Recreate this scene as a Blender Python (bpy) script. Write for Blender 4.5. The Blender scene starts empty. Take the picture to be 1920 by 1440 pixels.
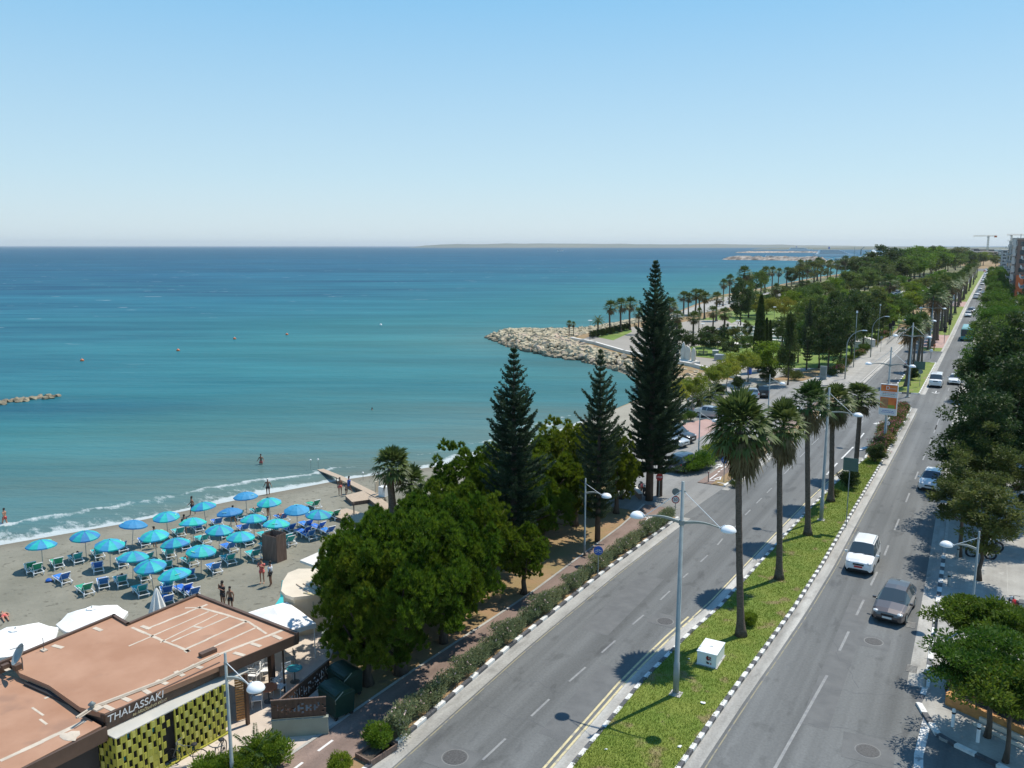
import bpy, bmesh, math, random
import numpy as np
from mathutils import Vector, Matrix
R = math.radians
random.seed(7); rng = np.random.default_rng(11)
C = bpy.context.scene.collection
SC = bpy.context.scene

# ---------------------------------------------------------------- camera
# world: +Y runs along the road away from the viewer, +X to its right, metres
F_, PH, H, YAW = 1560.0, math.atan(259 / 1560.0), 21.0, R(29.9)
cam = bpy.data.cameras.new('camera'); camo = bpy.data.objects.new('camera', cam); C.objects.link(camo)
camo.location = (0, 0, H); camo.rotation_euler = (R(90) - PH, 0, YAW)
cam.sensor_width = 36; cam.lens = F_ / 1920 * 36; cam.clip_start = 0.5; cam.clip_end = 200000
SC.camera = camo
SC.render.resolution_x, SC.render.resolution_y = 1024, 768

# ---------------------------------------------------------------- sky, sun, exposure
SUN_EL, SUN_AZ = R(62), R(22.7)           # azimuth measured from +Y towards +X
w = bpy.data.worlds.new('World'); SC.world = w; w.use_nodes = True
nt = w.node_tree; bg = nt.nodes['Background']
sky = nt.nodes.new('ShaderNodeTexSky'); sky.sky_type = 'NISHITA'; sky.sun_disc = False
sky.sun_elevation = SUN_EL; sky.sun_rotation = SUN_AZ
sky.altitude = 20; sky.air_density = 1.0; sky.dust_density = 0.6; sky.ozone_density = 1.5
SKS = 0.105; bg.inputs[1].default_value = SKS
# the sky model browns at the horizon; a marine haze band (pale, then clear blue) is laid into it by elevation
tcw = nt.nodes.new('ShaderNodeTexCoord'); sep = nt.nodes.new('ShaderNodeSeparateXYZ'); nt.links.new(tcw.outputs['Generated'], sep.inputs[0])
rw = nt.nodes.new('ShaderNodeValToRGB'); nt.links.new(sep.outputs[2], rw.inputs[0]); ew = rw.color_ramp.elements
for q_ in (.1, .2): ew.new(q_)
for e_, (p_, c_) in zip(ew, [(0.0, (.74, .875, .935)), (.08, (.57, .81, .95)), (.29, (.235, .595, .94)), (.9, (.06, .24, .62))]): e_.position = p_; e_.color = (*c_, 1)
sc_w = nt.nodes.new('ShaderNodeVectorMath'); sc_w.operation = 'SCALE'; sc_w.inputs['Scale'].default_value = 0.80 / SKS; nt.links.new(rw.outputs[0], sc_w.inputs[0])
mw = nt.nodes.new('ShaderNodeMix'); mw.data_type = 'RGBA'; mw.inputs[0].default_value = .85; nt.links.new(sky.outputs[0], mw.inputs[6]); nt.links.new(sc_w.outputs[0], mw.inputs[7])
nt.links.new(mw.outputs[2], bg.inputs[0])
sl = bpy.data.lights.new('sun', 'SUN'); sl.energy = 4.2; sl.angle = R(0.5); sl.color = (1.0, 0.93, 0.82)
so = bpy.data.objects.new('sun', sl); C.objects.link(so); so.location = (40, 60, 120)
sd = Vector((math.sin(SUN_AZ) * math.cos(SUN_EL), math.cos(SUN_AZ) * math.cos(SUN_EL), math.sin(SUN_EL)))
so.rotation_euler = sd.to_track_quat('Z', 'Y').to_euler()
SC.view_settings.view_transform = 'Standard'; SC.view_settings.look = 'None'
SC.view_settings.gamma = 1; SC.view_settings.exposure = 0.28
SC.cycles.max_bounces = 6; SC.cycles.transparent_max_bounces = 6; SC.cycles.volume_bounces = 0
SC.cycles.diffuse_bounces = 3; SC.cycles.glossy_bounces = 2

# ---------------------------------------------------------------- where a photographed point stands on the ground
ca, sa = math.cos(YAW), math.sin(YAW)
def G(x, y, z=0.0):
    u = (x - 960) / F_; v = (y - 720) / F_
    k = (H - z) / (v * math.cos(PH) + math.sin(PH)); X = k * u; Y = k * (math.cos(PH) - v * math.sin(PH))
    return (X * ca - Y * sa, X * sa + Y * ca)
def hat(t, s, ytop):                      # height of a thing standing at (t,s) whose top is at row ytop
    Y = -t * sa + s * ca; v = (ytop - 720) / F_
    return H - Y * (v * math.cos(PH) + math.sin(PH)) / (math.cos(PH) - v * math.sin(PH))
def dep(t, s): return -t * sa + s * ca    # distance ahead of the viewer

# ---------------------------------------------------------------- mesh helpers
class MB:
    def __init__(s): s.v = []; s.f = []; s.m = []; s.n = 0
    def add(s, vs, fs, mi=0):
        b = len(s.v); s.v += [tuple(p) for p in vs]; s.f += [tuple(b + i for i in f) for f in fs]; s.m += [mi] * len(fs)
        return s
    def box(s, c, d, rz=0, mi=0, taper=1.0):
        x, y, z = d[0] / 2, d[1] / 2, d[2] / 2; cr, sr = math.cos(rz), math.sin(rz); vs = []
        for k, tz in ((-1, 1.0), (1, taper)):
            for a, b in ((-1, -1), (1, -1), (1, 1), (-1, 1)):
                px, py = a * x * tz, b * y * tz
                vs.append((c[0] + px * cr - py * sr, c[1] + px * sr + py * cr, c[2] + k * z))
        return s.add(vs, [(3, 2, 1, 0), (4, 5, 6, 7), (0, 1, 5, 4), (1, 2, 6, 5), (2, 3, 7, 6), (3, 0, 4, 7)], mi)
    def tube(s, pts, rad, n=8, mi=0, cap=True):
        pts = [Vector(p) for p in pts]
        if not hasattr(rad, '__len__'): rad = [rad] * len(pts)
        vs = []; fs = []; up = Vector((0.13, 0.27, 0.95)).normalized()
        for i, p in enumerate(pts):
            d = (pts[min(i + 1, len(pts) - 1)] - pts[max(i - 1, 0)])
            d = d.normalized() if d.length > 1e-9 else Vector((0, 0, 1))
            a = d.cross(up)
            if a.length < 0.12: a = d.cross(Vector((1, 0, 0)))
            a.normalize(); b = d.cross(a)
            for k in range(n):
                t = 2 * math.pi * k / n; vs.append(p + (a * math.cos(t) + b * math.sin(t)) * rad[i])
        for i in range(len(pts) - 1):
            for k in range(n):
                k2 = (k + 1) % n; fs.append((i * n + k, i * n + k2, (i + 1) * n + k2, (i + 1) * n + k))
        if cap: fs.append(tuple(range(n))[::-1]); fs.append(tuple((len(pts) - 1) * n + k for k in range(n)))
        return s.add(vs, fs, mi)
    def lathe(s, prof, c=(0, 0, 0), n=16, mi=0, wob=0.0):
        vs = []; fs = []
        for r, z in prof:
            for k in range(n):
                t = 2 * math.pi * k / n; rr = r * (1 + wob * ((k % 2) * 2 - 1)); vs.append((c[0] + rr * math.cos(t), c[1] + rr * math.sin(t), c[2] + z))
        for i in range(len(prof) - 1):
            for k in range(n):
                k2 = (k + 1) % n; fs.append((i * n + k, i * n + k2, (i + 1) * n + k2, (i + 1) * n + k))
        return s.add(vs, fs, mi)
    def prism(s, poly, z0, z1, mi=0, top=None, bottom=True):
        n = len(poly); vs = [(p[0], p[1], z0) for p in poly] + [(p[0], p[1], z1) for p in poly]
        s.add(vs, [(i, (i + 1) % n, n + (i + 1) % n, n + i) for i in range(n)], mi)
        s.add(vs[n:], [tuple(range(n))], mi if top is None else top)
        if bottom: s.add(vs[:n], [tuple(range(n))[::-1]], mi)
        return s
    def blob(s, c, r, mi=0, seed=0, rough=0.15, sub=2):
        bm = bmesh.new(); bmesh.ops.create_icosphere(bm, subdivisions=sub, radius=1)
        rr = random.Random(seed); ph = [rr.uniform(0, 6) for _ in range(6)]
        vs = []
        for v in bm.verts:
            p = v.co; k = 1 + rough * (math.sin(p.x * 3 + ph[0]) + math.sin(p.y * 4 + ph[1]) + math.sin(p.z * 3.5 + ph[2]) + .6 * math.sin(p.x * 7 + p.y * 5 + ph[3])) / 2
            vs.append((c[0] + p.x * r[0] * k, c[1] + p.y * r[1] * k, c[2] + p.z * r[2] * k))
        fs = [tuple(v.index for v in f.verts) for f in bm.faces]; bm.free()
        return s.add(vs, fs, mi)
    def mesh(s, name, mats, smooth=False):
        me = bpy.data.meshes.new(name); me.from_pydata(s.v, [], s.f)
        for m in (mats if isinstance(mats, (list, tuple)) else [mats]): me.materials.append(m)
        me.polygons.foreach_set('material_index', s.m)
        bm = bmesh.new(); bm.from_mesh(me); bmesh.ops.recalc_face_normals(bm, faces=bm.faces); bm.to_mesh(me); bm.free()
        me.polygons.foreach_set('use_smooth', [smooth] * len(me.polygons))
        return me
    def obj(s, name, mats, parent=None, smooth=False, bevel=0):
        return link(name, s.mesh(name, mats, smooth), parent, bevel)
def link(name, me, parent=None, bevel=0):
    o = bpy.data.objects.new(name, me); C.objects.link(o)
    if parent is not None: o.parent = parent
    if bevel: b = o.modifiers.new('bevel', 'BEVEL'); b.width = bevel; b.segments = 2; b.limit_method = 'ANGLE'
    return o
def npmesh(name, V, Fc, mat, smooth=False):
    """fast mesh from arrays; Fc is (n,k) with constant k"""
    V = np.asarray(V, dtype=np.float32); Fc = np.asarray(Fc, dtype=np.int32); n, k = Fc.shape
    me = bpy.data.meshes.new(name); me.vertices.add(len(V)); me.vertices.foreach_set('co', V.ravel())
    me.loops.add(n * k); me.loops.foreach_set('vertex_index', Fc.ravel())
    me.polygons.add(n); me.polygons.foreach_set('loop_start', np.arange(n, dtype=np.int32) * k)
    me.polygons.foreach_set('loop_total', np.full(n, k, dtype=np.int32))
    for m in (mat if isinstance(mat, (list, tuple)) else [mat]): me.materials.append(m)
    me.polygons.foreach_set('use_smooth', np.full(n, smooth)); me.update(calc_edges=True); me.validate()
    return me
def tag(o, label=None, cat=None, group=None, kind=None):
    if label: o['label'] = label
    if cat: o['category'] = cat
    if group: o['group'] = group
    if kind: o['kind'] = kind
    return o
def thing(name, label, cat, loc=(0, 0, 0), rz=0, group=None):
    o = bpy.data.objects.new(name, None); C.objects.link(o); o.location = loc; o.rotation_euler = (0, 0, rz)
    o.empty_display_size = 0.3
    return tag(o, label, cat, group)
def dup(root, loc, rz=0, scale=1, label=None, group=None):
    r = root.copy(); C.objects.link(r); r.location = loc; r.rotation_euler = (0, 0, rz)
    r.scale = scale if hasattr(scale, '__len__') else (scale,) * 3
    if label: r['label'] = label
    if group: r['group'] = group
    for ch in root.children:
        c = ch.copy(); C.objects.link(c); c.parent = r
        for g in ch.children:
            d = g.copy(); C.objects.link(d); d.parent = c
    return r
_once = set()
def place(proto, loc, rz=0, scale=1, label=None, group=None):
    """first call moves the prototype itself, later calls copy it"""
    if proto.as_pointer() in _once: return dup(proto, loc, rz, scale, label, group)
    _once.add(proto.as_pointer()); proto.location = loc; proto.rotation_euler = (0, 0, rz)
    proto.scale = scale if hasattr(scale, '__len__') else (scale,) * 3
    if label: proto['label'] = label
    if group: proto['group'] = group
    return proto
def struct(name, mb, mats, smooth=False): return tag(mb.obj(name, mats, None, smooth), kind='structure')

ORD = 'first second third fourth fifth sixth seventh eighth ninth tenth eleventh twelfth thirteenth fourteenth fifteenth sixteenth seventeenth eighteenth nineteenth twentieth twenty-first twenty-second twenty-third twenty-fourth twenty-fifth twenty-sixth twenty-seventh twenty-eighth twenty-ninth thirtieth'.split()
# ---------------------------------------------------------------- materials
def mat(name, col, rough=0.7, var=0.0, scale=1.0, col2=None, bump=0.0, bscale=None, metal=0.0, spec=0.5, detail=5.0,
        rnd=0.0, coat=0.0, trans=0.0, speck=None, lo=0.35, hi=0.65, coords='Object', stretch=None):
    m = bpy.data.materials.new(name); m.use_nodes = True; t = m.node_tree; N = t.nodes; L = t.links
    p = N['Principled BSDF']; p.inputs['Roughness'].default_value = rough; p.inputs['Metallic'].default_value = metal
    p.inputs['Specular IOR Level'].default_value = spec; p.inputs['Coat Weight'].default_value = coat; p.inputs['Coat Roughness'].default_value = 0.05
    base = (*col, 1)
    tc = N.new('ShaderNodeTexCoord'); src = tc.outputs[coords]
    if stretch:
        mp = N.new('ShaderNodeMapping'); mp.inputs['Scale'].default_value = stretch; L.new(src, mp.inputs[0]); src = mp.outputs[0]
    cur = None
    if var or col2:
        n = N.new('ShaderNodeTexNoise'); n.inputs['Scale'].default_value = scale; n.inputs['Detail'].default_value = detail
        n.inputs['Roughness'].default_value = 0.6; L.new(src, n.inputs[0])
        r = N.new('ShaderNodeValToRGB'); r.color_ramp.elements[0].position = lo; r.color_ramp.elements[1].position = hi
        c2 = col2 or tuple(min(1, c * (1 + var)) for c in col); c1 = col if col2 else tuple(c * (1 - var) for c in col)
        r.color_ramp.elements[0].color = (*c1, 1); r.color_ramp.elements[1].color = (*c2, 1)
        L.new(n.outputs[0], r.inputs[0]); cur = r.outputs[0]
    if speck:
        sc, cc, th = speck
        n2 = N.new('ShaderNodeTexNoise'); n2.inputs['Scale'].default_value = sc; n2.inputs['Detail'].default_value = 3; L.new(src, n2.inputs[0])
        r2 = N.new('ShaderNodeValToRGB'); r2.color_ramp.elements[0].position = th; r2.color_ramp.elements[1].position = th + 0.09
        L.new(n2.outputs[0], r2.inputs[0]); mx = N.new('ShaderNodeMix'); mx.data_type = 'RGBA'
        L.new(r2.outputs[0], mx.inputs[0]); mx.inputs[7].default_value = (*cc, 1)
        if cur: L.new(cur, mx.inputs[6])
        else: mx.inputs[6].default_value = base
        cur = mx.outputs[2]
    if rnd:
        oi = N.new('ShaderNodeObjectInfo'); hs = N.new('ShaderNodeHueSaturation')
        ma = N.new('ShaderNodeMath'); ma.operation = 'MULTIPLY_ADD'; L.new(oi.outputs['Random'], ma.inputs[0]); ma.inputs[1].default_value = rnd * 0.16; ma.inputs[2].default_value = 0.5 - rnd * 0.08
        mb = N.new('ShaderNodeMath'); mb.operation = 'MULTIPLY_ADD'; L.new(oi.outputs['Random'], mb.inputs[0]); mb.inputs[1].default_value = -rnd * 0.9; mb.inputs[2].default_value = 1 + rnd * 0.45
        L.new(ma.outputs[0], hs.inputs['Hue']); L.new(mb.outputs[0], hs.inputs['Value'])
        if cur: L.new(cur, hs.inputs['Color'])
        else: hs.inputs['Color'].default_value = base
        cur = hs.outputs[0]
    if cur: L.new(cur, p.inputs['Base Color'])
    else: p.inputs['Base Color'].default_value = base
    if bump:
        n3 = N.new('ShaderNodeTexNoise'); n3.inputs['Scale'].default_value = bscale or scale * 4; n3.inputs['Detail'].default_value = 6; L.new(src, n3.inputs[0])
        b = N.new('ShaderNodeBump'); b.inputs['Strength'].default_value = bump; b.inputs['Distance'].default_value = 0.05
        L.new(n3.outputs[0], b.inputs['Height']); L.new(b.outputs[0], p.inputs['Normal'])
    if trans:      # thin leaves let some light through
        tr = N.new('ShaderNodeBsdfTranslucent'); mxs = N.new('ShaderNodeMixShader'); mxs.inputs[0].default_value = trans
        if cur: L.new(cur, tr.inputs[0])
        else: tr.inputs[0].default_value = base
        out = [n for n in N if n.type == 'OUTPUT_MATERIAL'][0]
        L.new(p.outputs[0], mxs.inputs[1]); L.new(tr.outputs[0], mxs.inputs[2]); L.new(mxs.outputs[0], out.inputs[0])
    return m
M = {}
M['white'] = mat('white_paint', (.80, .80, .78), .5, var=.06, scale=3)
M['white_plastic'] = mat('white_plastic', (.80, .81, .80), .35)
M['canvas'] = mat('white_canvas', (.84, .83, .79), .85, var=.05, scale=2)
M['steel'] = mat('painted_steel', (.27, .31, .305), .45, var=.12, scale=2, metal=.1)
M['steel_dark'] = mat('dark_steel', (.09, .10, .10), .5)
M['lamp'] = mat('lamp_white', (.82, .84, .84), .28)
M['black'] = mat('black_rubber', (.02, .02, .022), .75)
M['asphalt'] = mat('asphalt', (.108, .114, .113), .88, scale=.10, col2=(.145, .15, .147), bump=.25, bscale=14, lo=.3, hi=.7, stretch=(1, .3, 1), speck=(.9, (.088, .092, .092), .63))
M['asphalt2'] = mat('asphalt_pale', (.20, .20, .19), .9, scale=.3, col2=(.245, .243, .23), bump=.3, bscale=12, speck=(.7, (.2, .2, .2), .6))
M['bike'] = mat('red_asphalt', (.205, .145, .118), .9, scale=.5, col2=(.245, .18, .15), bump=.3, bscale=14)
M['gutter'] = mat('concrete_gutter', (.27, .26, .235), .9, scale=1.3, col2=(.43, .42, .385), bump=.2, stretch=(1, .35, 1), lo=.25, hi=.7)
M['kerb'] = mat('kerb_concrete', (.40, .39, .36), .85, var=.12, scale=3)
M['kerb_w'] = mat('kerb_white', (.66, .66, .63), .6, var=.12, scale=4, speck=(5, (.45, .44, .41), .62))
M['kerb_b'] = mat('kerb_black', (.075, .078, .085), .6, var=.2, scale=4, speck=(5, (.22, .22, .22), .62))
M['paint'] = mat('road_paint', (.62, .62, .60), .7, var=.1, scale=3, speck=(3.2, (.27, .275, .275), .55))
M['paint_faded'] = mat('road_paint_faded', (.25, .255, .25), .8, var=.1, scale=3, speck=(2.2, (.21, .215, .22), .5))
M['paint_crisp'] = mat('path_paint', (.68, .67, .65), .7, var=.06, scale=3)
M['yellow_faint'] = mat('worn_yellow_paint', (.26, .235, .16), .8, speck=(2, (.17, .17, .165), .5))
M['yellow'] = mat('yellow_paint', (.56, .48, .27), .75, var=.12, scale=3, speck=(2.6, (.33, .31, .25), .54))
M['grass'] = mat('lawn_grass', (.105, .17, .014), .9, scale=.5, col2=(.17, .21, .03), bump=.8, bscale=9, speck=(.8, (.22, .19, .075), .58), lo=.3, hi=.6)
M['park_lawn'] = mat('park_lawn', (.095, .165, .016), .9, scale=.12, col2=(.15, .22, .03), bump=.8, bscale=3, speck=(.1, (.28, .27, .09), .62))
M['meadow'] = mat('dry_park_ground', (.10, .12, .04), .95, scale=.08, col2=(.22, .19, .10), bump=.8, bscale=3)
M['verge'] = mat('dry_verge', (.31, .19, .105), .95, scale=.35, col2=(.225, .175, .075), bump=.8, bscale=6, speck=(1.1, (.17, .12, .065), .62))
M['grass_blade'] = mat('grass_blade', (.115, .19, .014), .8, scale=.5, col2=(.20, .25, .03), trans=.35, spec=.3, speck=(.8, (.25, .21, .08), .58))
M['litter'] = mat('litter', (.75, .75, .73), .6)
M['pave'] = mat('pavement', (.285, .275, .25), .9, scale=.4, col2=(.36, .35, .32), bump=.2, speck=(1.7, (.38, .37, .34), .6))
M['terrace'] = mat('terrace_paving', (.50, .43, .36), .9, scale=.6, col2=(.60, .52, .44), bump=.2, speck=(3, (.42, .36, .31), .6))
M['plaza'] = mat('plaza_paving', (.255, .235, .20), .9, scale=.05, col2=(.32, .295, .255), bump=.1)
M['redpave'] = mat('red_block_paving', (.36, .23, .20), .9, scale=.4, col2=(.43, .29, .25))
M['stone'] = mat('pale_stone', (.60, .56, .48), .85, var=.12, scale=.4, bump=.6, bscale=2)
M['rock'] = mat('limestone_rock', (.40, .32, .22), .9, scale=.5, col2=(.58, .48, .34), bump=.8, bscale=2, rnd=.25, speck=(1.2, (.33, .28, .22), .58))
M['rockfar'] = mat('breakwater_rock', (.20, .155, .12), .9, scale=.12, col2=(.50, .41, .33), bump=1, bscale=.3, lo=.42, hi=.58)
M['rockwet'] = mat('reef_rock', (.16, .13, .09), .8, scale=.6, col2=(.36, .30, .20), bump=.8, bscale=2, rnd=.25)
M['bark'] = mat('bark', (.10, .075, .055), .95, var=.35, scale=3, bump=1, bscale=8, stretch=(1, 1, .3))
M['palmbark'] = mat('palm_bark', (.13, .10, .075), .95, var=.35, scale=5, bump=1, bscale=12, stretch=(1, 1, 3))
M['palebark'] = mat('pale_bark', (.28, .24, .19), .9, var=.25, scale=3, bump=.6)
M['rust_roof'] = mat('roof_membrane', (.345, .18, .105), .8, scale=.35, col2=(.43, .245, .155), bump=.2, bscale=2, speck=(.55, (.32, .18, .115), .60))
M['sealant'] = mat('roof_sealant', (.53, .455, .36), .8, var=.12, scale=2)
M['brown'] = mat('brown_fascia', (.10, .06, .04), .6, var=.15, scale=1.5)
M['darkwood'] = mat('dark_wood', (.075, .042, .028), .6, var=.25, scale=2, stretch=(4, 4, .5))
M['fence'] = mat('brown_fence', (.17, .115, .09), .8, var=.3, scale=3, stretch=(5, 5, .4), bump=.3)
M['orange_wood'] = mat('orange_wood', (.46, .22, .07), .6, var=.2, scale=3)
M['awning'] = mat('awning_sheet', (.42, .42, .38), .6, scale=.7, col2=(.52, .50, .44))
M['lime'] = mat('lime_panel', (.37, .355, .05), .55, var=.12, scale=1.5)
M['lime2'] = mat('pale_lime_panel', (.50, .475, .11), .55, var=.1, scale=1.5)
M['interior'] = mat('interior_shade', (.022, .022, .024), .6)  # near-black colour standing in for shade indoors
M['tealbox'] = mat('teal_panel', (.02, .30, .33), .5)
M['glass'] = mat('glass', (.045, .065, .075), .06, spec=.8)
M['wallwhite'] = mat('white_wall', (.66, .63, .58), .8, var=.06, scale=1)
M['cream'] = mat('cream_render', (.60, .51, .38), .85, var=.07, scale=.6)
M['kiosk_roof'] = mat('kiosk_roof', (.62, .54, .42), .85, var=.08, scale=.8)
M['greywall'] = mat('grey_green_wall', (.31, .32, .25), .85, var=.08, scale=1)
M['bin'] = mat('green_bin', (.008, .038, .024), .5, var=.2, scale=2)
M['orange'] = mat('orange_plastic', (.55, .15, .05), .45)
M['orangebox'] = mat('orange_crate', (.75, .32, .03), .5)
M['wood'] = mat('boardwalk', (.42, .33, .24), .85, var=.2, scale=3, stretch=(1, 6, 1), bump=.3)
M['blue_c'] = mat('blue_fabric', (.035, .19, .62), .75, rnd=.12)
M['turq_c'] = mat('turquoise_fabric', (.03, .42, .44), .75, rnd=.12)
M['green_c'] = mat('green_fabric', (.02, .34, .20), .75, rnd=.12)
M['umb_blue'] = mat('umbrella_blue', (.055, .36, .62), .65, trans=.25, var=.12, scale=.9, rnd=.25)
M['umb_green'] = mat('umbrella_turquoise', (.03, .55, .52), .65, trans=.25, var=.12, scale=.9, rnd=.25)
M['logo'] = mat('pale_print', (.35, .72, .45), .6)
M['pole'] = mat('umbrella_pole', (.30, .32, .31), .5)
M['skin'] = mat('skin', (.42, .22, .14), .6)
M['skin_tan'] = mat('tanned_skin', (.24, .12, .075), .6)
M['hair'] = mat('dark_hair', (.025, .018, .014), .7)
M['signblue'] = mat('sign_blue', (.015, .10, .42), .45)
M['signred'] = mat('sign_red', (.40, .02, .02), .45)
M['signgreen'] = mat('sign_back_green', (.075, .14, .12), .5)
M['signback'] = mat('sign_back_grey', (.19, .23, .22), .5)
M['signwhite'] = mat('sign_white', (.75, .75, .73), .45)
M['bill_o'] = mat('poster_orange', (.72, .13, .03), .5, scale=2, col2=(.80, .24, .05))
M['bill_b'] = mat('poster_brown', (.35, .16, .08), .5, scale=3, col2=(.60, .30, .10))
M['bill_g'] = mat('poster_green', (.28, .34, .04), .5)
M['palepink'] = mat('pale_pink_flower', (.62, .46, .42), .7)
M['pink'] = mat('pink_flower', (.62, .16, .20), .7, rnd=.2)
M['grate'] = mat('iron_grate', (.07, .07, .07), .7, var=.3, scale=12)
M['red_light'] = mat('red_plastic', (.5, .02, .02), .3)
M['headlamp'] = mat('headlamp_glass', (.62, .64, .64), .12, spec=.9)
M['plate'] = mat('number_plate', (.70, .70, .66), .5)
M['redplate'] = mat('red_plate', (.55, .03, .03), .5)
def paint(name, col, metal=0.0): return mat(name, col, .32, metal=metal, coat=.7, var=.04, scale=.6)
P = dict(white=paint('white_car_paint', (.78, .78, .77)), bronze=paint('bronze_car_paint', (.13, .118, .118), .55), black=paint('black_car_paint', (.02, .021, .023)),
         navy=paint('dark_blue_car_paint', (.02, .035, .06), .3), silver=paint('silver_car_paint', (.50, .52, .53), .5), grey=paint('grey_car_paint', (.16, .18, .18), .4),
         red=paint('red_car_paint', (.42, .03, .03)), teal=paint('teal_bus_paint', (.03, .30, .31)))
# foliage
def leaf(name, c, c2, rnd=.3, trans=.42, scale=.8, rough=.6): return mat(name, c, rough, scale=scale, col2=c2, rnd=rnd, trans=trans, spec=.3, detail=5, lo=.34, hi=.64, speck=(2.3, (c2[0] * 1.25, c2[1] * 1.08, c2[2] * 1.2), .66))
M['lf_pine'] = leaf('pine_foliage', (.052, .108, .007), (.165, .235, .018), scale=1.0, trans=.48)
M['lf_norf'] = leaf('norfolk_foliage', (.022, .046, .026), (.070, .112, .050), scale=.9, trans=.25)
M['lf_palm'] = leaf('palm_leaf', (.045, .085, .018), (.12, .17, .045), scale=1.2, rough=.52, trans=.35)
M['lf_dead'] = leaf('dead_palm_leaf', (.10, .072, .035), (.24, .175, .09), scale=1.2, rough=.8, trans=.2)
M['lf_lime'] = leaf('lime_foliage', (.18, .22, .02), (.32, .34, .045))
M['lf_dark'] = leaf('dark_foliage', (.026, .052, .014), (.08, .12, .028), trans=.34)
M['lf_mid'] = leaf('mid_foliage', (.055, .105, .018), (.14, .20, .035), rnd=.45)
M['lf_olive'] = leaf('olive_foliage', (.055, .08, .018), (.135, .165, .04), rnd=.3)
M['lf_bright'] = leaf('bright_foliage', (.075, .15, .010), (.19, .28, .022))
M['lf_flame'] = leaf('flame_tree_foliage', (.042, .095, .009), (.115, .185, .018))
M['lf_yellow'] = leaf('yellow_foliage', (.17, .17, .02), (.28, .25, .035), rnd=.2)
M['lf_hedge'] = leaf('hedge_foliage', (.115, .155, .065), (.27, .31, .16), scale=2)
M['lf_ficus'] = leaf('ficus_foliage', (.055, .12, .012), (.12, .21, .02), rnd=.2)
# rocks are darker and browner in the tide band just above the water
t_ = M['rock'].node_tree; N_ = t_.nodes; L_ = t_.links; pb = N_['Principled BSDF']; src_ = pb.inputs['Base Color'].links[0].from_socket
ge = N_.new('ShaderNodeNewGeometry'); sp = N_.new('ShaderNodeSeparateXYZ'); L_.new(ge.outputs['Position'], sp.inputs[0]); mr = N_.new('ShaderNodeMapRange'); mr.inputs[1].default_value = -2.0; mr.inputs[2].default_value = -.9
L_.new(sp.outputs[2], mr.inputs[0]); mx_ = N_.new('ShaderNodeMix'); mx_.data_type = 'RGBA'; L_.new(mr.outputs[0], mx_.inputs[0]); mx_.inputs[6].default_value = (.15, .12, .08, 1); L_.new(src_, mx_.inputs[7]); L_.new(mx_.outputs[2], pb.inputs['Base Color'])

def wear(m, k=1.0):
    """tyre-darkened and bleached bands along the road, stains and coarse grain in the surface itself"""
    t = m.node_tree; N = t.nodes; L = t.links; p = N['Principled BSDF']; src = p.inputs['Base Color'].links[0].from_socket; tc = N.new('ShaderNodeTexCoord')
    def layer(sc, st, lo, hi, a, b, src, det=4):
        mp = N.new('ShaderNodeMapping'); mp.inputs['Scale'].default_value = st; L.new(tc.outputs['Object'], mp.inputs[0]); n = N.new('ShaderNodeTexNoise'); n.inputs['Scale'].default_value = sc; n.inputs['Detail'].default_value = det; L.new(mp.outputs[0], n.inputs[0])
        r = N.new('ShaderNodeMapRange'); r.inputs[1].default_value = lo; r.inputs[2].default_value = hi; r.inputs[3].default_value = a; r.inputs[4].default_value = b; L.new(n.outputs[0], r.inputs[0])
        v = N.new('ShaderNodeVectorMath'); v.operation = 'SCALE'; L.new(src, v.inputs[0]); L.new(r.outputs[0], v.inputs['Scale']); return v.outputs[0]
    s = layer(1.15, (1, .012, 1), .35, .65, 1 - .20 * k, 1 + .20 * k, src, 3); s = layer(.35, (1, .22, 1), .35, .65, 1 - .12 * k, 1 + .12 * k, s); s = layer(1.3, (1, .5, 1), .60, .70, 1.0, 1 - .22 * k, s, 2); s = layer(9, (1, 1, 1), .3, .7, 1 - .12 * k, 1 + .12 * k, s, 6)
    L.new(s, p.inputs['Base Color'])
wear(M['asphalt']); wear(M['asphalt2'], .7); wear(M['bike'], .8); wear(M['gutter'], 1.1); wear(M['pave'], .5)
# ================================================================ SETTING
SHORE = [(-92, -40), (-76, 5), (-70.8, 20), (-65.4, 33.8), (-61.5, 42.1), (-58, 52.9), (-54.7, 61), (-49.5, 70), (-46, 82), (-45.5, 98.4), (-45, 115), (-46.5, 133)]
GROYNE_IN = [(-46.5, 133), G(1200, 712, -2), G(1140, 690, -2), G(1085, 678, -2), G(1000, 664, -2), G(950, 650, -2), G(912, 634, -2)]
GROYNE_OUT = [G(912, 631, -2), G(940, 625, -2), G(1010, 626, -2), G(1070, 625, -2), G(1130, 615, -2), G(1190, 603, -2)]
COAST = [G(1240, 588, -2), G(1300, 566, -2), G(1350, 549, -2), G(1440, 535, -2), G(1520, 519, -2), G(1580, 511, -2), G(1650, 503, -2), G(1720, 494, -2), G(1760, 486, -2)]
SEA_Z = -2.0
LINE = np.array(SHORE + GROYNE_IN[1:] + GROYNE_OUT + COAST)
def seg_dist(Px, Py, line):
    d = np.full(Px.shape, 1e9)
    for (x0, y0), (x1, y1) in zip(line[:-1], line[1:]):
        vx, vy = x1 - x0, y1 - y0; l2 = vx * vx + vy * vy + 1e-9
        t = np.clip(((Px - x0) * vx + (Py - y0) * vy) / l2, 0, 1)
        d = np.minimum(d, np.hypot(Px - x0 - t * vx, Py - y0 - t * vy))
    return d
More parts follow.
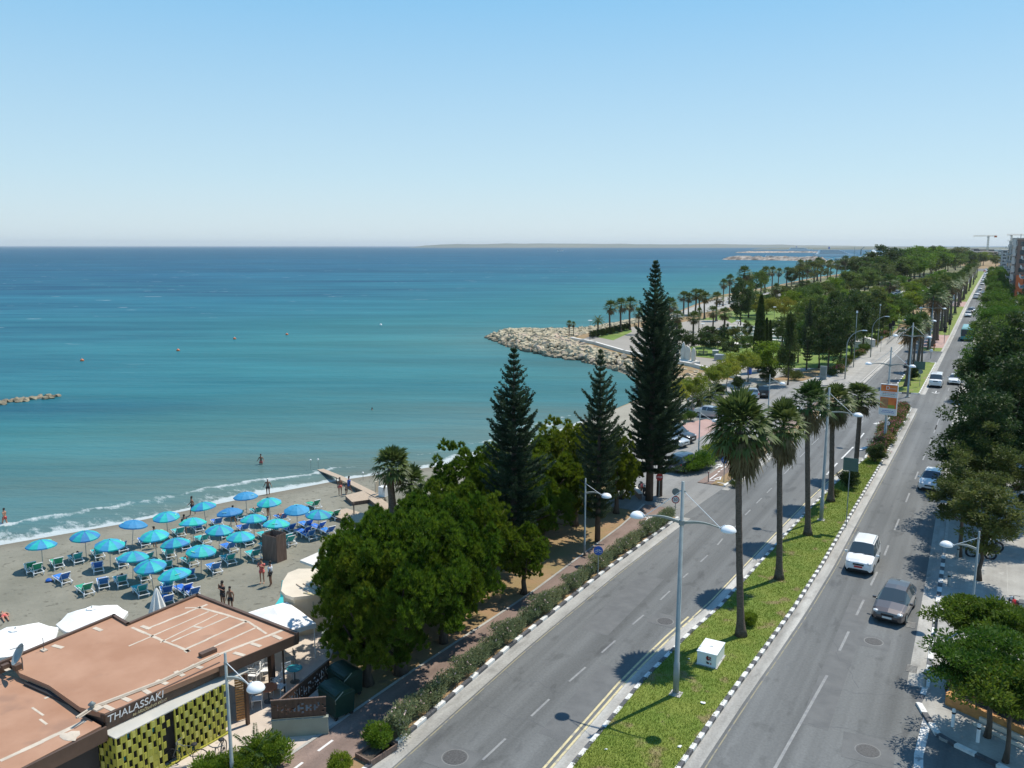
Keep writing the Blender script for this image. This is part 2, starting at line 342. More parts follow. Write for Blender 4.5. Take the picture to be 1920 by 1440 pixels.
def inside(Px, Py, poly):
    poly = np.array(poly); c = np.zeros(Px.shape, bool); n = len(poly)
    for i in range(n):
        x0, y0 = poly[i]; x1, y1 = poly[(i + 1) % n]
        if y0 == y1: continue
        cond = ((y0 > Py) != (y1 > Py)) & (Px < (x1 - x0) * (Py - y0) / (y1 - y0) + x0); c ^= cond
    return c
LANDP = [tuple(p) for p in LINE] + [(60, 4000), (2000, 4000), (2000, -400), (-92, -400)]
def shore_d(X, Y):        # positive inland, negative at sea
    X = np.atleast_1d(np.asarray(X, float)); Y = np.atleast_1d(np.asarray(Y, float))
    return np.where(inside(X, Y, LANDP), 1, -1) * seg_dist(X, Y, LINE)
_zd, _zz = [-60, -8, -2, 0, 3, 9, 20, 27, 31, 33.5], [-7, -2.8, -2.25, -2.0, -1.6, -1.42, -1.15, -.55, -.12, -.06]
def zsand(x, y): return float(np.interp(shore_d(x, y)[0], _zd, _zz))
def GZ(px, py, dz=0.0):   # point on the beach whose thing is dz above the sand
    z = -1.2
    for _ in range(6):
        p = G(px, py, z + dz); z = 0.5 * z + 0.5 * zsand(*p)
    return (p[0], p[1], z)

# ---- sea: one sheet to the horizon, finer near the beach, carrying its distance from the shore
xs = np.concatenate([[-90000, -40000, -15000, -6000, -3000, -1800, -1200, -900, -700], np.arange(-560, -130, 6), np.arange(-130, -34, 1.0), np.arange(-34, 60, 20), [120, 400, 1500, 6000, 30000, 90000]])
ys = np.concatenate([[-3000, -600, -200, -80], np.arange(-30, 150, 1.0), np.arange(150, 520, 6), [560, 620, 700, 800, 950, 1150, 1400, 1800, 2400, 3400, 5000, 9000, 20000, 50000, 120000]])
XX, YY = np.meshgrid(xs, ys, indexing='ij'); nx, ny = XX.shape
dd = shore_d(XX.ravel(), YY.ravel())
V = np.stack([XX.ravel(), YY.ravel(), np.full(nx * ny, SEA_Z)], 1)
idx = np.arange(nx * ny).reshape(nx, ny)
Fq = np.stack([idx[:-1, :-1].ravel(), idx[1:, :-1].ravel(), idx[1:, 1:].ravel(), idx[:-1, 1:].ravel()], 1)
def sea_material():
    m = bpy.data.materials.new('sea_water'); m.use_nodes = True; t = m.node_tree; N = t.nodes; L = t.links; p = N['Principled BSDF']
    p.inputs['Roughness'].default_value = .22; p.inputs['IOR'].default_value = 1.33; p.inputs['Specular IOR Level'].default_value = 0.0
    at = N.new('ShaderNodeAttribute'); at.attribute_name = 'shore'; ab = N.new('ShaderNodeAttribute'); ab.attribute_name = 'beach'
    tc = N.new('ShaderNodeTexCoord')
    def math_(op, a, b=None, c=None, clamp=False):
        n = N.new('ShaderNodeMath'); n.operation = op; n.use_clamp = clamp
        for i, q in enumerate((a, b, c)):
            if q is None: continue
            if isinstance(q, (int, float)): n.inputs[i].default_value = q
            else: L.new(q, n.inputs[i])
        return n.outputs[0]
    def noise(scale, sx, sy, detail=5, rough=.55, rot=R(29.9)):
        mp = N.new('ShaderNodeMapping'); mp.vector_type = 'TEXTURE'; mp.inputs['Rotation'].default_value = (0, 0, rot); mp.inputs['Scale'].default_value = (sx, sy, 1)
        L.new(tc.outputs['Object'], mp.inputs[0]); n = N.new('ShaderNodeTexNoise'); n.inputs['Scale'].default_value = scale
        n.inputs['Detail'].default_value = detail; n.inputs['Roughness'].default_value = rough; L.new(mp.outputs[0], n.inputs[0]); return n.outputs[0]
    def ramp(x, stops):
        r = N.new('ShaderNodeValToRGB'); e = r.color_ramp.elements
        while len(e) < len(stops): e.new(.5)
        for q, (pos, c) in zip(e, stops): q.position = pos; q.color = (*c, 1) if len(c) == 3 else c
        L.new(x, r.inputs[0]); return r.outputs[0]
    def mix(f, a, b):
        n = N.new('ShaderNodeMix'); n.data_type = 'RGBA'
        if isinstance(f, (int, float)): n.inputs[0].default_value = f
        else: L.new(f, n.inputs[0])
        for i, q in ((6, a), (7, b)):
            if isinstance(q, tuple): n.inputs[i].default_value = (*q, 1)
            else: L.new(q, n.inputs[i])
        return n.outputs[2]
    big = noise(.012, 3, 1, 4)
    d = math_('ADD', at.outputs['Fac'], math_('MULTIPLY', math_('SUBTRACT', big, .5), math_('MULTIPLY', at.outputs['Fac'], .6)))
    d = math_('ADD', d, math_('MULTIPLY', math_('SUBTRACT', 1.0, ab.outputs['Fac']), 22.0))
    # depth in log steps of distance from the shore: 1 m .. 2 km
    lg = math_('DIVIDE', math_('LOGARITHM', math_('MAXIMUM', d, 1.0), 10.0), 3.3, clamp=True)
    col = ramp(lg, [(0, (.14, .155, .115)), (.20, (.105, .155, .130)), (.36, (.078, .150, .140)), (.48, (.042, .150, .152)), (.58, (.022, .140, .158)),
                    (.70, (.011, .108, .168)), (.82, (.008, .078, .160)), (1.0, (.010, .062, .135))])
    # sea-grass beds by noise away from the beach, darker patches from the bed attribute
    bed = ramp(noise(.0085, 4.5, 1, 6, .62), [(.43, (0, 0, 0)), (.58, (1, 1, 1))])
    ar = N.new('ShaderNodeAttribute'); ar.attribute_name = 'bed'; bedw = math_('MAXIMUM', math_('MULTIPLY', bed, ramp(lg, [(.55, (0, 0, 0)), (.72, (1, 1, 1))])), math_('MULTIPLY', ar.outputs['Fac'], math_('ADD', noise(.09, 3, 1, 5), .55))); col = mix(math_('MULTIPLY', bedw, .6), col, (.005, .040, .095))
    # wave streaks: brighter and duller reflection of ruffled water painted into the colour
    st = noise(.10, 7, 1, 8, .70); col = mix(math_('MULTIPLY', ramp(st, [(.38, (0, 0, 0)), (.64, (1, 1, 1))]), .75), col, mix(.34, col, (.07, .33, .38)))
    st2 = noise(.028, 9, 1, 8, .68); col = mix(math_('MULTIPLY', ramp(st2, [(.42, (0, 0, 0)), (.60, (1, 1, 1))]), .42), col, mix(.55, col, (.0, .05, .085)))
    # foam: swash at the edge, a broken line further out, and a few whitecaps
    rag = noise(1.3, 2.6, 1, 9, .74, R(-21)); rag2 = noise(.11, 1, 1, 3, .5, 0)
    dr = math_('ADD', at.outputs['Fac'], math_('MULTIPLY', math_('SUBTRACT', rag2, .5), 9.0))
    b1 = ramp(math_('DIVIDE', dr, 24), [(0, (.9, .9, .9)), (.035, (.42, .42, .42)), (.15, (.33, .33, .33)), (.205, (.60, .60, .60)), (.225, (.36, .36, .36)), (.34, (.20, .20, .20)), (.45, (.0, .0, .0)), (1, (0, 0, 0))])
    edge = ramp(math_('DIVIDE', at.outputs['Fac'], 4), [(0, (1, 1, 1)), (.22, (.25, .25, .25)), (.6, (0, 0, 0))])
    fo = math_('MULTIPLY', math_('MAXIMUM', math_('MULTIPLY', b1, ramp(noise(.045, 1, 1, 3, .5, 0), [(.38, (.45, .45, .45)), (.60, (1.0, 1.0, 1.0))])), edge), ab.outputs['Fac'])
    foam = ramp(math_('ADD', fo, math_('MULTIPLY', rag, .9)), [(.80, (0, 0, 0)), (.97, (1, 1, 1))])
    foam = math_('MULTIPLY', foam, .72)
    cap = math_('MULTIPLY', ramp(noise(.15, 2.4, 1, 3, .55), [(.695, (0, 0, 0)), (.72, (1, 1, 1))]), ramp(lg, [(.60, (0, 0, 0)), (.72, (1, 1, 1))]))
    col = mix(math_('MAXIMUM', foam, math_('MULTIPLY', cap, .38)), col, (.62, .66, .65)); L.new(col, p.inputs['Base Color'])
    L.new(math_('ADD', math_('MULTIPLY', foam, .5), .22), p.inputs['Roughness'])
    h = math_('ADD', math_('MULTIPLY', noise(.30, 4, 1, 6, .6), 1.3), math_('MULTIPLY', noise(1.6, 2.5, 1, 5, .6), .22))
    bp = N.new('ShaderNodeBump'); bp.inputs['Strength'].default_value = .75; bp.inputs['Distance'].default_value = .7; L.new(h, bp.inputs['Height']); L.new(bp.outputs[0], p.inputs['Normal'])
    # wind-ruffled water: the mirror part of the surface never reaches full grazing reflection
    gl = N.new('ShaderNodeBsdfGlossy'); gl.inputs['Roughness'].default_value = .22; L.new(bp.outputs[0], gl.inputs['Normal']); fr = N.new('ShaderNodeFresnel'); fr.inputs['IOR'].default_value = 1.33; L.new(bp.outputs[0], fr.inputs['Normal'])
    ms = N.new('ShaderNodeMixShader'); L.new(math_('MINIMUM', fr.outputs[0], .13), ms.inputs[0]); L.new(p.outputs[0], ms.inputs[1]); L.new(gl.outputs[0], ms.inputs[2]); L.new(ms.outputs[0], [n for n in N if n.type == 'OUTPUT_MATERIAL'][0].inputs[0])
    return m
me = npmesh('sea', V, Fq, sea_material())
a = me.attributes.new('shore', 'FLOAT', 'POINT'); a.data.foreach_set('value', np.maximum(-dd, 0).astype(np.float32))
bw = np.clip((112 - YY.ravel()) / 14, 0, 1) * np.clip((XX.ravel() + 110) / 14, 0, 1)
a = me.attributes.new('beach', 'FLOAT', 'POINT'); a.data.foreach_set('value', bw.astype(np.float32))
gx_, gy_ = XX.ravel(), YY.ravel(); bedv = np.zeros(gx_.size)
for (px_, py_, ra, rb_, k_) in [(60, 762, 24, 6, .9), (-60, 770, 26, 7, .9), (90, 530, 190, 45, .8), (420, 545, 150, 40, .5), (300, 500, 300, 60, .5)]:
    q_ = G(px_, py_, -2); a_ = (gx_ - q_[0]) * ca + (gy_ - q_[1]) * sa; b_ = -(gx_ - q_[0]) * sa + (gy_ - q_[1]) * ca; bedv = np.maximum(bedv, k_ * np.exp(-(a_ / ra) ** 2 - (b_ / rb_) ** 2))
a = me.attributes.new('bed', 'FLOAT', 'POINT'); a.data.foreach_set('value', bedv.astype(np.float32))
tag(link('sea', me), kind='structure')

# ---- beach
bx = np.arange(-125, -22, 1.0); by = np.arange(-60, 150, 1.0); BX, BY = np.meshgrid(bx, by, indexing='ij')
bd = shore_d(BX.ravel(), BY.ravel()); bz = np.interp(bd, _zd, _zz)
bz += np.where((bd > 3) & (bd < 28), 1, 0) * (.03 * np.sin(BX.ravel() * 1.7 + BY.ravel() * .6) * np.cos(BY.ravel() * 1.1) + rng.normal(0, .012, BX.size))
idx = np.arange(BX.size).reshape(BX.shape)
Fb = np.stack([idx[:-1, :-1].ravel(), idx[1:, :-1].ravel(), idx[1:, 1:].ravel(), idx[:-1, 1:].ravel()], 1)
def sand_material():
    m = mat('beach_sand', (.175, .168, .128), .95, scale=.22, col2=(.24, .228, .178), bump=1.3, bscale=2.6, speck=(1.9, (.125, .118, .088), .60))
    t = m.node_tree; N = t.nodes; L = t.links; p = N['Principled BSDF']; src = p.inputs['Base Color'].links[0].from_socket
    at = N.new('ShaderNodeAttribute'); at.attribute_name = 'inland'; r = N.new('ShaderNodeValToRGB'); L.new(at.outputs['Fac'], r.inputs[0])
    e = r.color_ramp.elements; e[0].position = .0; e[0].color = (1, 1, 1, 1); e[1].position = .17; e[1].color = (0, 0, 0, 1)
    mx = N.new('ShaderNodeMix'); mx.data_type = 'RGBA'; L.new(r.outputs[0], mx.inputs[0]); L.new(src, mx.inputs[6]); mx.inputs[7].default_value = (.165, .145, .105, 1)
    L.new(mx.outputs[2], p.inputs['Base Color']); return m
me = npmesh('beach', np.stack([BX.ravel(), BY.ravel(), bz], 1), Fb, sand_material(), True)
a = me.attributes.new('inland', 'FLOAT', 'POINT'); a.data.foreach_set('value', np.clip(bd / 20, 0, 1).astype(np.float32))
tag(link('beach', me), kind='structure')

# ---- land sheet (dry verge) from the beach edge to the far town
edge = [(-33.6, -60), (-33.6, 28), (-31.5, 31), (-31.0, 45), (-33, 60), (-38, 72), (-41.5, 84), (-41.5, 110), (-41.0, 128), G(1240, 700), G(1180, 668), G(1100, 648), G(1072, 634), G(1110, 622), G(1190, 606), G(1240, 596), G(1300, 572), G(1350, 553), G(1440, 538), G(1520, 521.5), G(1580, 513), G(1650, 505), G(1720, 496), G(1760, 488)]
far = [(300, 2600), (3000, 2600), (3000, -300), (-33.6, -300)]
g = MB(); g.prism(edge + far, -2.6, -.012, bottom=False)
struct('ground', g, M['verge'])

# ---- road lines as offsets across the road at distances along it
def table(pts, extra=()):
    q = sorted([G(*p)[::-1] for p in pts] + list(extra)); return [a for a, b in q], [b for a, b in q]
TL = {
 'LK': table([], [(-30, -20.2), (24, -20.4), (36, -20.6), (48, -20.4), (62, -19.7), (72, -19.0), (82, -18.5), (104, -17.5), (125, -16.75), (174, -16.0), (192, -15.8), (900, -15.8)]),
 'ML': table([], [(-30, -13.4), (28, -13.4), (36, -13.35), (42, -12.95), (46, -12.5), (58, -11.95), (69, -11.4), (79, -10.7), (88, -9.7)]),
 'MR': table([], [(-30, -9.7), (30, -9.4), (37, -9.1), (42, -8.8), (48, -8.5), (56, -8.28), (67, -8.2), (86, -8.0), (101, -7.9), (131, -7.85), (187, -7.75), (219, -7.7), (320, -7.9), (460, -7.8), (900, -6.6)]),
 'RK': table([], [(-30, 1.0), (37, -.5), (41, -1.3), (48, -1.35), (60, -1.5), (100, -2.1), (180, -2.7), (295, -3.1), (480, -3.4), (900, -3.5)]),
}
def T(k, s): return float(np.interp(s, *TL[k]))
def ribbon(mb, fl, fr, s0, s1, z, step=2.0, mi=0):
    n = max(1, int((s1 - s0) / step)); vs = []; fs = []
    for i in range(n + 1):
        s = s0 + (s1 - s0) * i / n; vs += [(fl(s), s, z), (fr(s), s, z)]
    fs = [(2 * i, 2 * i + 1, 2 * i + 3, 2 * i + 2) for i in range(n)]; mb.add(vs, fs, mi)
off = lambda k, d: (lambda s: T(k, s) + d)
road = MB()
ribbon(road, lambda s: T('LK', s), lambda s: -3.0 if s > 41.5 else 8.0, -30, 41.5, 0.0)
ribbon(road, lambda s: T('LK', s), lambda s: T('RK', s), 41.5, 900, 0.0, 5)
side = [(-1.0, 41.5), G(1760, 1382), G(1812, 1408), G(1865, 1432), G(1935, 1470), (30, 30), (30, -30), (8, -30), (8, 41.5)]
struct('road', road, M['asphalt'])
sr = MB(); sr.prism([(8, -30), (40, -30), (40, 26), (14, 31.5), G(1950, 1478), G(1865, 1434), G(1812, 1409), G(1762, 1383), G(1722, 1322), (-1.2, 41.5), (3, 41.49)][:0] or [(7.99, -30), (40, -30), (40, 26), (14, 31.5), (8, 35)], -.2, .001)
struct('side_road', sr, M['asphalt2'])
# gutters
gt = MB()
ribbon(gt, off('LK', .02), off('LK', .75), -30, 61, .004); ribbon(gt, off('LK', .02), off('LK', .6), 70, 130, .004)
ribbon(gt, off('ML', -.55), off('ML', -.02), -30, 88, .004); ribbon(gt, off('MR', .02), off('MR', .62), -30, 119, .004)
ribbon(gt, off('MR', .02), off('MR', .7), 131, 900, .004, 6); ribbon(gt, off('RK', -.75), off('RK', -.02), 42, 150, .004)
ribbon(gt, off('LK', .02), off('LK', .5), 130, 400, .004)
struct('gutter', gt, M['gutter'])
# kerbs, painted in blocks
kb = MB()
def kerb(f, s0, s1, blk, w=.2, h=.13, cols=(0, 1), duty=.5):
    s = s0; i = 0
    while s < s1 - 1e-6:
        l = blk * 2 * (duty if i % 2 == 0 else 1 - duty) * random.uniform(.86, 1.14); e = min(s + l, s1); a, b = f(s), f(e)
        kb.add([(a - w / 2, s, 0), (a + w / 2, s, 0), (b + w / 2, e, 0), (b - w / 2, e, 0), (a - w / 2, s, h), (a + w / 2, s, h), (b + w / 2, e, h), (b - w / 2, e, h)],
               [(4, 5, 6, 7), (0, 4, 7, 3), (1, 2, 6, 5), (0, 1, 5, 4), (3, 7, 6, 2)], cols[i % 2]); s = e; i += 1; l = 0
def kerbpath(pts, blk, w=.2, h=.13, cols=(0, 1)):
    L = [0]; 
    for a, b in zip(pts[:-1], pts[1:]): L.append(L[-1] + math.dist(a, b))
    X = [p[0] for p in pts]; Y = [p[1] for p in pts]; s = 0; i = 0
    while s < L[-1] - 1e-6:
        e = min(s + blk, L[-1]); a = Vector((np.interp(s, L, X), np.interp(s, L, Y))); b = Vector((np.interp(e, L, X), np.interp(e, L, Y)))
        n = Vector((-(b - a).y, (b - a).x)).normalized() * w / 2
        q = [a - n, b - n, b + n, a + n]; kb.add([(p.x, p.y, 0) for p in q] + [(p.x, p.y, h) for p in q], [(4, 5, 6, 7), (0, 1, 5, 4), (1, 2, 6, 5), (2, 3, 7, 6), (3, 0, 4, 7)], cols[i % 2]); s = e; i += 1
kerb(off('MR', -.1), -10, 88, .5); kerb(off('MR', -.1), 88, 119, .5, duty=.62)
kerb(off('ML', .1), -10, 88, .62)
kerb(off('LK', -.1), -10, 60.6, .75, duty=.45)
kerb(off('LK', -.1), 71, 130, .9, cols=(0, 2))
kerb(off('RK', .1), 42, 62, .8, w=.25); kerb(off('RK', .1), 62, 400, 5, cols=(2, 2))
kerb(off('MR', -.1), 131, 168, 1, cols=(0, 2)); kerb(off('MR', -.1), 186, 900, 8, cols=(2, 2), w=.35)
kerb(off('LK', -.1), 133, 400, 6, cols=(2, 2))
isl_l = [G(1672, 735), G(1692, 708), G(1712, 683)]
kerbpath([(-7.9, 131.2), (-9.2, 130.6), (isl_l[0][0] + .6, isl_l[0][1] - .6), isl_l[0], isl_l[1], isl_l[2], (isl_l[2][0] + .4, 168), (-8.0, 168)], 1.2, cols=(0, 1))
kerbpath([(T('ML', 88), 88), (-9.75, 100), (-9.7, 118), (-9.2, 119.3), (-8.1, 119)], .8, cols=(0, 2))
kerbpath([(-8.0, 186), (-12.3, 186), (-12.3, 232)], 1.5, cols=(2, 2)); kerbpath([(-12.3, 236), (-12.3, 700)], 12, cols=(2, 2))
kerbpath([(-1.25, 42), (-1.3, 41.2), G(1722, 1322), G(1762, 1385), G(1812, 1409), G(1865, 1434), G(1950, 1478)], .85, w=.25)
struct('kerb', kb, [M['kerb_w'], M['kerb_b'], M['kerb']])
# median lawns
md = MB()
ribbon(md, off('ML', .2), off('MR', -.2), -30, 87.8, .11)
ribbon(md, lambda s: float(np.interp(s, [isl_l[0][1], isl_l[1][1], isl_l[2][1], 168], [isl_l[0][0], isl_l[1][0], isl_l[2][0], isl_l[2][0] + .4])) + .15, off('MR', -.2), 131.3, 167.8, .11)
ribbon(md, lambda s: -12.2, off('MR', -.2), 186.2, 193, .11); ribbon(md, lambda s: -12.2, off('MR', -.2), 222, 330, .11); ribbon(md, lambda s: -12.2, off('MR', -.2), 360, 800, .11, 10)
struct('median_lawn', md, M['grass'])
fb = MB(); ribbon(fb, lambda s: float(np.interp(s, [88, 100, 118], [-9.6, -9.65, -9.6])), off('MR', -.2), 87.8, 119, .10); struct('flower_bed', fb, M['verge'])
cx = MB(); ribbon(cx, lambda s: -12.2, off('MR', -.2), 193, 222, .10); ribbon(cx, lambda s: -12.2, off('MR', -.2), 330, 360, .10); struct('median_paving', cx, M['redpave'])
# painted markings
pm = MB(); pf = MB(); py = MB()
def line(mb, pts, w, z=.006):
    for a, b in zip(pts[:-1], pts[1:]):
        a = Vector(a); b = Vector(b); n = Vector((-(b - a).y, (b - a).x)).normalized() * w / 2
        mb.add([(*(a - n), z), (*(b - n), z), (*(b + n), z), (*(a + n), z)], [(0, 1, 2, 3)])
def dashes(mb, pxs, ln, w):
    for p in pxs:
        a = Vector(G(*p)); line(mb, [a - Vector((-.02, 1)) * ln / 2, a + Vector((-.02, 1)) * ln / 2], w)
for (x0, y0), (x1, y1) in [((905, 1425), (948, 1385)), ((996, 1343), (1030, 1311)), ((1067, 1278), (1098, 1251)), ((1128, 1224), (1154, 1201)), ((1186, 1171), (1207, 1153)), ((1238, 1125), (1256, 1108)), ((1281, 1083), (1290, 1075)),
                         ((1313, 1054), (1327, 1041)), ((1345, 1022), (1355, 1010)), ((1377, 989), (1384, 982)), ((1397, 966), (1407, 956)), ((1418, 944), (1428, 934)), ((1438, 924), (1447, 915)), ((1455, 905), (1461, 899))]:
    line(pf, [G(x0, y0), G(x1, y1)], .11)
line(pf, [G(1470, 889), G(1487, 872)], .11); line(pf, [G(1500, 857), G(1512, 845)], .11); line(pf, [G(1522, 834), G(1535, 822)], .11)
lx = [G(1545, 806), G(1620, 725), G(1655, 688), G(1700, 640)]; line(pf, lx, .11)
for s in np.arange(105, 320, 6.5): line(pf, [(-12.4 + .0 * s, s), (-12.4, s + 2.5)], .11)
for x0, y0, x1, y1 in [(1550, 890, 1570, 868), (1578, 860, 1600, 838), (1606, 830, 1620, 812)]: line(pm, [G(x0, y0), G(x1, y1)], .16)
line(pm, [G(1609, 843), G(1626, 838)], .5); line(pm, [G(1640, 795), G(1668, 788)], .5)
for s0, s1 in [(24, 41), (44, 46.6), (49, 51.5), (54, 56.6), (60, 62.3)]:
    tt = lambda s: float(np.interp(s, [24, 42, 58, 112, 130, 300], [-6.6, -5.5, -5.0, -4.4, -4.45, -5.2])); line(pf, [(tt(s0), s0), (tt((s0 + s1) / 2), (s0 + s1) / 2), (tt(s1), s1)], .13)
for s in np.arange(66, 126, 8): line(pf, [(tt(s), s), (tt(s + 3), s + 3)], .13)
line(pf, [(tt(s), s) for s in (104, 115, 130)], .12)
for s in np.arange(136, 420, 7): line(pf, [(tt(s), s), (tt(s + 3.4), s + 3.4)], .13)
line(pm, [(T('RK', 40) + .15, 40), (-1.1, 36), (-.7, 30), (-.2, 22)], .35)
for k in range(12): line(pm, [(-12.2 - .55 * k, 231), (-12.2 - .55 * k, 236)], .3)
for k in range(2):
    o_ = -.62 - .26 * k
    line(py, [(T('ML', s) + o_, s) for s in np.arange(-10, 45, 3)], .11); 
line(py, [(T('ML', s) - .66, s) for s in np.arange(44, 86, 3)], .09)
yf = MB(); line(yf, [(T('MR', s) + .78, s) for s in np.arange(-10, 118, 3)], .06); line(yf, [(T('LK', s) + .86, s) for s in np.arange(-10, 58, 3)], .07); line(yf, [(T('LK', s) + .7, s) for s in np.arange(72, 120, 3)], .07)
arr = G(1755, 735)
line(pm, [(arr[0], arr[1] - 1.4), (arr[0], arr[1] + 1)], .15); line(pm, [(arr[0] - .5, arr[1] - .5), (arr[0], arr[1] - 1.5)], .15); line(pm, [(arr[0] + .5, arr[1] - .5), (arr[0], arr[1] - 1.5)], .15)
struct('road_markings', pm, M['paint']); struct('faded_lane_markings', pf, M['paint_faded']); struct('yellow_lines', py, M['yellow']); struct('worn_yellow_lines', yf, M['yellow_faint'])
# tar seams, repairs and covers in the asphalt
sm = MB(); rr = random.Random(5)
M['seam'] = mat('asphalt_seam', (.10, .105, .11), .9, var=.2, scale=3)
M['patch'] = mat('asphalt_repair', (.112, .116, .116), .9, scale=1.2, col2=(.142, .146, .144), bump=.3, bscale=15)
def crack(x0, y0, x1, y1, n=9, j=.25, wd=.025):
    pts = []
    for i in range(n + 1):
        q = i / n; pts.append((x0 + (x1 - x0) * q + rr.uniform(-j, j) * (0 < i < n), y0 + (y1 - y0) * q + rr.uniform(-j, j) * (0 < i < n)))
    line(sm, pts, wd, .003)
for a, b in [((1590, 1440), (1700, 1372)), ((1560, 1200), (1610, 1290)), ((1500, 1350), (1740, 1400)), ((1300, 1010), (1380, 1025)), ((1440, 950), (1520, 962)), ((1560, 885), (1745, 880)), ((850, 1300), (1030, 1370)),
             ((1130, 1140), (1290, 1180)), ((1640, 1130), (1750, 1090)), ((1540, 1290), (1720, 1310)), ((1560, 1095), (1600, 1120)), ((940, 1260), (1060, 1300)), ((1690, 1380), (1880, 1420))]:
    p, q = G(*a), G(*b); crack(p[0], p[1], q[0], q[1])
struct('tar_seams', sm, M['seam'])
pt = MB()
for cxp, cyp, sx, sy in [(850, 1422, 2.0, 1.6), (1247, 1163, 1.6, 1.5), (1627, 1405, 2.0, 2.0), (1638, 1204, 1.6, 1.5)]:
    q = G(cxp, cyp); pt.box((q[0], q[1], .0035), (sx, sy, .004), rr.uniform(-.1, .1))
for q, sx, sy in [((-5.3, 44), 1.2, 16), ((-17.5, 44), 1.6, 9), ((-15, 33), 1.3, 7)]: pt.box((*q, .0022), (sx, sy, .0015))
struct('asphalt_repair', pt, M['patch'])
for i, (x, y, r, lab) in enumerate([(1638, 1203, .42, 'round iron manhole cover in its pale square behind the grey hatchback'), (1627, 1408, .45, 'round manhole cover lowest in the right carriageway'), (853, 1420, .5, 'manhole patch in the road at the bottom left of the carriageway'), (1247, 1165, .42, 'manhole cover beside the leftmost palm shadow on the road')]):
    q = G(x, y); m_ = MB(); m_.lathe([(0, .012), (r, .012), (r, .0)], (q[0], q[1], .0), 20); m_.lathe([(r + .04, .009), (r + .07, .007)], (q[0], q[1], 0), 20, 1)
    tag(m_.obj('manhole_cover', [M['grate'], M['asphalt2']]), lab, 'manhole cover', 'manhole covers in the road')
for x, y, lab in [(1708, 1172, 'iron drain grate in the gutter below the grey hatchback'), (1709, 1254, 'iron drain grate in the gutter by the lower metal bollard')]:
    q = G(x, y); m_ = MB(); m_.box((q[0], q[1], .006), (.5, .8, .012))
    for k in range(6): m_.box((q[0], q[1] - .35 + .14 * k, .016), (.44, .05, .012), 0, 1)
    tag(m_.obj('drain_grate', [M['grate'], M['gutter']]), lab, 'drain grate', 'gutter drain grates')

# ---- cycle path, verges, pavements
bp_ = [(-10, -24.9), (12, -24.3), (24, -23.7), (31, -23.5), (42, -22.9), (50, -22.9), (57, -22.9), (63.5, -23.4)]
TL['BL'] = ([a for a, b in bp_], [b for a, b in bp_]); TL['BR'] = ([-10, 24, 30, 42, 56, 64], [-21.5, -21.45, -21.4, -21.4, -21.25, -20.9])
bk = MB(); ribbon(bk, off('BL', 0), off('BR', 0), -10, 62.5, .055); ribbon(bk, lambda s: np.interp(s, [71, 90, 130], [-21.6, -20.6, -19.6]), lambda s: T('LK', s) - 1.3, 71, 128, .055)
struct('cycle_path', bk, M['bike'])
be = MB(); ribbon(be, off('BL', -.16), off('BL', 0), -10, 62.5, .075); struct('path_edging', be, M['gutter'])
bb = MB(); ribbon(bb, off('BR', 0), off('LK', -.2), -10, 60.6, .05); ribbon(bb, lambda s: T('LK', s) - 1.3, off('LK', -.2), 71, 128, .05); struct('planting_bed', bb, M['verge'])
bm_ = MB()
BDASH = [(1812, 2), (1752, 58), (1640, 130), (1535, 203)]
for (x, y) in [(x / 4.8 + 640, y / 4.8 + 1140) for x, y in BDASH] + [(x / 4 + 820, y / 4 + 860) for x, y in [(870, 1063), (942, 1010), (1015, 955), (1083, 902), (1147, 855), (1205, 810), (1260, 772), (1310, 733), (1355, 698), (1392, 669), (1427, 641), (1463, 613), (1497, 584), (1532, 555), (1563, 528)]] + [(862, 1252), (772, 1318), (735, 1348)]:
    q = G(x, y); line(bm_, [(q[0] + .02, q[1] - .45), (q[0] - .02, q[1] + .45)], .12, .061)
for s in (20.5, 22.3, 24.1, 17, 15): line(bm_, [(-23.0, s - .45), (-23.0, s + .45)], .12, .061)
def pxline(mb, pts, w, z=.061): line(mb, [G(*p) for p in pts], w, z)
Z8 = lambda x, y: (x / 8.727 + 1180, y / 8.727 + 840)
pxline(bm_, [Z8(340, 1285), Z8(510, 1145)], .12); pxline(bm_, [Z8(225, 1140), Z8(560, 1170)], .14)
pxline(bm_, [Z8(258, 1225), Z8(318, 1135), Z8(425, 1145), Z8(258, 1225)], .12)
pxline(bm_, [Z8(330, 1390), Z8(430, 1335)], .3); 
for a in range(2):      # small bicycle symbol
    cx_, cy_ = G(*Z8(525 + 90 * a, 1195)); line(bm_, [(cx_ + .28 * math.cos(t), cy_ + .4 * math.sin(t)) for t in np.linspace(0, 2 * math.pi, 12)], .09, .061)
pxline(bm_, [Z8(525, 1190), Z8(570, 1160), Z8(615, 1195)], .1)
pxline(bm_, [Z8(1315, 520), Z8(1440, 430)], .12, .06); pxline(bm_, [Z8(1385, 520), Z8(1500, 475), Z8(1480, 530), Z8(1385, 520)], .12, .06); pxline(bm_, [Z8(1300, 535), Z8(1400, 545)], .14, .06); pxline(bm_, [Z8(1440, 570), Z8(1600, 600)], .14, .06)
pxline(bm_, [Z8(1410, 345), Z8(1480, 300)], .16, .06); pxline(bm_, [Z8(1440, 290), Z8(1520, 270), Z8(1500, 320)], .25, .06)
for x, y in [(1465, 395), (1515, 355), (1572, 318), (1612, 280), (1655, 250)]: pxline(bm_, [Z8(x - 18, y + 12), Z8(x + 18, y - 12)], .12, .06)
struct('path_markings', bm_, M['paint_crisp'])
def pxpoly(pts, z): return [G(x, y, z) for x, y in pts]
def slab(name, pts, z, m, z0=-.1): 
    q = MB(); q.prism(pxpoly(pts, z), z0, z, bottom=False); return struct(name, q, m)
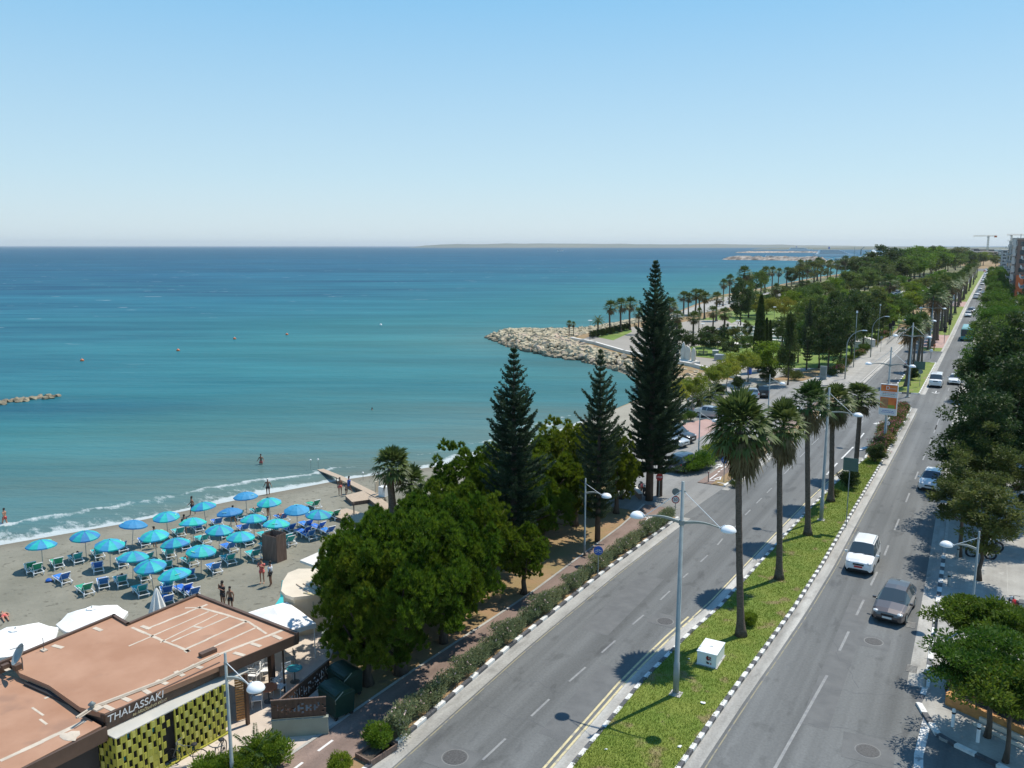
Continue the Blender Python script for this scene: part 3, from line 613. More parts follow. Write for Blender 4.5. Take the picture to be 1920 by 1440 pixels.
# side street into the car park, car park, seaside walk, park
slab('car_park', [(1150, 1012), (1228, 950), (1290, 962), (1335, 925), (1365, 905), (1290, 880), (1330, 850), (1400, 800), (1470, 765), (1530, 735), (1520, 720), (1440, 722), (1395, 738), (1360, 775), (1300, 800), (1262, 798), (1240, 830), (1210, 860), (1150, 880), (1110, 900)][:0] or
     [(1232, 948), (1268, 950), (1330, 932), (1345, 905), (1275, 898), (1320, 850), (1400, 790), (1480, 745), (1545, 722), (1500, 715), (1440, 718), (1395, 730), (1350, 765), (1290, 790), (1250, 800), (1220, 850), (1195, 900)], .006, M['asphalt2'])
g = MB(); g.prism([(-27.5, 60.7), (T('LK', 60.7), 60.7), (T('LK', 66), 66), (T('LK', 71), 71), (-19.5, 71.4), (-20.5, 90), (-19.3, 128), (T('LK', 128) - .3, 132), (-25, 135), (-31, 118), (-29, 90), (-28, 75)], -.1, .003, bottom=False); struct('street_mouth', g, M['asphalt2'])
g = MB(); g.prism([(-31, 60), (-28.1, 75), (-29.1, 90), (-31.1, 118), (-25.2, 135.2), (-41, 128), (-41.5, 84), (-38, 72), (-33, 60)], -.1, -.004, bottom=False); struct('upper_beach', g, mat('upper_beach_sand', (.27, .25, .2), .95, scale=.3, col2=(.33, .31, .25)))
g = MB(); ribbon(g, lambda s: -20.5, off('LK', -.2), 130, 196, .11); struct('kerb_pavement', g, M['pave'])
slab('red_paving', [(1262, 800), (1330, 783), (1385, 745), (1400, 752), (1330, 812), (1290, 830), (1230, 850)], .012, M['redpave'])
slab('seaside_walk', [(1150, 868), (1235, 790), (1300, 745), (1360, 718), (1430, 690), (1500, 672), (1530, 690), (1450, 710), (1385, 730), (1340, 756), (1290, 783), (1225, 845), (1190, 880)], .016, M['pave'])
slab('road_pavement', [(1500, 716), (1545, 722), (1590, 722), (1640, 683), (1688, 640), (1705, 622), (1693, 612), (1672, 627), (1620, 660), (1560, 696)], .12, M['pave'])
slab('plaza', [(1090, 636), (1130, 646), (1250, 676), (1330, 697), (1400, 715), (1425, 700), (1440, 690), (1385, 678), (1330, 672), (1255, 663), (1235, 640), (1230, 620), (1190, 612), (1130, 625)], .03, M['plaza'])
slab('park_lawn', [(1240, 662), (1330, 671), (1385, 676), (1450, 690), (1500, 690), (1560, 690), (1620, 655), (1680, 618), (1700, 590), (1690, 560), (1600, 560), (1500, 565), (1400, 575), (1330, 595), (1250, 610), (1236, 640)], .02, M['park_lawn'])
slab('park_ground', [(1500, 565), (1600, 560), (1690, 560), (1700, 590), (1745, 560), (1800, 515), (1815, 500), (1760, 490), (1650, 507), (1520, 523.5), (1440, 541), (1350, 556), (1400, 574)], .012, M['meadow'])
slab('plaza_lawn', [(1118, 632), (1150, 638), (1185, 622), (1180, 614), (1140, 622)], .035, M['park_lawn'])
slab('park_path', [(1236, 642), (1300, 650), (1345, 640), (1350, 625), (1380, 610), (1360, 600), (1300, 600), (1240, 612)], .03, M['plaza'])
slab('park_walk', [(1250, 600), (1300, 590), (1400, 570), (1480, 552), (1440, 548), (1350, 558), (1300, 575), (1240, 597)], .03, M['pave'])
slab('park_walkway', [(1372, 606), (1420, 625), (1462, 615), (1500, 622), (1505, 617), (1462, 608), (1425, 615), (1382, 601)], .035, M['pave'])
slab('far_car_park', [(1590, 640), (1660, 590), (1720, 556), (1755, 532), (1740, 527), (1690, 548), (1625, 580), (1590, 610)], .03, M['asphalt2'])
# right-hand pavement
g = MB(); g.prism([(-1.2, 41.3), G(1722, 1320, .12), G(1762, 1382, .12), G(1812, 1406, .12), G(1865, 1430, .12), G(1950, 1474, .12), (60, 20), (60, 900), (-3.2, 900), (-3.1, 480), (-2.9, 295), (-2.5, 180), (-1.9, 100), (-1.3, 60), (-1.15, 48)], -.1, .12, bottom=False)
struct('pavement', g, M['pave'])
g = MB()
for k in range(9): g.box((3.2 + .02 * k, 40.2 + k * 2.6, .123), (9.5, .035, .003))
for k in range(5): g.box((.2 + 2.1 * k, 50.5, .1235), (.035, 24, .003))
struct('paving_joints', g, M['gutter'])
# terrace by the restaurant and the strip along the cycle path
g = MB(); g.prism([(-33.5, -10), (-33.5, 27), (-33.2, 31.5), G(560, 1165, .05), G(622, 1172, .05), G(628, 1210, .05), G(600, 1280, .05), G(640, 1330, .05), G(655, 1352, .05), (T('BL', 24) - .17, 24), (-24.5, 16), (-25.06, -10)], -.3, .05, bottom=False)
struct('terrace', g, M['terrace'])
g = MB(); g.prism([GZ(455, 1140)[:2], GZ(470, 1095)[:2], GZ(560, 1040)[:2], GZ(640, 1015)[:2], (-31.2, 42), (-31.0, 31)], -1.2, -.1, bottom=False)
# ================================================================ VEGETATION PROTOTYPES
def unit(v): return v / (np.linalg.norm(v, axis=1, keepdims=True) + 1e-9)
def leafquads(P0, D, L, W, seed=0, droop=0.0):
    """one kite-shaped leaf per point: P0 base points, D directions, L lengths, W widths"""
    g = np.random.default_rng(seed); D = unit(D); n = len(P0)
    S = unit(np.cross(D, unit(g.normal(size=(n, 3))))); L = np.broadcast_to(L, n)[:, None]; W = np.broadcast_to(W, n)[:, None]
    tip = P0 + D * L; tip[:, 2] -= droop * L[:, 0]; mid = P0 + D * L * .45
    V = np.stack([P0, mid + S * W * .5, tip, mid - S * W * .5], 1).reshape(-1, 3)
    return V, np.arange(n * 4).reshape(n, 4)
def cat(parts):
    Vs, Fs, o = [], [], 0
    for V, F in parts: Vs.append(V); Fs.append(F + o); o += len(V)
    return np.concatenate(Vs), np.concatenate(Fs)
def sph(n, g): return unit(g.normal(size=(n, 3)))

def crown_clumps(seed, R_, h0, h1, nclump=60, nleaf=220, lsize=.22, cr=.7, flat=1.0, hollow=.45, gap=0.0, up=.35, shape='round', asp=.55):
    """leaves gathered in clumps through an uneven volume between heights h0 and h1"""
    g = np.random.default_rng(seed); zc, hz = (h0 + h1) / 2, (h1 - h0) / 2; parts = []
    ph = g.uniform(0, 6.3, 4); cents = []
    while len(cents) < nclump:
        d = sph(1, g)[0]; r = g.uniform(hollow, 1) ** .6
        th = math.atan2(d[1], d[0]); k = 1 + .16 * math.sin(2 * th + ph[0]) + .12 * math.sin(3 * th + ph[1] + 2 * d[2]) + .08 * math.sin(5 * th + ph[2])
        z = d[2] * r
        rad = 1.0
        if shape == 'cone': rad = max(.08, (1 - z) / 2 * 1.15)
        if shape == 'umbrella': rad = 1.05 if z > -.2 else .75
        cents.append((d[0] * r * k * R_ * rad, d[1] * r * k * R_ * rad, zc + z * hz * k))
    for c in cents:
        n = int(nleaf * g.uniform(.6, 1.3)); rr = cr * g.uniform(.6, 1.25)
        o = sph(n, g) * (g.uniform(0, 1, (n, 1)) ** .45) * rr; o[:, 2] *= .72 * flat
        p = np.array(c) + o; D = unit(o + g.normal(size=(n, 3)) * rr * .45) + np.array([0, 0, up])
        parts.append(leafquads(p, D, g.uniform(.7, 1.4, n) * lsize, g.uniform(.7, 1.2, n) * lsize * asp, int(g.integers(1e9))))
    return cat(parts), cents
def crown_tufts(seed, cents, ntuft=44, L=.42, spread=.56, up=1.0, blades=24, wid=.062):
    """needle brushes pointing up and out of each bough"""
    g = np.random.default_rng(seed); parts = []
    for (cx_, cy_, cz, rr) in cents:
        n = int(ntuft * rr * rr * 2.2); d = sph(n, g); d[:, 2] = np.abs(d[:, 2]) * 1.0 - .25; d = unit(d); q = g.uniform(.55, 1, (n, 1)) ** .5
        k_ = g.uniform(-1, 1, (n, 1)) ** 1; k_ = np.where(d[:, 2:3] > 0, 1.55, .9); p = np.array((cx_, cy_, cz)) + d * q * rr * np.array([.92, .92, 1]) * np.concatenate([np.ones((n, 2)), k_], 1); p[:, :2] = np.array((cx_, cy_)) + (p[:, :2] - np.array((cx_, cy_))) * np.clip(1.15 - .42 * (p[:, 2:3] - cz) / rr, .25, 1.2); ax = unit(d * .6 + np.array([0, 0, up]))
        b = np.repeat(p, blades, 0); a = np.repeat(ax, blades, 0) + g.normal(size=(n * blades, 3)) * spread * .55
        parts.append(leafquads(b, a, g.uniform(.7, 1.25, n * blades) * L, wid, int(g.integers(1e9))))
    return cat(parts)
def limbs(mb, h0, h1, r0, cents, seed=0, lean=(0, 0), nb=7, n=8, mi=0):
    rr = random.Random(seed); top = (lean[0], lean[1], h1); pts = []; rad = []
    for i in range(6):
        q = i / 5; pts.append((lean[0] * q + rr.uniform(-.06, .06) * (0 < i < 5), lean[1] * q + rr.uniform(-.06, .06) * (0 < i < 5), h1 * q)); rad.append(r0 * (1.35 if i == 0 else 1 - .55 * q))
    mb.tube(pts, rad, n)
    for c in rr.sample(list(cents), min(nb, len(cents))):
        b = Vector(pts[rr.choice([3, 4, 5])]); e = Vector(c[:3]); m_ = (b + e) / 2 + Vector((0, 0, -.12 * (e - b).length))
        mb.tube([b, m_, e], [r0 * .42, r0 * .26, r0 * .08], 6)
    return mb
def top_of(t):
    return max(float(np.percentile([v.co.z for v in c.data.vertices], 99.7)) for c in t.children)
def proto(name, cat_, crown, crown_mat, trunk_mb, trunk_mat, crown_name='crown'):
    t = thing(name, '', cat_, (0, 0, -500))
    link(crown_name, npmesh(name + '_crown', *crown, crown_mat), t)
    if trunk_mb: trunk_mb.obj('trunk', trunk_mat, t, True)
    return t
PR = {}
def broad(key, name, seed, R_, h, ht, matl, cat_='tree', bark='bark', r0=.16, **kw):
    cr, cents = crown_clumps(seed, R_, ht, h, **kw); mb = limbs(MB(), 0, ht + (h - ht) * .35, r0, cents, seed)
    PR[key] = proto(name, cat_, cr, matl, mb, M[bark]); PR[key]['h0'] = h; return PR[key]

# tall Washingtonia palm: trunk, green fans, skirt of dead fans
def fan_leaf(parts, base, d, L, W, seg, g, droop, stem=.9):
    """petiole then a fan of narrow drooping fingers"""
    d = d / np.linalg.norm(d); side = np.cross(d, [0, 0, 1]); side = side / (np.linalg.norm(side) + 1e-9); nrm = np.cross(side, d)
    hub = base + d * stem
    w = .035; V = [base + side * w, base - side * w, hub - side * w * .6, hub + side * w * .6]; parts.append((np.array(V), np.array([[0, 1, 2, 3]])))
    A = np.linspace(-1.25, 1.25, seg); vs = []; fs = []
    for i, a in enumerate(A):
        a2 = a + g.normal() * .04; dd_ = d * math.cos(a2) + side * math.sin(a2); l = L * (1 - .18 * abs(a)) * g.uniform(.85, 1.1)
        s2 = -d * math.sin(a2) + side * math.cos(a2); dz = droop * g.uniform(.6, 1.3)
        m_ = hub + dd_ * l * .55 + nrm * .05 - np.array([0, 0, dz * l * .14]); e = hub + dd_ * l * .96 - np.array([0, 0, dz * l * .48])
        k = len(vs); ww = W * l; vs += [hub + s2 * .01, m_ + s2 * ww, m_ - s2 * ww + nrm * ww * .5, e]; fs += [[k, k + 1, k + 3, k + 2]]
        if i % 3 == 0:    # long loose finger end
            e2 = e - np.array([0, 0, .16 * l]); k = len(vs); vs += [e + s2 * .02, e - s2 * .02, e2, e2 + s2 * .01]; fs += [[k, k + 1, k + 2, k + 3]]
    parts.append((np.array(vs), np.array(fs)))
def palm_proto(key, name, seed, h, nf=52, nd=46, L=1.05, seg=13, r=.2, wind=(-.12, -.05), skirt=2.1, crown=1.0, cat_='palm tree'):
    g = np.random.default_rng(seed); gp = []; dp = []
    for i in range(nf):
        az = i * 2.39996 + g.uniform(-.2, .2); el = R(80) - R(98) * (i / nf) ** 1.05
        d = np.array([math.cos(az) * math.cos(el), math.sin(az) * math.cos(el), math.sin(el)]) + np.array([wind[0], wind[1], 0])
        fan_leaf(gp, np.array([0, 0, h - .25 - .5 * i / nf]), d, L * g.uniform(.8, 1.1) * crown, .088, seg, g, .10 + .95 * i / nf, .95 * crown * g.uniform(.7, 1.15))
    for i in range(nd):
        az = g.uniform(0, 6.283); q = i / nd; el = -R(4) - R(76) * q * g.uniform(.8, 1.05)
        d = np.array([math.cos(az) * math.cos(el), math.sin(az) * math.cos(el), math.sin(el)])
        fan_leaf(dp, np.array([0, 0, h - .75 - (skirt - .8) * q * .75]), d, L * .9 * g.uniform(.7, 1.1), .07, max(6, seg - 4), g, 1.0, .8 * crown * (1 - .4 * q))
    t = thing(name, '', cat_, (0, 0, -500)); t['h0'] = h
    link('green_fronds', npmesh(name + '_green', *cat(gp), M['lf_palm']), t)
    if nd: link('dead_fronds', npmesh(name + '_dead', *cat(dp), M['lf_dead']), t)
    mb = MB(); pts = []; rad = []; ph = g.uniform(0, 6); n = 26
    for i in range(n + 1):
        q = i / n; z = (h - .5) * q; pts.append((.10 * math.sin(q * 3 + ph) - .1 * math.sin(ph), .08 * math.sin(q * 2.3 + ph * 2) - .08 * math.sin(ph * 2), z))
        rad.append(r * (1 + .95 * math.exp(-z / .55)) * (1 - .18 * q) + .012 * (i % 2))
    pts[-1] = (0, 0, h - .5); pts[-2] = (pts[-2][0] * .5, pts[-2][1] * .5, pts[-2][2])
    mb.tube(pts, rad, 12); mb.obj('trunk', M['palmbark'], t, True)
    PR[key] = t; return t
palm_proto('palmA', 'fan_palm', 1, 12.3, nf=62, nd=58, seg=14, L=1.2, crown=1.12)
palm_proto('palmB', 'fan_palm', 2, 11.0, nf=54, nd=50, seg=13, L=1.1)
palm_proto('palmC', 'fan_palm', 3, 11.5, nf=50, nd=48, seg=12, L=1.1)
palm_proto('palmD', 'fan_palm', 4, 10, nf=34, nd=34, seg=8, L=1.25)
palm_proto('palmE', 'fan_palm', 5, 8, nf=30, nd=22, seg=8, L=1.3, skirt=1.6)
def date_palm(key, seed, h, n=34, L=2.6, r=.28):
    g = np.random.default_rng(seed); parts = []
    for i in range(n):
        az = i * 2.39996; el = R(75) - R(95) * i / n; pts = []; p = np.array([0, 0, h]); d = np.array([math.cos(az) * math.cos(el), math.sin(az) * math.cos(el), math.sin(el)])
        for k in range(9):
            pts.append(p.copy()); p = p + d * L / 9; d = d + np.array([0, 0, -.13]); d /= np.linalg.norm(d)
        pts = np.array(pts); T_ = np.gradient(pts, axis=0); sd_ = unit(np.cross(T_, np.array([0, 0, 1.0])))
        for s_ in (-1, 1):
            q = np.repeat(pts[1:], 4, 0) + np.repeat(T_[1:], 4, 0) * np.tile(np.linspace(0, .75, 4), 8)[:, None]
            D = np.repeat(sd_[1:] * s_ + unit(T_[1:]) * .7 + np.array([0, 0, .1]), 4, 0); ll = np.repeat(np.interp(np.arange(1, 9), [1, 3, 8], [.25, .5, .22]), 4) * L / 2.6
            parts.append(leafquads(q, D, ll, .07, int(g.integers(1e9)), droop=.3))
    mb = MB().tube([(0, 0, 0), (.05, 0, h * .3), (0, .05, h * .7), (0, 0, h + .1)], [r * 1.25, r, r * .95, r * 1.05], 10)
    PR[key] = proto('date_palm', 'palm tree', cat(parts), M['lf_palm'], mb, M['palmbark'], 'fronds'); PR[key]['h0'] = h + 1.2
date_palm('date', 9, 5.0)
date_palm('datesmall', 10, .5, n=26, L=1.9, r=.22)

# Norfolk Island pine: whorled tiers of upswept boughs
def norfolk(key, seed, h, Rm, tiers, hb=2.0, dens=1.0, name='norfolk_pine', mat_='lf_norf', gapz=0.5, taper=.85):
    g = np.random.default_rng(seed); parts = []; br = MB()
    br.tube([(0, 0, 0), (.03, 0, h * .35), (0, .03, h * .7), (0, 0, h)], [h * .019, h * .014, h * .008, .012], 9)
    for ti in range(tiers):
        q = ti / (tiers - 1); z = hb + (h - hb) * (q ** .92); Rr = Rm * min(1, (1 - q) * 1.75 + .02) ** taper * min(1, .72 + q * 3) * g.uniform(.78, 1.12) + .04; nb = 6 if q > .75 else 8
        a0 = g.uniform(0, 6.3)
        for b in range(nb):
            if g.random() < .10 and q < .9: continue
            az = a0 + 6.283 * b / nb + g.uniform(-.25, .25); r_ = Rr * g.uniform(.62, 1.12); lift = .12 + .5 * q + g.uniform(-.14, .14); ns = max(4, int(r_ * 7)); uu = np.linspace(.08, 1, ns)
            lift = .18 + .5 * q; px = np.cos(az) * r_ * uu; pyy = np.sin(az) * r_ * uu; pz = z + r_ * (lift * uu ** 1.6 - .10 * np.sin(uu * 3.1))
            bp = np.stack([px, pyy, pz], 1); rep = int(9 * dens); B = np.repeat(bp, rep, 0) + g.normal(size=(ns * rep, 3)) * .05
            out = np.array([math.cos(az), math.sin(az), 0]); sd_ = np.array([-math.sin(az), math.cos(az), 0])
            D = np.outer(np.tile(np.linspace(-1, 1, rep), ns), sd_) * 1.0 + out * .75 + np.array([0, 0, .55]) + g.normal(size=(ns * rep, 3)) * .22
            wd = np.repeat(np.interp(uu, [0, .6, 1], [.30, .36, .16]), rep) * (.75 + .12 * Rm) * min(1, .35 + Rr * .55)
            parts.append(leafquads(B, D, wd * g.uniform(.8, 1.3, ns * rep), .075, int(g.integers(1e9))))
            if q < .9: br.tube([bp[0], bp[ns // 2], bp[-1]], [.03, .02, .006], 4, cap=False)
    D = np.tile([0, 0, 1.0], (14, 1)) + g.normal(size=(14, 3)) * .4
    parts.append(leafquads(np.tile([0, 0, h - .25], (14, 1)), D, .55, .06))
    PR[key] = proto(name, 'conifer', cat(parts), M[mat_], br, M['bark'], 'boughs'); PR[key]['h0'] = h; return PR[key]
norfolk('norfA', 21, 19.7, 2.35, 42, hb=2.6, dens=2.0, taper=.9)
norfolk('norfB', 22, 14.5, 2.25, 28, hb=2.0, dens=1.8, taper=.95)
norfolk('norfC', 23, 15.0, 2.3, 26, hb=2.2, dens=1.7, taper=.95)
# broad bushy pines beside the cycle path
def bushpine(key, seed, R_, h, ht, n, mat_='lf_pine', L=.36, elong=1.0, cr=1.0):
    g = np.random.default_rng(seed); cents = []
    nl = max(6, n // 6); lobes = []; cz = (h + ht) / 2; hz_ = (h - ht) / 2
    for i in range(nl):                      # big boughs stand apart, each carrying its own brushes
        u = (i + .5) / nl; dz = 1 - 2.0 * u; az = i * 2.39996 + g.uniform(-.4, .4); rxy = math.sqrt(max(.02, 1 - dz * dz * .92)) * g.uniform(.66, .84)
        lobes.append((math.cos(az) * rxy * R_ * elong, math.sin(az) * rxy * R_, cz + dz * hz_ * .74 + g.uniform(-.3, .3), g.uniform(.26, .40) * R_))
    for (lx, ly, lz, lr) in lobes:
        for j in range(n // nl + 2):
            d = sph(1, g)[0]; d[2] = d[2] * .9 + .15; cents.append((lx + d[0] * lr * .85, ly + d[1] * lr * .85, max(ht * .6, lz + d[2] * lr * 1.35), g.uniform(.32, .62) * cr))
    cr_ = crown_tufts(seed, cents, L=L)
    mb = limbs(MB(), 0, ht + (h - ht) * .4, .2 + .02 * h, [c[:3] for c in cents], seed, nb=9)
    PR[key] = proto('bushy_pine', 'pine tree', cr_, M[mat_], mb, M['bark']); PR[key]['h0'] = h; return PR[key]
bushpine('pineA', 31, 4.2, 8.6, 1.7, 150)
bushpine('pineB', 32, 3.5, 8.2, 1.3, 110)
bushpine('pineC', 33, 2.7, 6.2, 1.3, 70)
bushpine('pineD', 34, 2.9, 8.8, 1.2, 110)
# cypress, park trees
def cypress(key, seed, h, R_):
    g = np.random.default_rng(seed); n = int(h * 900); z = g.uniform(.04, 1, n) ; r = R_ * np.sin(np.clip(z, 0, 1) ** .75 * math.pi) ** .6 * (1 - .35 * z); az = g.uniform(0, 6.283, n)
    P0 = np.stack([np.cos(az) * r * g.uniform(.75, 1.05, n), np.sin(az) * r * g.uniform(.75, 1.05, n), z * h], 1); D = np.stack([np.cos(az) * .35, np.sin(az) * .35, np.ones(n)], 1) + g.normal(size=(n, 3)) * .2
    PR[key] = proto('cypress', 'cypress tree', leafquads(P0, D, .38, .13, seed), M['lf_dark'], MB().tube([(0, 0, 0), (0, 0, h * .8)], [.12, .03], 6), M['bark']); PR[key]['h0'] = h
cypress('cyp', 41, 12, .95)
broad('lime', 'street_tree', 51, 1.9, 4.7, 2.3, M['lf_lime'], bark='palebark', r0=.09, nclump=46, nleaf=130, lsize=.22, cr=.55, hollow=.3)
broad('lime2', 'street_tree', 52, 2.2, 5.0, 2.3, M['lf_lime'], bark='palebark', r0=.09, nclump=50, nleaf=130, lsize=.22, cr=.6, hollow=.3)
broad('park1', 'park_tree', 53, 2.6, 7, 2.0, M['lf_mid'], nclump=46, nleaf=90, lsize=.36, cr=.8)
broad('park2', 'park_tree', 54, 2.8, 6.6, 1.6, M['lf_mid'], nclump=46, nleaf=80, lsize=.38, cr=.9, flat=.8)
broad('park3', 'park_tree', 55, 2.2, 8, 1.5, M['lf_dark'], nclump=46, nleaf=90, lsize=.36, cr=.7, shape='cone')
broad('park4', 'park_tree', 56, 3.0, 6, 2.0, M['lf_olive'], nclump=44, nleaf=80, lsize=.36, cr=.9, flat=.7)
broad('parkd', 'park_tree', 57, 2.6, 8, 2.0, M['lf_dark'], nclump=56, nleaf=100, lsize=.34, cr=.8)
broad('ball', 'clipped_tree', 58, 1.4, 3.6, 1.2, M['lf_dark'], nclump=30, nleaf=90, lsize=.26, cr=.45, r0=.08)
broad('yellow', 'park_tree', 59, 4.2, 6, 2.2, M['lf_yellow'], nclump=50, nleaf=80, lsize=.36, cr=.9, flat=.7, shape='umbrella')
broad('green', 'park_tree', 60, 3.0, 7, 2.2, M['lf_bright'], nclump=52, nleaf=110, lsize=.34, cr=.8)
broad('ficus', 'ficus_tree', 61, 4.6, 6.2, 1.9, M['lf_ficus'], nclump=110, nleaf=110, lsize=.34, cr=1.0, flat=.8, hollow=.7, shape='umbrella')
broad('ficus2', 'ficus_tree', 62, 4.6, 6.6, 1.9, M['lf_ficus'], nclump=100, nleaf=110, lsize=.36, cr=1.1, flat=.8, hollow=.7)
# right-hand pavement trees, close
broad('bigdark', 'evergreen_tree', 71, 3.3, 14.5, 3.6, M['lf_dark'], nclump=120, nleaf=230, lsize=.26, cr=.85, r0=.26, hollow=.25, shape='round', up=.0)
broad('bigdark2', 'evergreen_tree', 72, 3.4, 12.5, 2.8, M['lf_dark'], nclump=110, nleaf=220, lsize=.26, cr=.85, r0=.24, hollow=.25, up=.0)
broad('olive1', 'evergreen_tree', 73, 2.3, 10.5, 4.4, M['lf_olive'], nclump=64, nleaf=230, lsize=.22, cr=.72, r0=.17, hollow=.2)
broad('olive2', 'evergreen_tree', 74, 1.7, 7.8, 2.8, M['lf_olive'], nclump=46, nleaf=200, lsize=.2, cr=.55, r0=.12, hollow=.2)
broad('flame', 'spreading_tree', 75, 2.9, 5.2, 2.6, M['lf_flame'], nclump=96, nleaf=300, lsize=.19, cr=.75, flat=.45, r0=.15, hollow=.25, up=.5, shape='umbrella', asp=.5)
broad('flame2', 'spreading_tree', 76, 2.2, 4.6, 2.5, M['lf_flame'], nclump=62, nleaf=280, lsize=.19, cr=.7, flat=.45, r0=.12, hollow=.25, up=.5, shape='umbrella', asp=.5)
# shrubs
def shrub(key, name, seed, R_, h, matl, n=24, nleaf=170, lsize=.14, cr=.34, cat_='shrub', flowers=0, elong=1.0, fmat='pink', up=.7):
    g = np.random.default_rng(seed); (V, Fq), cents = crown_clumps(seed, R_, .08, h, nclump=n, nleaf=nleaf, lsize=lsize, cr=cr, hollow=.2, up=up, asp=.32); V = V.copy(); V[:, 0] *= elong; V[:, 2] = np.abs(V[:, 2])
    t = thing(name, '', cat_, (0, 0, -500)); link('foliage', npmesh(name + '_leaf', V, Fq, matl), t)
    mb = MB()
    for k in range(6): mb.tube([(g.uniform(-.1, .1), g.uniform(-.1, .1), 0), (g.uniform(-.5, .5) * R_ * elong, g.uniform(-.5, .5) * R_, h * .6)], [.025, .01], 5)
    mb.obj('stem', M['bark'], t)
    if flowers:
        top = V[rng.choice(np.where(V[:, 2] > h * .55)[0], flowers)]; D = g.normal(size=(flowers * 4, 3)) + np.array([0, 0, .8])
        link('blossom', npmesh(name + '_flower', *leafquads(np.repeat(top, 4, 0) + g.normal(size=(flowers * 4, 3)) * .05, D, .11, .09), M[fmat]), t)
    PR[key] = t; return t
shrub('hedge1', 'oleander_shrub', 81, .75, 1.25, M['lf_hedge'], flowers=16, elong=1.45, fmat='palepink')
shrub('hedge2', 'oleander_shrub', 82, .72, 1.1, M['lf_hedge'], flowers=8, elong=1.5, fmat='palepink')
shrub('hedge3', 'oleander_shrub', 83, .6, .9, M['lf_hedge'], n=18, flowers=12, elong=1.4, fmat='palepink')
shrub('pinkshrub', 'flowering_shrub', 84, .95, 1.15, M['lf_mid'], n=26, flowers=120, elong=1.2)
shrub('round', 'round_shrub', 85, .85, 1.6, M['lf_mid'], n=34, nleaf=220, lsize=.13)
shrub('roundd', 'round_shrub', 86, 1.15, 2.1, M['lf_dark'], n=44, nleaf=220, lsize=.16, cr=.45)
shrub('bright', 'green_shrub', 87, .9, 1.3, M['lf_bright'], n=34, nleaf=200, lsize=.15)
shrub('long', 'green_shrub', 88, 1.1, 1.5, M['lf_bright'], n=46, nleaf=200, lsize=.18, elong=2.0, cr=.5)
shrub('dryshrub', 'dry_shrub', 89, .8, .9, M['lf_olive'], n=20, nleaf=140)
# ================================================================ STREET FURNITURE
def text_mesh(s, size, extrude=.004, font_shear=0.0):
    cu = bpy.data.curves.new('lettering', 'FONT'); cu.body = s; cu.size = size; cu.extrude = extrude; cu.align_x = 'CENTER'; cu.align_y = 'CENTER'; cu.shear = font_shear
    o = bpy.data.objects.new('lettering', cu); C.objects.link(o); bpy.context.view_layer.update()
    me = bpy.data.meshes.new_from_object(o.evaluated_get(bpy.context.evaluated_depsgraph_get())); bpy.data.objects.remove(o); return me
def put_text(s, size, m, parent, loc, rot, name='lettering', shear=0.0, extrude=.004):
    me = text_mesh(s, size, extrude, shear); me.materials.clear(); me.materials.append(m)
    o = link(name, me, parent); o.location = loc; o.rotation_euler = rot; return o

def dome(mb, c, r, h, n=18, mi=0):
    mb.lathe([(0.001, h), (r * .35, h * .95), (r * .65, h * .78), (r * .88, h * .48), (r, h * .12), (r * .97, 0), (r * .5, -.02), (0.001, -.03)], c, n, mi)
def arm_lamp(t, side, L, z, ztop):
    """blade arm, bowl and stay rod; side is +-1 across the road"""
    a = MB(); n = 7; top = []; bot = []
    for i in range(n + 1):
        q = i / n; x = side * (.05 + L * q); zz = z + .16 * math.sin(q * math.pi * .9) - .03 * q; th = .15 * (1 - .72 * q)
        top.append((x, zz + th / 2, .055 * (1 - .5 * q))); bot.append((x, zz - th / 2, 0))
    vs = []
    for (x, z1, w), (_, z2, _) in zip(top, bot): vs += [(x, -w, z1), (x, w, z1), (x, w * .3, z2), (x, -w * .3, z2)]
    fs = []
    for i in range(n):
        for k in range(4): fs.append((4 * i + k, 4 * i + (k + 1) % 4, 4 * i + 4 + (k + 1) % 4, 4 * i + 4 + k))
    a.add(vs, fs + [(0, 1, 2, 3), (4 * n + 3, 4 * n + 2, 4 * n + 1, 4 * n)]); a.obj('arm', M['steel'], t)
    hx = side * (L + .38); b = MB(); dome(b, (hx, 0, z - .06), .35, .27); o = b.obj('lamp_shade', M['lamp'], t, True)
    s_ = MB(); s_.tube([(side * L * .98, 0, z + .02), (hx - side * .15, 0, z + .20)], .03, 6); s_.tube([(side * .05, 0, ztop), (side * L, 0, z + .06)], .016, 5); s_.obj('stay_rod', M['lamp'], t)
def double_lamp(name, z=8.45, ztop=9.9, h=10.4, L=1.75, r=.15):
    t = thing(name, '', 'street lamp', (0, 0, -500)); m = MB()
    m.tube([(0, 0, 0), (0, 0, 1.6), (0, 0, 1.62), (0, 0, h - .01), (0, 0, h)], [r, r * .96, r * .82, r * .5, .01], 12); m.obj('pole', M['steel'], t, True)
    b = MB().box((0, 0, .01), (.55, .55, .06)); b.lathe([(r + .03, .04), (r + .03, .12), (r, .12)], (0, 0, 0), 12); b.obj('base_plate', M['kerb'], t)
    c = MB().tube([(-.16, 0, ztop + .05), (.16, 0, ztop + .05)], .03, 6); c.obj('bracket', M['steel'], t); c = MB(); c.lathe([(r * .9, -.1), (r * .9, .12), (r * .6, .12)], (0, 0, z), 10); c.obj('collar', M['steel'], t)
    for sd_ in (-1, 1): arm_lamp(t, sd_, L, z, ztop + .05)
    return t
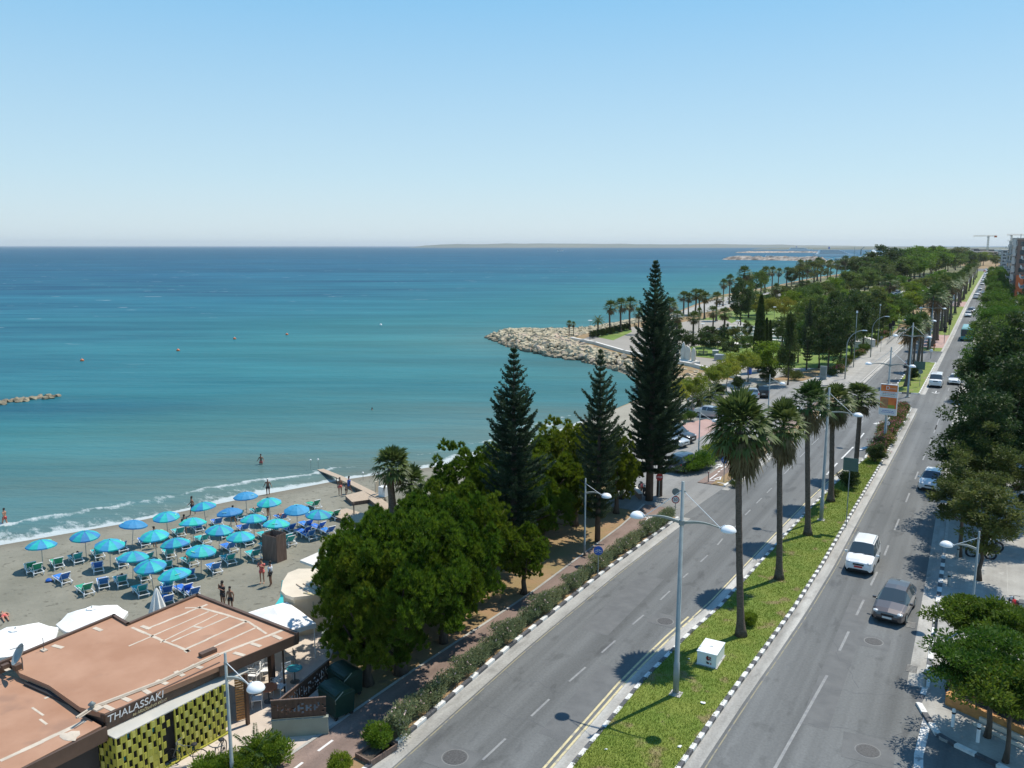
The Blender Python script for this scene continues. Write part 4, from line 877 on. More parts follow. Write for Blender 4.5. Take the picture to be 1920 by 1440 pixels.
def single_lamp(name, side, h=5.5, z=4.45, L=1.15, r=.085):
    t = thing(name, '', 'street lamp', (0, 0, -500)); m = MB()
    m.tube([(0, 0, 0), (0, 0, .9), (0, 0, .92), (0, 0, h - .01), (0, 0, h)], [r, r, r * .85, r * .6, .01], 10); m.obj('pole', M['steel'], t, True)
    MB().box((0, 0, .01), (.35, .35, .05)).obj('base_plate', M['kerb'], t)
    MB().lathe([(r * .6, 0), (r * .9, 0), (r * .9, .07), (r * .5, .07)], (0, 0, h - .45), 10).obj('collar', M['steel'], t)
    arm_lamp(t, side, L, z, h - .4); return t
dl = double_lamp('double_street_lamp'); GL = 'double-armed street lamps along the median'
for s, lab in [(35.4, 'nearest tall double-armed lamp, on the median lawn by the utility box'), (65.4, 'second double-armed lamp along the median, rising between the near palms'),
               (95.4, 'double-armed lamp in the pink flower bed that carries the orange billboard'), (125.4, 'double-armed lamp just past the flower bed, at the front of the second lawn island'),
               (156, 'double-armed lamp among the second group of median palms'), (188, 'double-armed lamp on the small grass island before the crossing')]:
    x = {35.4: -11.43, 65.4: -10.05, 95.4: -8.75, 125.4: -9.0}.get(s, -10.2); z0 = .1
    if s == 125.4: q = G(1706, 745); x, s = q[0] - .3, q[1]
    place(dl, (x, s, z0), R(1.5), 1, lab, GL)
slr = single_lamp('single_street_lamp', 1); GS = 'single-armed path lamps'
for (px, py, z, lab) in [(1098, 897, 5.5, 'single-armed lamp in the shade of the pines beside the cycle path'), (422, 1225, 5.5, 'single-armed lamp in front of the yellow restaurant wall'),
                        (1313, 767, 5.5, 'single-armed lamp by the car park, behind the first median palm'), (1444, 702, 5.5, 'single-armed lamp on the seaside walk behind the car park')]:
    q = G(px, py, z); place(slr, (q[0], q[1], .02), R(2), 1, lab, GS)
sll = single_lamp('pavement_street_lamp', -1); q = G(1836, 1000, 5.5)
place(sll, (q[0], q[1], .12), 0, 1, 'single-armed lamp on the right-hand pavement above the green spreading trees')
def curved_lamp():
    t = thing('curved_street_lamp', '', 'street lamp', (0, 0, -500)); pts = [(0, 0, 0), (0, 0, 5.4)]; n = 8
    for i in range(1, n + 1): a = i / n * R(78); pts.append((2.6 * (1 - math.cos(a)), 0, 5.4 + 2.5 * math.sin(a)))
    MB().tube(pts, [.10, .09] + [.075 - .004 * i for i in range(n)], 8).obj('pole', M['steel'], t, True)
    e = pts[-1]; h_ = MB().box((e[0] + .35, 0, e[2] + .02), (.8, .26, .13), taper=.7); h_.obj('lamp_head', M['lamp'], t); return t
cl = curved_lamp()
for px, py, lab in [(1584, 712, 'nearer curved-arm lamp on the pale pavement left of the road'), (1632, 671, 'farther curved-arm lamp on the pale pavement left of the road'), (1480, 700, 'curved-arm lamp hidden among the park trees')][:2]:
    q = G(px, py); place(cl, (q[0], q[1], .12), 0, 1, lab, 'curved lamps on the left pavement')
def flood_pole():
    t = thing('park_floodlight_pole', '', 'light pole', (0, 0, -500)); MB().tube([(0, 0, 0), (0, 0, 9)], [.09, .05], 8).obj('pole', M['steel'], t, True)
    MB().box((0, 0, 9.1), (.3, .3, .35), taper=.8).obj('lamp_head', M['lamp'], t); return t
fp = flood_pole()
for px, py, lab in [(1600, 690, 'straight pole with a small white lantern between the two curved lamps'), (1645, 652, 'straight lantern pole farther along the pale pavement'), (1684, 621, 'straight pole at the far end of the pale pavement')]:
    q = G(px, py); h_ = {1600: 585, 1645: 572, 1684: 590}[px]; place(fp, (q[0], q[1], .12), 0, (1, 1, hat(*q, h_) / 9.2), lab, 'straight light poles on the left pavement')
def path_light():
    t = thing('park_light', '', 'park light', (0, 0, -500)); MB().tube([(0, 0, 0), (0, 0, 4.6)], [.05, .04], 6).obj('pole', M['steel_dark'], t)
    MB().lathe([(.001, .14), (.5, .08), (.5, .0), (.001, 0)], (0, 0, 4.6), 12).obj('lamp_disc', M['lamp'], t); return t
pl_ = path_light()
for px, py, lab in [(1253, 655, 'slim park light left of the lawn behind the tall pine'), (1316, 648, 'slim park light before the curved stone steps'), (1382, 640, 'slim park light in front of the white steps'), (1460, 640, 'slim park light right of the white steps'), (1482, 660, 'disc park light beside the dark trees'), (1451, 608, 'disc park light above the yellow-green tree'), (1531, 640, 'disc park light among the dark pines'), (1106, 640, 'slim light by the date palm on the plaza')]:
    q = G(px, py); place(pl_, (q[0], q[1], .03), 0, 1, lab, 'disc lights in the park')

# ---- signs
def ang_to_cam(x, y): return math.atan2(-x, y) if False else math.atan2(x, -y) * 0
def sign(name, lab, px, py, ytop, r, m, ring=None, tz=0, kind='disc', back='signback', rot=None, thing_cat='road sign'):
    q = G(px, py, tz); h = hat(*q, ytop) ; rz = math.atan2(q[0], q[1]) * 1.0 * -1 if rot is None else rot
    t = thing(name, lab, thing_cat, (q[0], q[1], tz), rz); hh = h - tz
    MB().tube([(0, .04, 0), (0, .04, hh)], .032, 7).obj('post', M['steel'], t)
    f = MB(); n = 8 if kind == 'oct' else 24; a0 = math.pi / 8 if kind == 'oct' else 0
    def disc(rad, y, th, mi):
        vs = [(rad * math.cos(a0 + 2 * math.pi * k / n), y, hh - r + rad * math.sin(a0 + 2 * math.pi * k / n)) for k in range(n)]
        f.add(vs + [(x_, y + th, z_) for x_, _, z_ in vs], [tuple(range(n)), tuple(range(n, 2 * n))[::-1]] + [(k, (k + 1) % n, n + (k + 1) % n, n + k) for k in range(n)], mi)
    disc(r, 0, .02, 0)
    if ring: disc(r * .76, -.006, .004, 1)
    f.obj('sign_face', [m] + ([ring] if ring else []), t); return t, hh - r, q
t, z, q = sign('stop_sign', 'red octagonal stop sign at the mouth of the car-park street', 1235, 943, 888, .31, M['signred'], kind='oct'); put_text('STOP', .22, M['signwhite'], t, (0, -.012, z), (R(90), 0, 0))
t, z, q = sign('speed_limit_sign', 'round speed sign reading 50 under a plain green disc beside the oleanders', 1266, 958, 930, .31, M['signred'], M['signwhite'])
put_text('50', .33, M['black'], t, (0, -.014, z), (R(90), 0, 0)); 
f = MB(); n = 24; vs = [(.30 * math.cos(2 * math.pi * k / n), .0, z + .66 + .30 * math.sin(2 * math.pi * k / n)) for k in range(n)]; f.add(vs + [(a, .02, c) for a, b, c in vs], [tuple(range(n)), tuple(range(n, 2 * n))[::-1]] + [(k, (k + 1) % n, n + (k + 1) % n, n + k) for k in range(n)])
f.tube([(0, .04, z), (0, .04, z + .9)], .03, 6); tag(f.obj('upper_disc', M['signback'], t), 'plain green disc above the number')
def bike_icon(t, z, sc=1.0):
    b = MB()
    for sx in (-.13, .13): b.tube([(sx * sc + .085 * sc * math.cos(a), -.012, z - .05 * sc + .085 * sc * math.sin(a)) for a in np.linspace(0, 6.283, 13)], .012 * sc, 4)
    b.tube([(-.13 * sc, -.012, z - .05 * sc), (-.04 * sc, -.012, z + .08 * sc), (.08 * sc, -.012, z + .08 * sc), (.13 * sc, -.012, z - .05 * sc)], .012 * sc, 4)
    b.tube([(-.04 * sc, -.012, z + .08 * sc), (0, -.012, z - .05 * sc), (.08 * sc, -.012, z + .08 * sc)], .011 * sc, 4); b.obj('bicycle_symbol', M['signwhite'], t)
t, z, q = sign('cycle_path_sign', 'blue round bicycle sign standing among the oleanders in the foreground', 1121, 1082, 1024, .30, M['signblue']); bike_icon(t, z)
t, z, q = sign('cycle_path_sign', 'blue round sign at the far cycle path by the small hedge', 1357, 905, 857, .30, M['signblue']); bike_icon(t, z)
t, z, q = sign('turn_sign', 'round black and white sign at the edge of the pink flower bed', 1662, 822, 788, .33, M['black'], M['signwhite'], tz=.1); put_text('U', .3, M['black'], t, (0, -.014, z), (R(90), 0, 0))
t, z, q = sign('round_sign', 'round grey sign on the second lawn island under the palms', 1724, 725, 693, .33, M['signback'], tz=.1)
t, z, q = sign('round_sign', 'small round sign by the far left pavement with a purple banner', 1651, 660, 630, .3, M['signback'], tz=.1)
def board(lab, px, py, y0, y1, w_, name='sign_board', m='signgreen'):
    q = G(px, py, .1); zt, zb = hat(*q, y0), hat(*q, y1); t = thing(name, lab, 'sign', (q[0], q[1], .1), 0)
    MB().tube([(-.05, .05, 0), (-.05, .05, zt - .1)], .035, 6).obj('post', M['steel'], t)
    b = MB().box((0, 0, (zt + zb) / 2 - .1), (w_, .03, zt - zb)); b.box((0, -.02, (zt + zb) / 2 - .1), (.05, .02, zt - zb)); b.box((0, -.025, zt - .35), (w_ * .9, .03, .05)); b.box((0, -.025, zb + .2), (w_ * .9, .03, .05)); b.obj('board', M[m], t)
board('grey-green back of a road sign on the near lawn beside the fourth palm', 1587, 991, 859, 883, 1.05)
board('grey-green back of a sign board on the second lawn island', 1722, 712, 678, 693, 1.6)
# billboard on the third lamp
q = (-8.75, 95.4); z1, z0 = hat(*q, 719.5), hat(*q, 777); W_ = 1.75; t = thing('advertising_board', 'orange advertising board fixed to the third lamp post, white strip below it', 'billboard', (q[0] + .12, q[1] - .28, .1), R(-7)); z1 -= .1; z0 -= .1; hh = z1 - z0
b = MB().box((0, 0, (z0 + z1) / 2), (W_, .2, hh)); b.obj('frame', M['white'], t)
def panel(name, a, b_, m, x0=-.5, x1=.5, y=-.105): return MB().box((W_ * .93 * (x0 + x1) / 2, y, z1 - hh * (a + b_) / 2), (W_ * .93 * (x1 - x0), .012, hh * (b_ - a) - .02)).obj(name, m, t)
panel('orange_header', .02, .235, M['bill_o']); panel('white_text_band', .235, .42, M['signwhite']); panel('picture', .42, .78, M['bill_o']); panel('green_corner', .66, .78, M['bill_g'], .0, .42, -.115); panel('food_picture', .45, .76, M['bill_b'], -.42, .0, -.115); panel('white_footer', .80, .985, M['signwhite'])
put_text('D', .55, M['signwhite'], t, (-.12, -.12, z1 - hh * .125), (R(90), 0, 0), 'letter'); put_text('mmmm', .20, M['signwhite'], t, (.42, -.12, z1 - hh * .13), (R(90), 0, 0), 'small_line')
for k, (a, c, wq) in enumerate([(.27, 'bill_o', .7), (.315, 'signback', .8), (.365, 'bill_b', .75), (.86, 'signblue', .6), (.91, 'signblue', .7)]):
    l_ = MB()
    rr2 = random.Random(k); x = -W_ * wq / 2
    while x < W_ * wq / 2: wd = rr2.uniform(.05, .18); l_.box((x + wd / 2, -.118, z1 - hh * a), (wd, .006, .06)); x += wd + .04
    l_.obj('text_line', M[c], t)
# utility cabinet
qa, qb, qc = G(1306, 1249), G(1342, 1258), G(1358, 1234); wx = math.dist(qa, qb); wy = math.dist(qb, qc); rz = math.atan2(qb[1] - qa[1], qb[0] - qa[0])
cxx = (qa[0] + qc[0]) / 2; cyy = (qa[1] + qc[1]) / 2; t = thing('utility_cabinet', 'pale grey metal utility cabinet on the median lawn, small picture on its front', 'cabinet', (cxx, cyy, .1), rz)
MB().box((0, 0, .35), (wx, wy, .7)).obj('body', M['lamp'], t, False, .01); MB().box((0, 0, .73), (wx + .06, wy + .06, .06)).obj('lid', M['lamp'], t, False, .01); MB().box((0, 0, .02), (wx + .12, wy + .12, .06)).obj('plinth', M['kerb'], t)
g_ = MB(); rr2 = random.Random(3)
g_.box((.12, -wy / 2 - .004, .38), (.34, .006, .48), 0, 0)
for k in range(16): g_.box((.12 + rr2.uniform(-.12, .12), -wy / 2 - .009, .38 + rr2.uniform(-.18, .18)), (rr2.uniform(.04, .1), .004, rr2.uniform(.04, .1)), 0, rr2.choice([1, 1, 2]))
g_.obj('painted_picture', [M['signwhite'], M['black'], M['signred']], t)
mk = MB().box((0, -.02, .763), (.18, .04, .006)); mk.box((.02, .05, .763), (.14, .03, .006)); mk.obj('lid_stencil', M['steel'], t)
for x, y, sx, rz_, lab in [(1319, 1319, .28, .1, 'white scrap of litter on the lawn near the utility cabinet'), (1275, 1400, .25, 1.0, 'crumpled white litter lowest on the median lawn'), (1136, 1406, .14, .4, 'small white litter scrap on the lawn near the left kerb'), (1292, 1236, .14, .2, 'tiny white litter scrap beside the lamp foot')]:
    q = G(x, y, .12); m_ = MB(); m_.blob((0, 0, .03), (sx / 2, sx * .28, .03), 0, int(x), .35, 1); o = m_.obj('litter', M['litter']); o.location = (*q, .12); o.rotation_euler = (0, 0, rz_); tag(o, lab, 'litter', 'litter on the median lawn')
# bollards
for x, y, m, h_, lab in [(1778, 1100, 'steel', .9, 'steel bollard at the pavement edge behind the green tree'), (1754, 1186, 'steel_dark', .9, 'dark steel bollard by the upper drain grate'), (1733, 1288, 'steel', .9, 'steel bollard by the lower drain grate'),
                        (1786, 1362, 'white', .85, 'white bollard in the tree shade on the corner'), (1833, 1391, 'white', .85, 'white bollard on the sunny corner of the pavement'), (1915, 988, 'steel_dark', .9, 'dark bollard far right on the pale pavement'), (1795, 1048, 'steel', .9, 'bollard in the tree shadow by the right-hand lamp')]:
    q = G(x, y, .12); t = thing('bollard', lab, 'bollard', (q[0], q[1], .12), 0, 'bollards on the right pavement'); MB().lathe([(.001, h_), (.06, h_ - .015), (.075, h_ - .05), (.075, 0)], (0, 0, 0), 12).obj('post', M[m], t, True); MB().lathe([(.08, h_ - .16), (.08, h_ - .24)], (0, 0, 0), 12).obj('band', M['black' if m != 'black' else 'white'], t)
q = G(1328, 905); t = thing('black_post', 'thin dark post at the start of the far cycle path', 'bollard', (*q, .06)); MB().tube([(0, 0, 0), (0, 0, .95)], .04, 8).obj('post', M['steel_dark'], t); MB().lathe([(.044, .8), (.044, .9)], (0, 0, 0), 8).obj('band', M['red_light'], t)
# traffic lights
def traffic_light():
    t = thing('traffic_light', '', 'traffic light', (0, 0, -500)); MB().tube([(0, 0, 0), (0, 0, 3.2)], .06, 8).obj('pole', M['steel'], t)
    MB().box((0, 0, 3.0), (.62, .08, 1.25)).obj('backing_board', M['black'], t); hd = MB().box((0, -.12, 3.0), (.3, .2, .95)); 
    for k in (-1, 0, 1): hd.tube([(0, -.2, 3.0 + .3 * k), (0, -.34, 3.0 + .3 * k)], .11, 8)
    hd.obj('signal_head', M['black'], t); return t
tl = traffic_light()
for px, py, lab in [(1770, 644, 'traffic light at the right edge of the median crossing'), (1779, 628, 'traffic light just beyond the one at the crossing kerb'), (1740, 642, 'traffic light left of the third palm group'), (1668, 636, 'nearer traffic light on the left pavement by the railing'), (1673, 630, 'farther traffic light on the left pavement by the railing')]:
    q = G(px, py, .1); place(tl, (q[0], q[1], .1), 0, 1, lab, 'traffic lights at the crossing')
t = thing('guard_railing', 'dark pedestrian railing at the left kerb of the crossing', 'railing', (0, 0, 0)); a, b = G(1663, 646, .12), G(1684, 628, .12); r_ = MB(); r_.tube([(*a, 1.1), (*b, 1.1)], .04, 5); r_.tube([(*a, .3), (*b, .3)], .03, 5); r_.obj('rail', M['steel_dark'], t)
p_ = MB(); [p_.tube([(a[0] + (b[0] - a[0]) * k / 14, a[1] + (b[1] - a[1]) * k / 14, .1), (a[0] + (b[0] - a[0]) * k / 14, a[1] + (b[1] - a[1]) * k / 14, 1.1)], .02, 4) for k in range(15)]; p_.obj('bars', M['steel_dark'], t)
q = G(1745, 672, .1); t = thing('keep_left_beacon', 'white round-headed post at the front of the small island', 'traffic post', (*q, .05)); MB().tube([(0, 0, 0), (0, 0, 1.2)], .06, 8).obj('post', M['steel'], t); dome_ = MB().blob((0, 0, 1.5), (.32, .1, .32), 0, 1, .0); dome_.obj('disc', M['lamp'], t, True)
q = G(1751, 657, .1); t = thing('orange_post', 'short orange post on the small grass island', 'traffic post', (*q, .1)); MB().box((0, 0, .55), (.22, .22, 1.1), taper=.85).obj('body', M['orange'], t); MB().box((0, 0, 1.15), (.26, .26, .1)).obj('cap', M['orange'], t)
# info kiosk / pillar in the park edge, blue bin
q = G(1543, 712, .05); t = thing('information_pillar', 'pale blue-grey information pillar at the corner of the left pavement', 'information pillar', (*q, .05)); MB().box((0, 0, 1.1), (1.0, .35, 2.2)).obj('panel', M['steel'], t, False, .03); MB().box((0, -.19, 1.3), (.75, .02, 1.2)).obj('map_face', M['silver_blue'] if 'silver_blue' in M else M['signback'], t); MB().box((0, 0, .05), (1.2, .5, .1)).obj('base', M['steel_dark'], t)
q = G(1405, 702, .05); t = thing('blue_bin', 'dark blue litter bin under the lime-green trees', 'bin', (*q, .05)); MB().box((0, 0, .6), (.6, .6, 1.1), taper=1.08).obj('body', M['signblue'], t); MB().box((0, 0, 1.2), (.68, .68, .1)).obj('lid', M['steel_dark'], t)

# ================================================================ VEHICLES
def car_mesh(kind):
    """stations from nose (-y) to tail: y, half width, sill z, belt z, roof z, roof half width, glass flag on the span to the next"""
    if kind == 'suv':
        L, W, st = 4.1, .86, [(-2.05, .62, .42, .62, .62, .5, 0), (-2.0, .76, .30, .82, .84, .62, 0), (-1.75, .84, .24, .93, .97, .72, 0), (-1.1, .86, .22, 1.02, 1.07, .74, 0), (-.98, .86, .22, 1.04, 1.10, .74, 1), (-.32, .86, .22, 1.07, 1.66, .62, 2), (.30, .86, .22, 1.08, 1.70, .63, 0), (.37, .86, .22, 1.08, 1.70, .63, 2), (1.15, .86, .22, 1.09, 1.69, .63, 0), (1.22, .86, .22, 1.09, 1.69, .63, 2), (1.75, .85, .24, 1.09, 1.64, .61, 3), (2.0, .83, .28, 1.08, 1.14, .70, 0), (2.05, .76, .36, .75, .78, .66, 0)]
    elif kind == 'hatch':
        L, W, st = 4.2, .88, [(-2.12, .55, .40, .55, .55, .45, 0), (-2.06, .74, .26, .68, .72, .60, 0), (-1.75, .85, .20, .80, .86, .70, 0), (-1.0, .88, .18, .92, .98, .72, 1), (-.12, .88, .18, .98, 1.44, .60, 2), (.42, .88, .18, 1.00, 1.49, .60, 0), (.48, .88, .18, 1.0, 1.49, .60, 2), (1.15, .88, .18, 1.02, 1.47, .59, 0), (1.22, .88, .18, 1.02, 1.46, .59, 2), (1.55, .87, .2, 1.03, 1.42, .58, 3), (1.98, .84, .26, 1.0, 1.06, .68, 0), (2.08, .74, .34, .66, .70, .62, 0)]
    elif kind == 'sedan':
        L, W, st = 4.5, .88, [(-2.25, .58, .36, .52, .52, .48, 0), (-2.18, .76, .24, .66, .70, .60, 0), (-1.8, .86, .2, .78, .82, .7, 0), (-.95, .88, .18, .90, .94, .72, 1), (-.25, .88, .18, .93, 1.38, .58, 2), (.38, .88, .18, .94, 1.42, .58, 0), (.44, .88, .18, .94, 1.42, .58, 2), (1.05, .88, .18, .96, 1.38, .57, 3), (1.62, .87, .2, .98, 1.02, .68, 0), (2.12, .83, .26, .94, .97, .66, 0), (2.22, .74, .34, .62, .66, .6, 0)]
    elif kind == 'van':
        L, W, st = 4.8, .92, [(-2.4, .70, .40, .80, .80, .6, 0), (-2.3, .84, .28, 1.05, 1.10, .72, 0), (-1.9, .91, .22, 1.18, 1.24, .78, 1), (-1.15, .92, .22, 1.22, 1.88, .74, 2), (-.3, .92, .22, 1.24, 1.95, .75, 0), (-.2, .92, .22, 1.24, 1.95, .75, 2), (1.2, .92, .22, 1.24, 1.95, .75, 0), (1.3, .92, .22, 1.24, 1.95, .75, 2), (2.1, .92, .22, 1.24, 1.92, .74, 3), (2.35, .88, .3, 1.2, 1.26, .8, 0), (2.4, .8, .4, .8, .84, .7, 0)]
    B, Gl = MB(), MB(); rings = []
    for (y, w_, zs_, zb, zr, wr, fl) in st:
        cab = zr - zb > .2; zg = zr - (.07 if cab else .005); wg = wr + (.035 if cab else 0)
        rings.append([(-w_ * .9, y, zs_), (-w_, y, zs_ + .14), (-w_, y, (zs_ + zb) / 2 + .05), (-w_ * .965, y, zb), (-wg, y, zg), (-wr * .93, y, zr), (0, y, zr + (.035 if cab else .03)), (wr * .93, y, zr), (wg, y, zg), (w_ * .965, y, zb), (w_, y, (zs_ + zb) / 2 + .05), (w_, y, zs_ + .14), (w_ * .9, y, zs_)])
    n = len(rings[0])
    for i in range(len(st) - 1):
        a, b = rings[i], rings[i + 1]; fl = st[i][6]
        for k in range(n - 1):
            quad = [a[k], a[k + 1], b[k + 1], b[k]]; isg = (fl == 1 and k in (3, 4, 5, 6, 7, 8)) or (fl == 2 and k in (3, 8)) or (fl == 3 and k in (4, 5, 6, 7))
            if fl == 1 and k in (3, 8): isg = True
            (Gl if isg else B).add(quad, [(0, 1, 2, 3)])
    B.add(rings[0], [tuple(range(n))]); B.add(rings[-1], [tuple(range(n))[::-1]])
    return L, W, st, B.mesh('car_body', P['white'], True), Gl.mesh('car_glass', M['glass'], True)
CM = {k: car_mesh(k) for k in ('suv', 'hatch', 'sedan', 'van')}
WH = MB(); WH.tube([(-.11, 0, 0), (.11, 0, 0)], .325, 20, 0); WHm = WH.mesh('tyre', M['black']); RI = MB(); RI.tube([(-.118, 0, 0), (.118, 0, 0)], .2, 12, 0)
for k in range(5): RI.box((0, 0, 0), (.245, .05, .38), 0, 0)
RIm = RI.mesh('rim', M['steel'])
def car(kind, col, loc, rz=0, label='', detail=True, plate='plate', group=None, name='car', cat_='car', rails=False, sc=1.0):
    L, W, st, bme, gme = CM[kind]; t = thing(name, label, cat_, loc, rz, group); t.scale = (sc,) * 3
    o = link('body', bme, t); 
    o.material_slots[0].link = 'OBJECT'; o.material_slots[0].material = P[col]
    link('windows', gme, t)
    for sx in (-1, 1):
        for yy in (-L / 2 + .78, L / 2 - .76):
            w_ = link('wheel', WHm, t); w_.location = (sx * (W - .10), yy, .325)
            if detail: r_ = link('rim', RIm, w_)
    if detail:
        zb = st[2][3]; y0 = st[1][0]
        for sx in (-1, 1):
            hl = MB().blob((sx * .62, y0 + .10, zb - .10), (.17, .16, .085), 0, 1, .0); hl.obj('headlight', M['headlamp'], t, True)
            ml = MB().box((sx * (W + .10), st[3][0] + .35, zb + .14), (.2, .1, .13)); ml.tube([(sx * (W - .05), st[3][0] + .35, zb + .08), (sx * (W + .06), st[3][0] + .35, zb + .1)], .025, 5); ml.obj('mirror', P[col], t, False, .015)
            tl_ = MB().blob((sx * .7, L / 2 - .06, st[-2][3] - .15), (.1, .06, .14), 0, 1, 0); tl_.obj('tail_light', M['red_light'], t, True)
        g_ = MB().box((0, y0 - .045, zb - .20), (.66, .05, .10)); g_.box((0, y0 - .03, .36), (1.1, .06, .13)); g_.obj('grille', M['black'], t)
        MB().box((0, y0 - .085, zb - .34), (.5, .02, .11)).obj('number_plate', M[plate], t); MB().box((0, L / 2 + .0, .62), (.5, .03, .11)).obj('number_plate', M['plate'], t)
        wp = MB(); wp.tube([(-.5, st[3][0] + .05, st[3][4] + .03), (.05, st[3][0] + .18, st[3][4] + .10)], .012, 4); wp.tube([(.1, st[3][0] + .05, st[3][4] + .03), (.6, st[3][0] + .18, st[3][4] + .10)], .012, 4); wp.obj('wiper', M['black'], t)
        MB().box((0, .0, .19), (W * 1.7, L * .86, .08)).obj('underbody', M['black'], t)
        if rails:
            for sx in (-1, 1): r_ = MB(); r_.tube([(sx * .58, -.2, 1.68), (sx * .60, -.05, 1.76), (sx * .60, 1.5, 1.76), (sx * .58, 1.65, 1.68)], .02, 5); r_.obj('roof_rail', M['steel'], t)
    return t
q = G(1606, 1078); car('suv', 'white', (q[0] + .1, q[1] + 2.0, 0), R(-1), 'white SUV with a red number plate and roof rails driving towards the viewer', plate='redplate', rails=True)
q = G(1667, 1172); car('hatch', 'bronze', (q[0] + .05, q[1] + 2.0, 0), R(-5), 'bronze-grey hatchback driving towards the viewer, nearest car in the lane')
q = G(1743, 924); car('hatch', 'white', (q[0], q[1] + 2.1, 0), R(-3), 'white car with dark glass roof half hidden by the olive-green tree', name='car')
q = G(1753, 727); car('van', 'white', (q[0], q[1] + 2.1, 0), 0, 'white pickup-style vehicle beside the second lawn island', name='car')
q = G(1789, 722); car('sedan', 'white', (q[0], q[1] + 2.1, 0), 0, 'white car parked behind the dark trees at the right kerb')
for px, py, k, c, lab in [(1814.5, 595, 'suv', 'white', 'white car nearest in the far queue, beside a dark one'), (1818.5, 588, 'suv', 'black', 'dark car behind the first white car of the far queue'), (1823, 585, 'sedan', 'white', 'white car right of the dark car in the far queue'),
        (1829, 560.5, 'van', 'white', 'white van in mid-distance on the right carriageway'), (1832, 554, 'suv', 'white', 'white car right behind the white van'), (1834.5, 550, 'sedan', 'silver', 'silver car following the white car'), (1837, 544, 'suv', 'white', 'white car in the middle of the far road'),
        (1844.5, 551, 'sedan', 'white', 'white car at the right kerb by the clipped ficus trees'), (1841, 534.5, 'suv', 'white', 'far white car left lane past the ficus trees')]:
    q = G(px, py); car(k, c, (q[0], q[1] + 2, 0), 0, lab, True, group='cars on the right carriageway')
for px, py, c in [(1843, 527, 'white'), (1846.5, 530, 'grey'), (1847.5, 525, 'white'), (1845, 522, 'silver'), (1846.5, 515.5, 'white'), (1849.5, 514, 'white'), (1846, 510, 'red'), (1850.5, 509.5, 'white'), (1848, 519, 'silver'), (1852, 508, 'grey'), (1849, 506.5, 'white')]:
    q = G(px, py); car('suv', c, (q[0], q[1], 0), 0, 'tiny %s car in the farthest stretch of the road traffic' % c, False, group='far %s cars in the traffic' % c)
q = G(1711, 701); car('sedan', 'grey', (q[0] - 1.0, q[1] + 9, 0), R(180), 'grey car on the left carriageway behind the second palm group')
t = thing('city_bus', 'teal-roofed bus half hidden by the dark tree on the right carriageway', 'bus', (*G(1811, 640), 0), 0)
t.location.y += 5.5; t.location.x += .1
MB().box((0, 0, 1.55), (2.5, 11, 2.3)).obj('body', P['teal'], t, False, .12); MB().box((0, 0, 2.0), (2.54, 10.6, .95)).obj('windows', M['glass'], t); MB().box((0, -5.52, 1.9), (2.3, .04, 1.5)).obj('windscreen', M['glass'], t); MB().box((0, 0, 2.9), (2.3, 9.5, .3), taper=.9).obj('roof_unit', P['teal'], t)
for sx in (-1, 1):
    for yy in (-3.6, 3.2): w_ = link('wheel', WHm, t); w_.location = (sx * 1.12, yy, .47); w_.scale = (1.3, 1.45, 1.45)
t = thing('coach', 'red and white coach on the left carriageway between the palms', 'bus', (-13.6, 372, 0), 0)
MB().box((0, 0, 1.7), (2.5, 11, 2.6)).obj('body', M['white'], t, False, .12); MB().box((0, 0, 2.7), (2.54, 11.02, .5)).obj('stripe', M['red_light'], t); MB().box((0, 0, 2.0), (2.56, 10.6, .8)).obj('windows', M['glass'], t)
for sx in (-1, 1):
    for yy in (-3.6, 3.2): w_ = link('wheel', WHm, t); w_.location = (sx * 1.12, yy, .47); w_.scale = (1.3, 1.45, 1.45)
# parked cars near the trees
for px, py, k, c, rz, lab in [(1277, 886, 'suv', 'navy', 168, 'dark blue car seen from behind, waiting in the car-park street'), (1262, 831, 'suv', 'black', 75, 'black car with glossy roof parked on the red paving behind the tall pine'), (1246, 838, 'sedan', 'silver', 75, 'silver car mostly hidden behind the tall pine'),
                           (1330, 786, 'sedan', 'silver', 82, 'silver car parked beside the low green hedge'), (1405, 748, 'hatch', 'silver', 200, 'pale blue-grey car parked at the back of the car park'), (1424, 745, 'suv', 'black', 200, 'black SUV parked beside the pale blue-grey car')]:
    q = G(px, py); car(k, c, (q[0], q[1] + 1.2, .02), R(rz), lab, True, group='cars in the small car park')
cols = ['white', 'silver', 'grey', 'navy', 'white', 'black', 'silver', 'red']; rr = random.Random(9)
for i in range(13):
    q = G(1655 + 2.6 * i, 571 - 1.7 * i); c = rr.choice(cols); car(rr.choice(['sedan', 'suv', 'hatch']), c, (q[0], q[1], .03), R(90 + rr.uniform(-4, 4)), '%s car in the nearer parked row of the big car park' % c, False, group='%s cars in the near parked row' % c)
for i in range(14):
    q = G(1716 + 2.3 * i, 541 - 1.15 * i); c = rr.choice(cols); car(rr.choice(['sedan', 'suv']), c, (q[0], q[1], .03), R(90 + rr.uniform(-4, 4)), '%s car in the farther parked row of the big car park' % c, False, group='%s cars in the far parked row' % c)
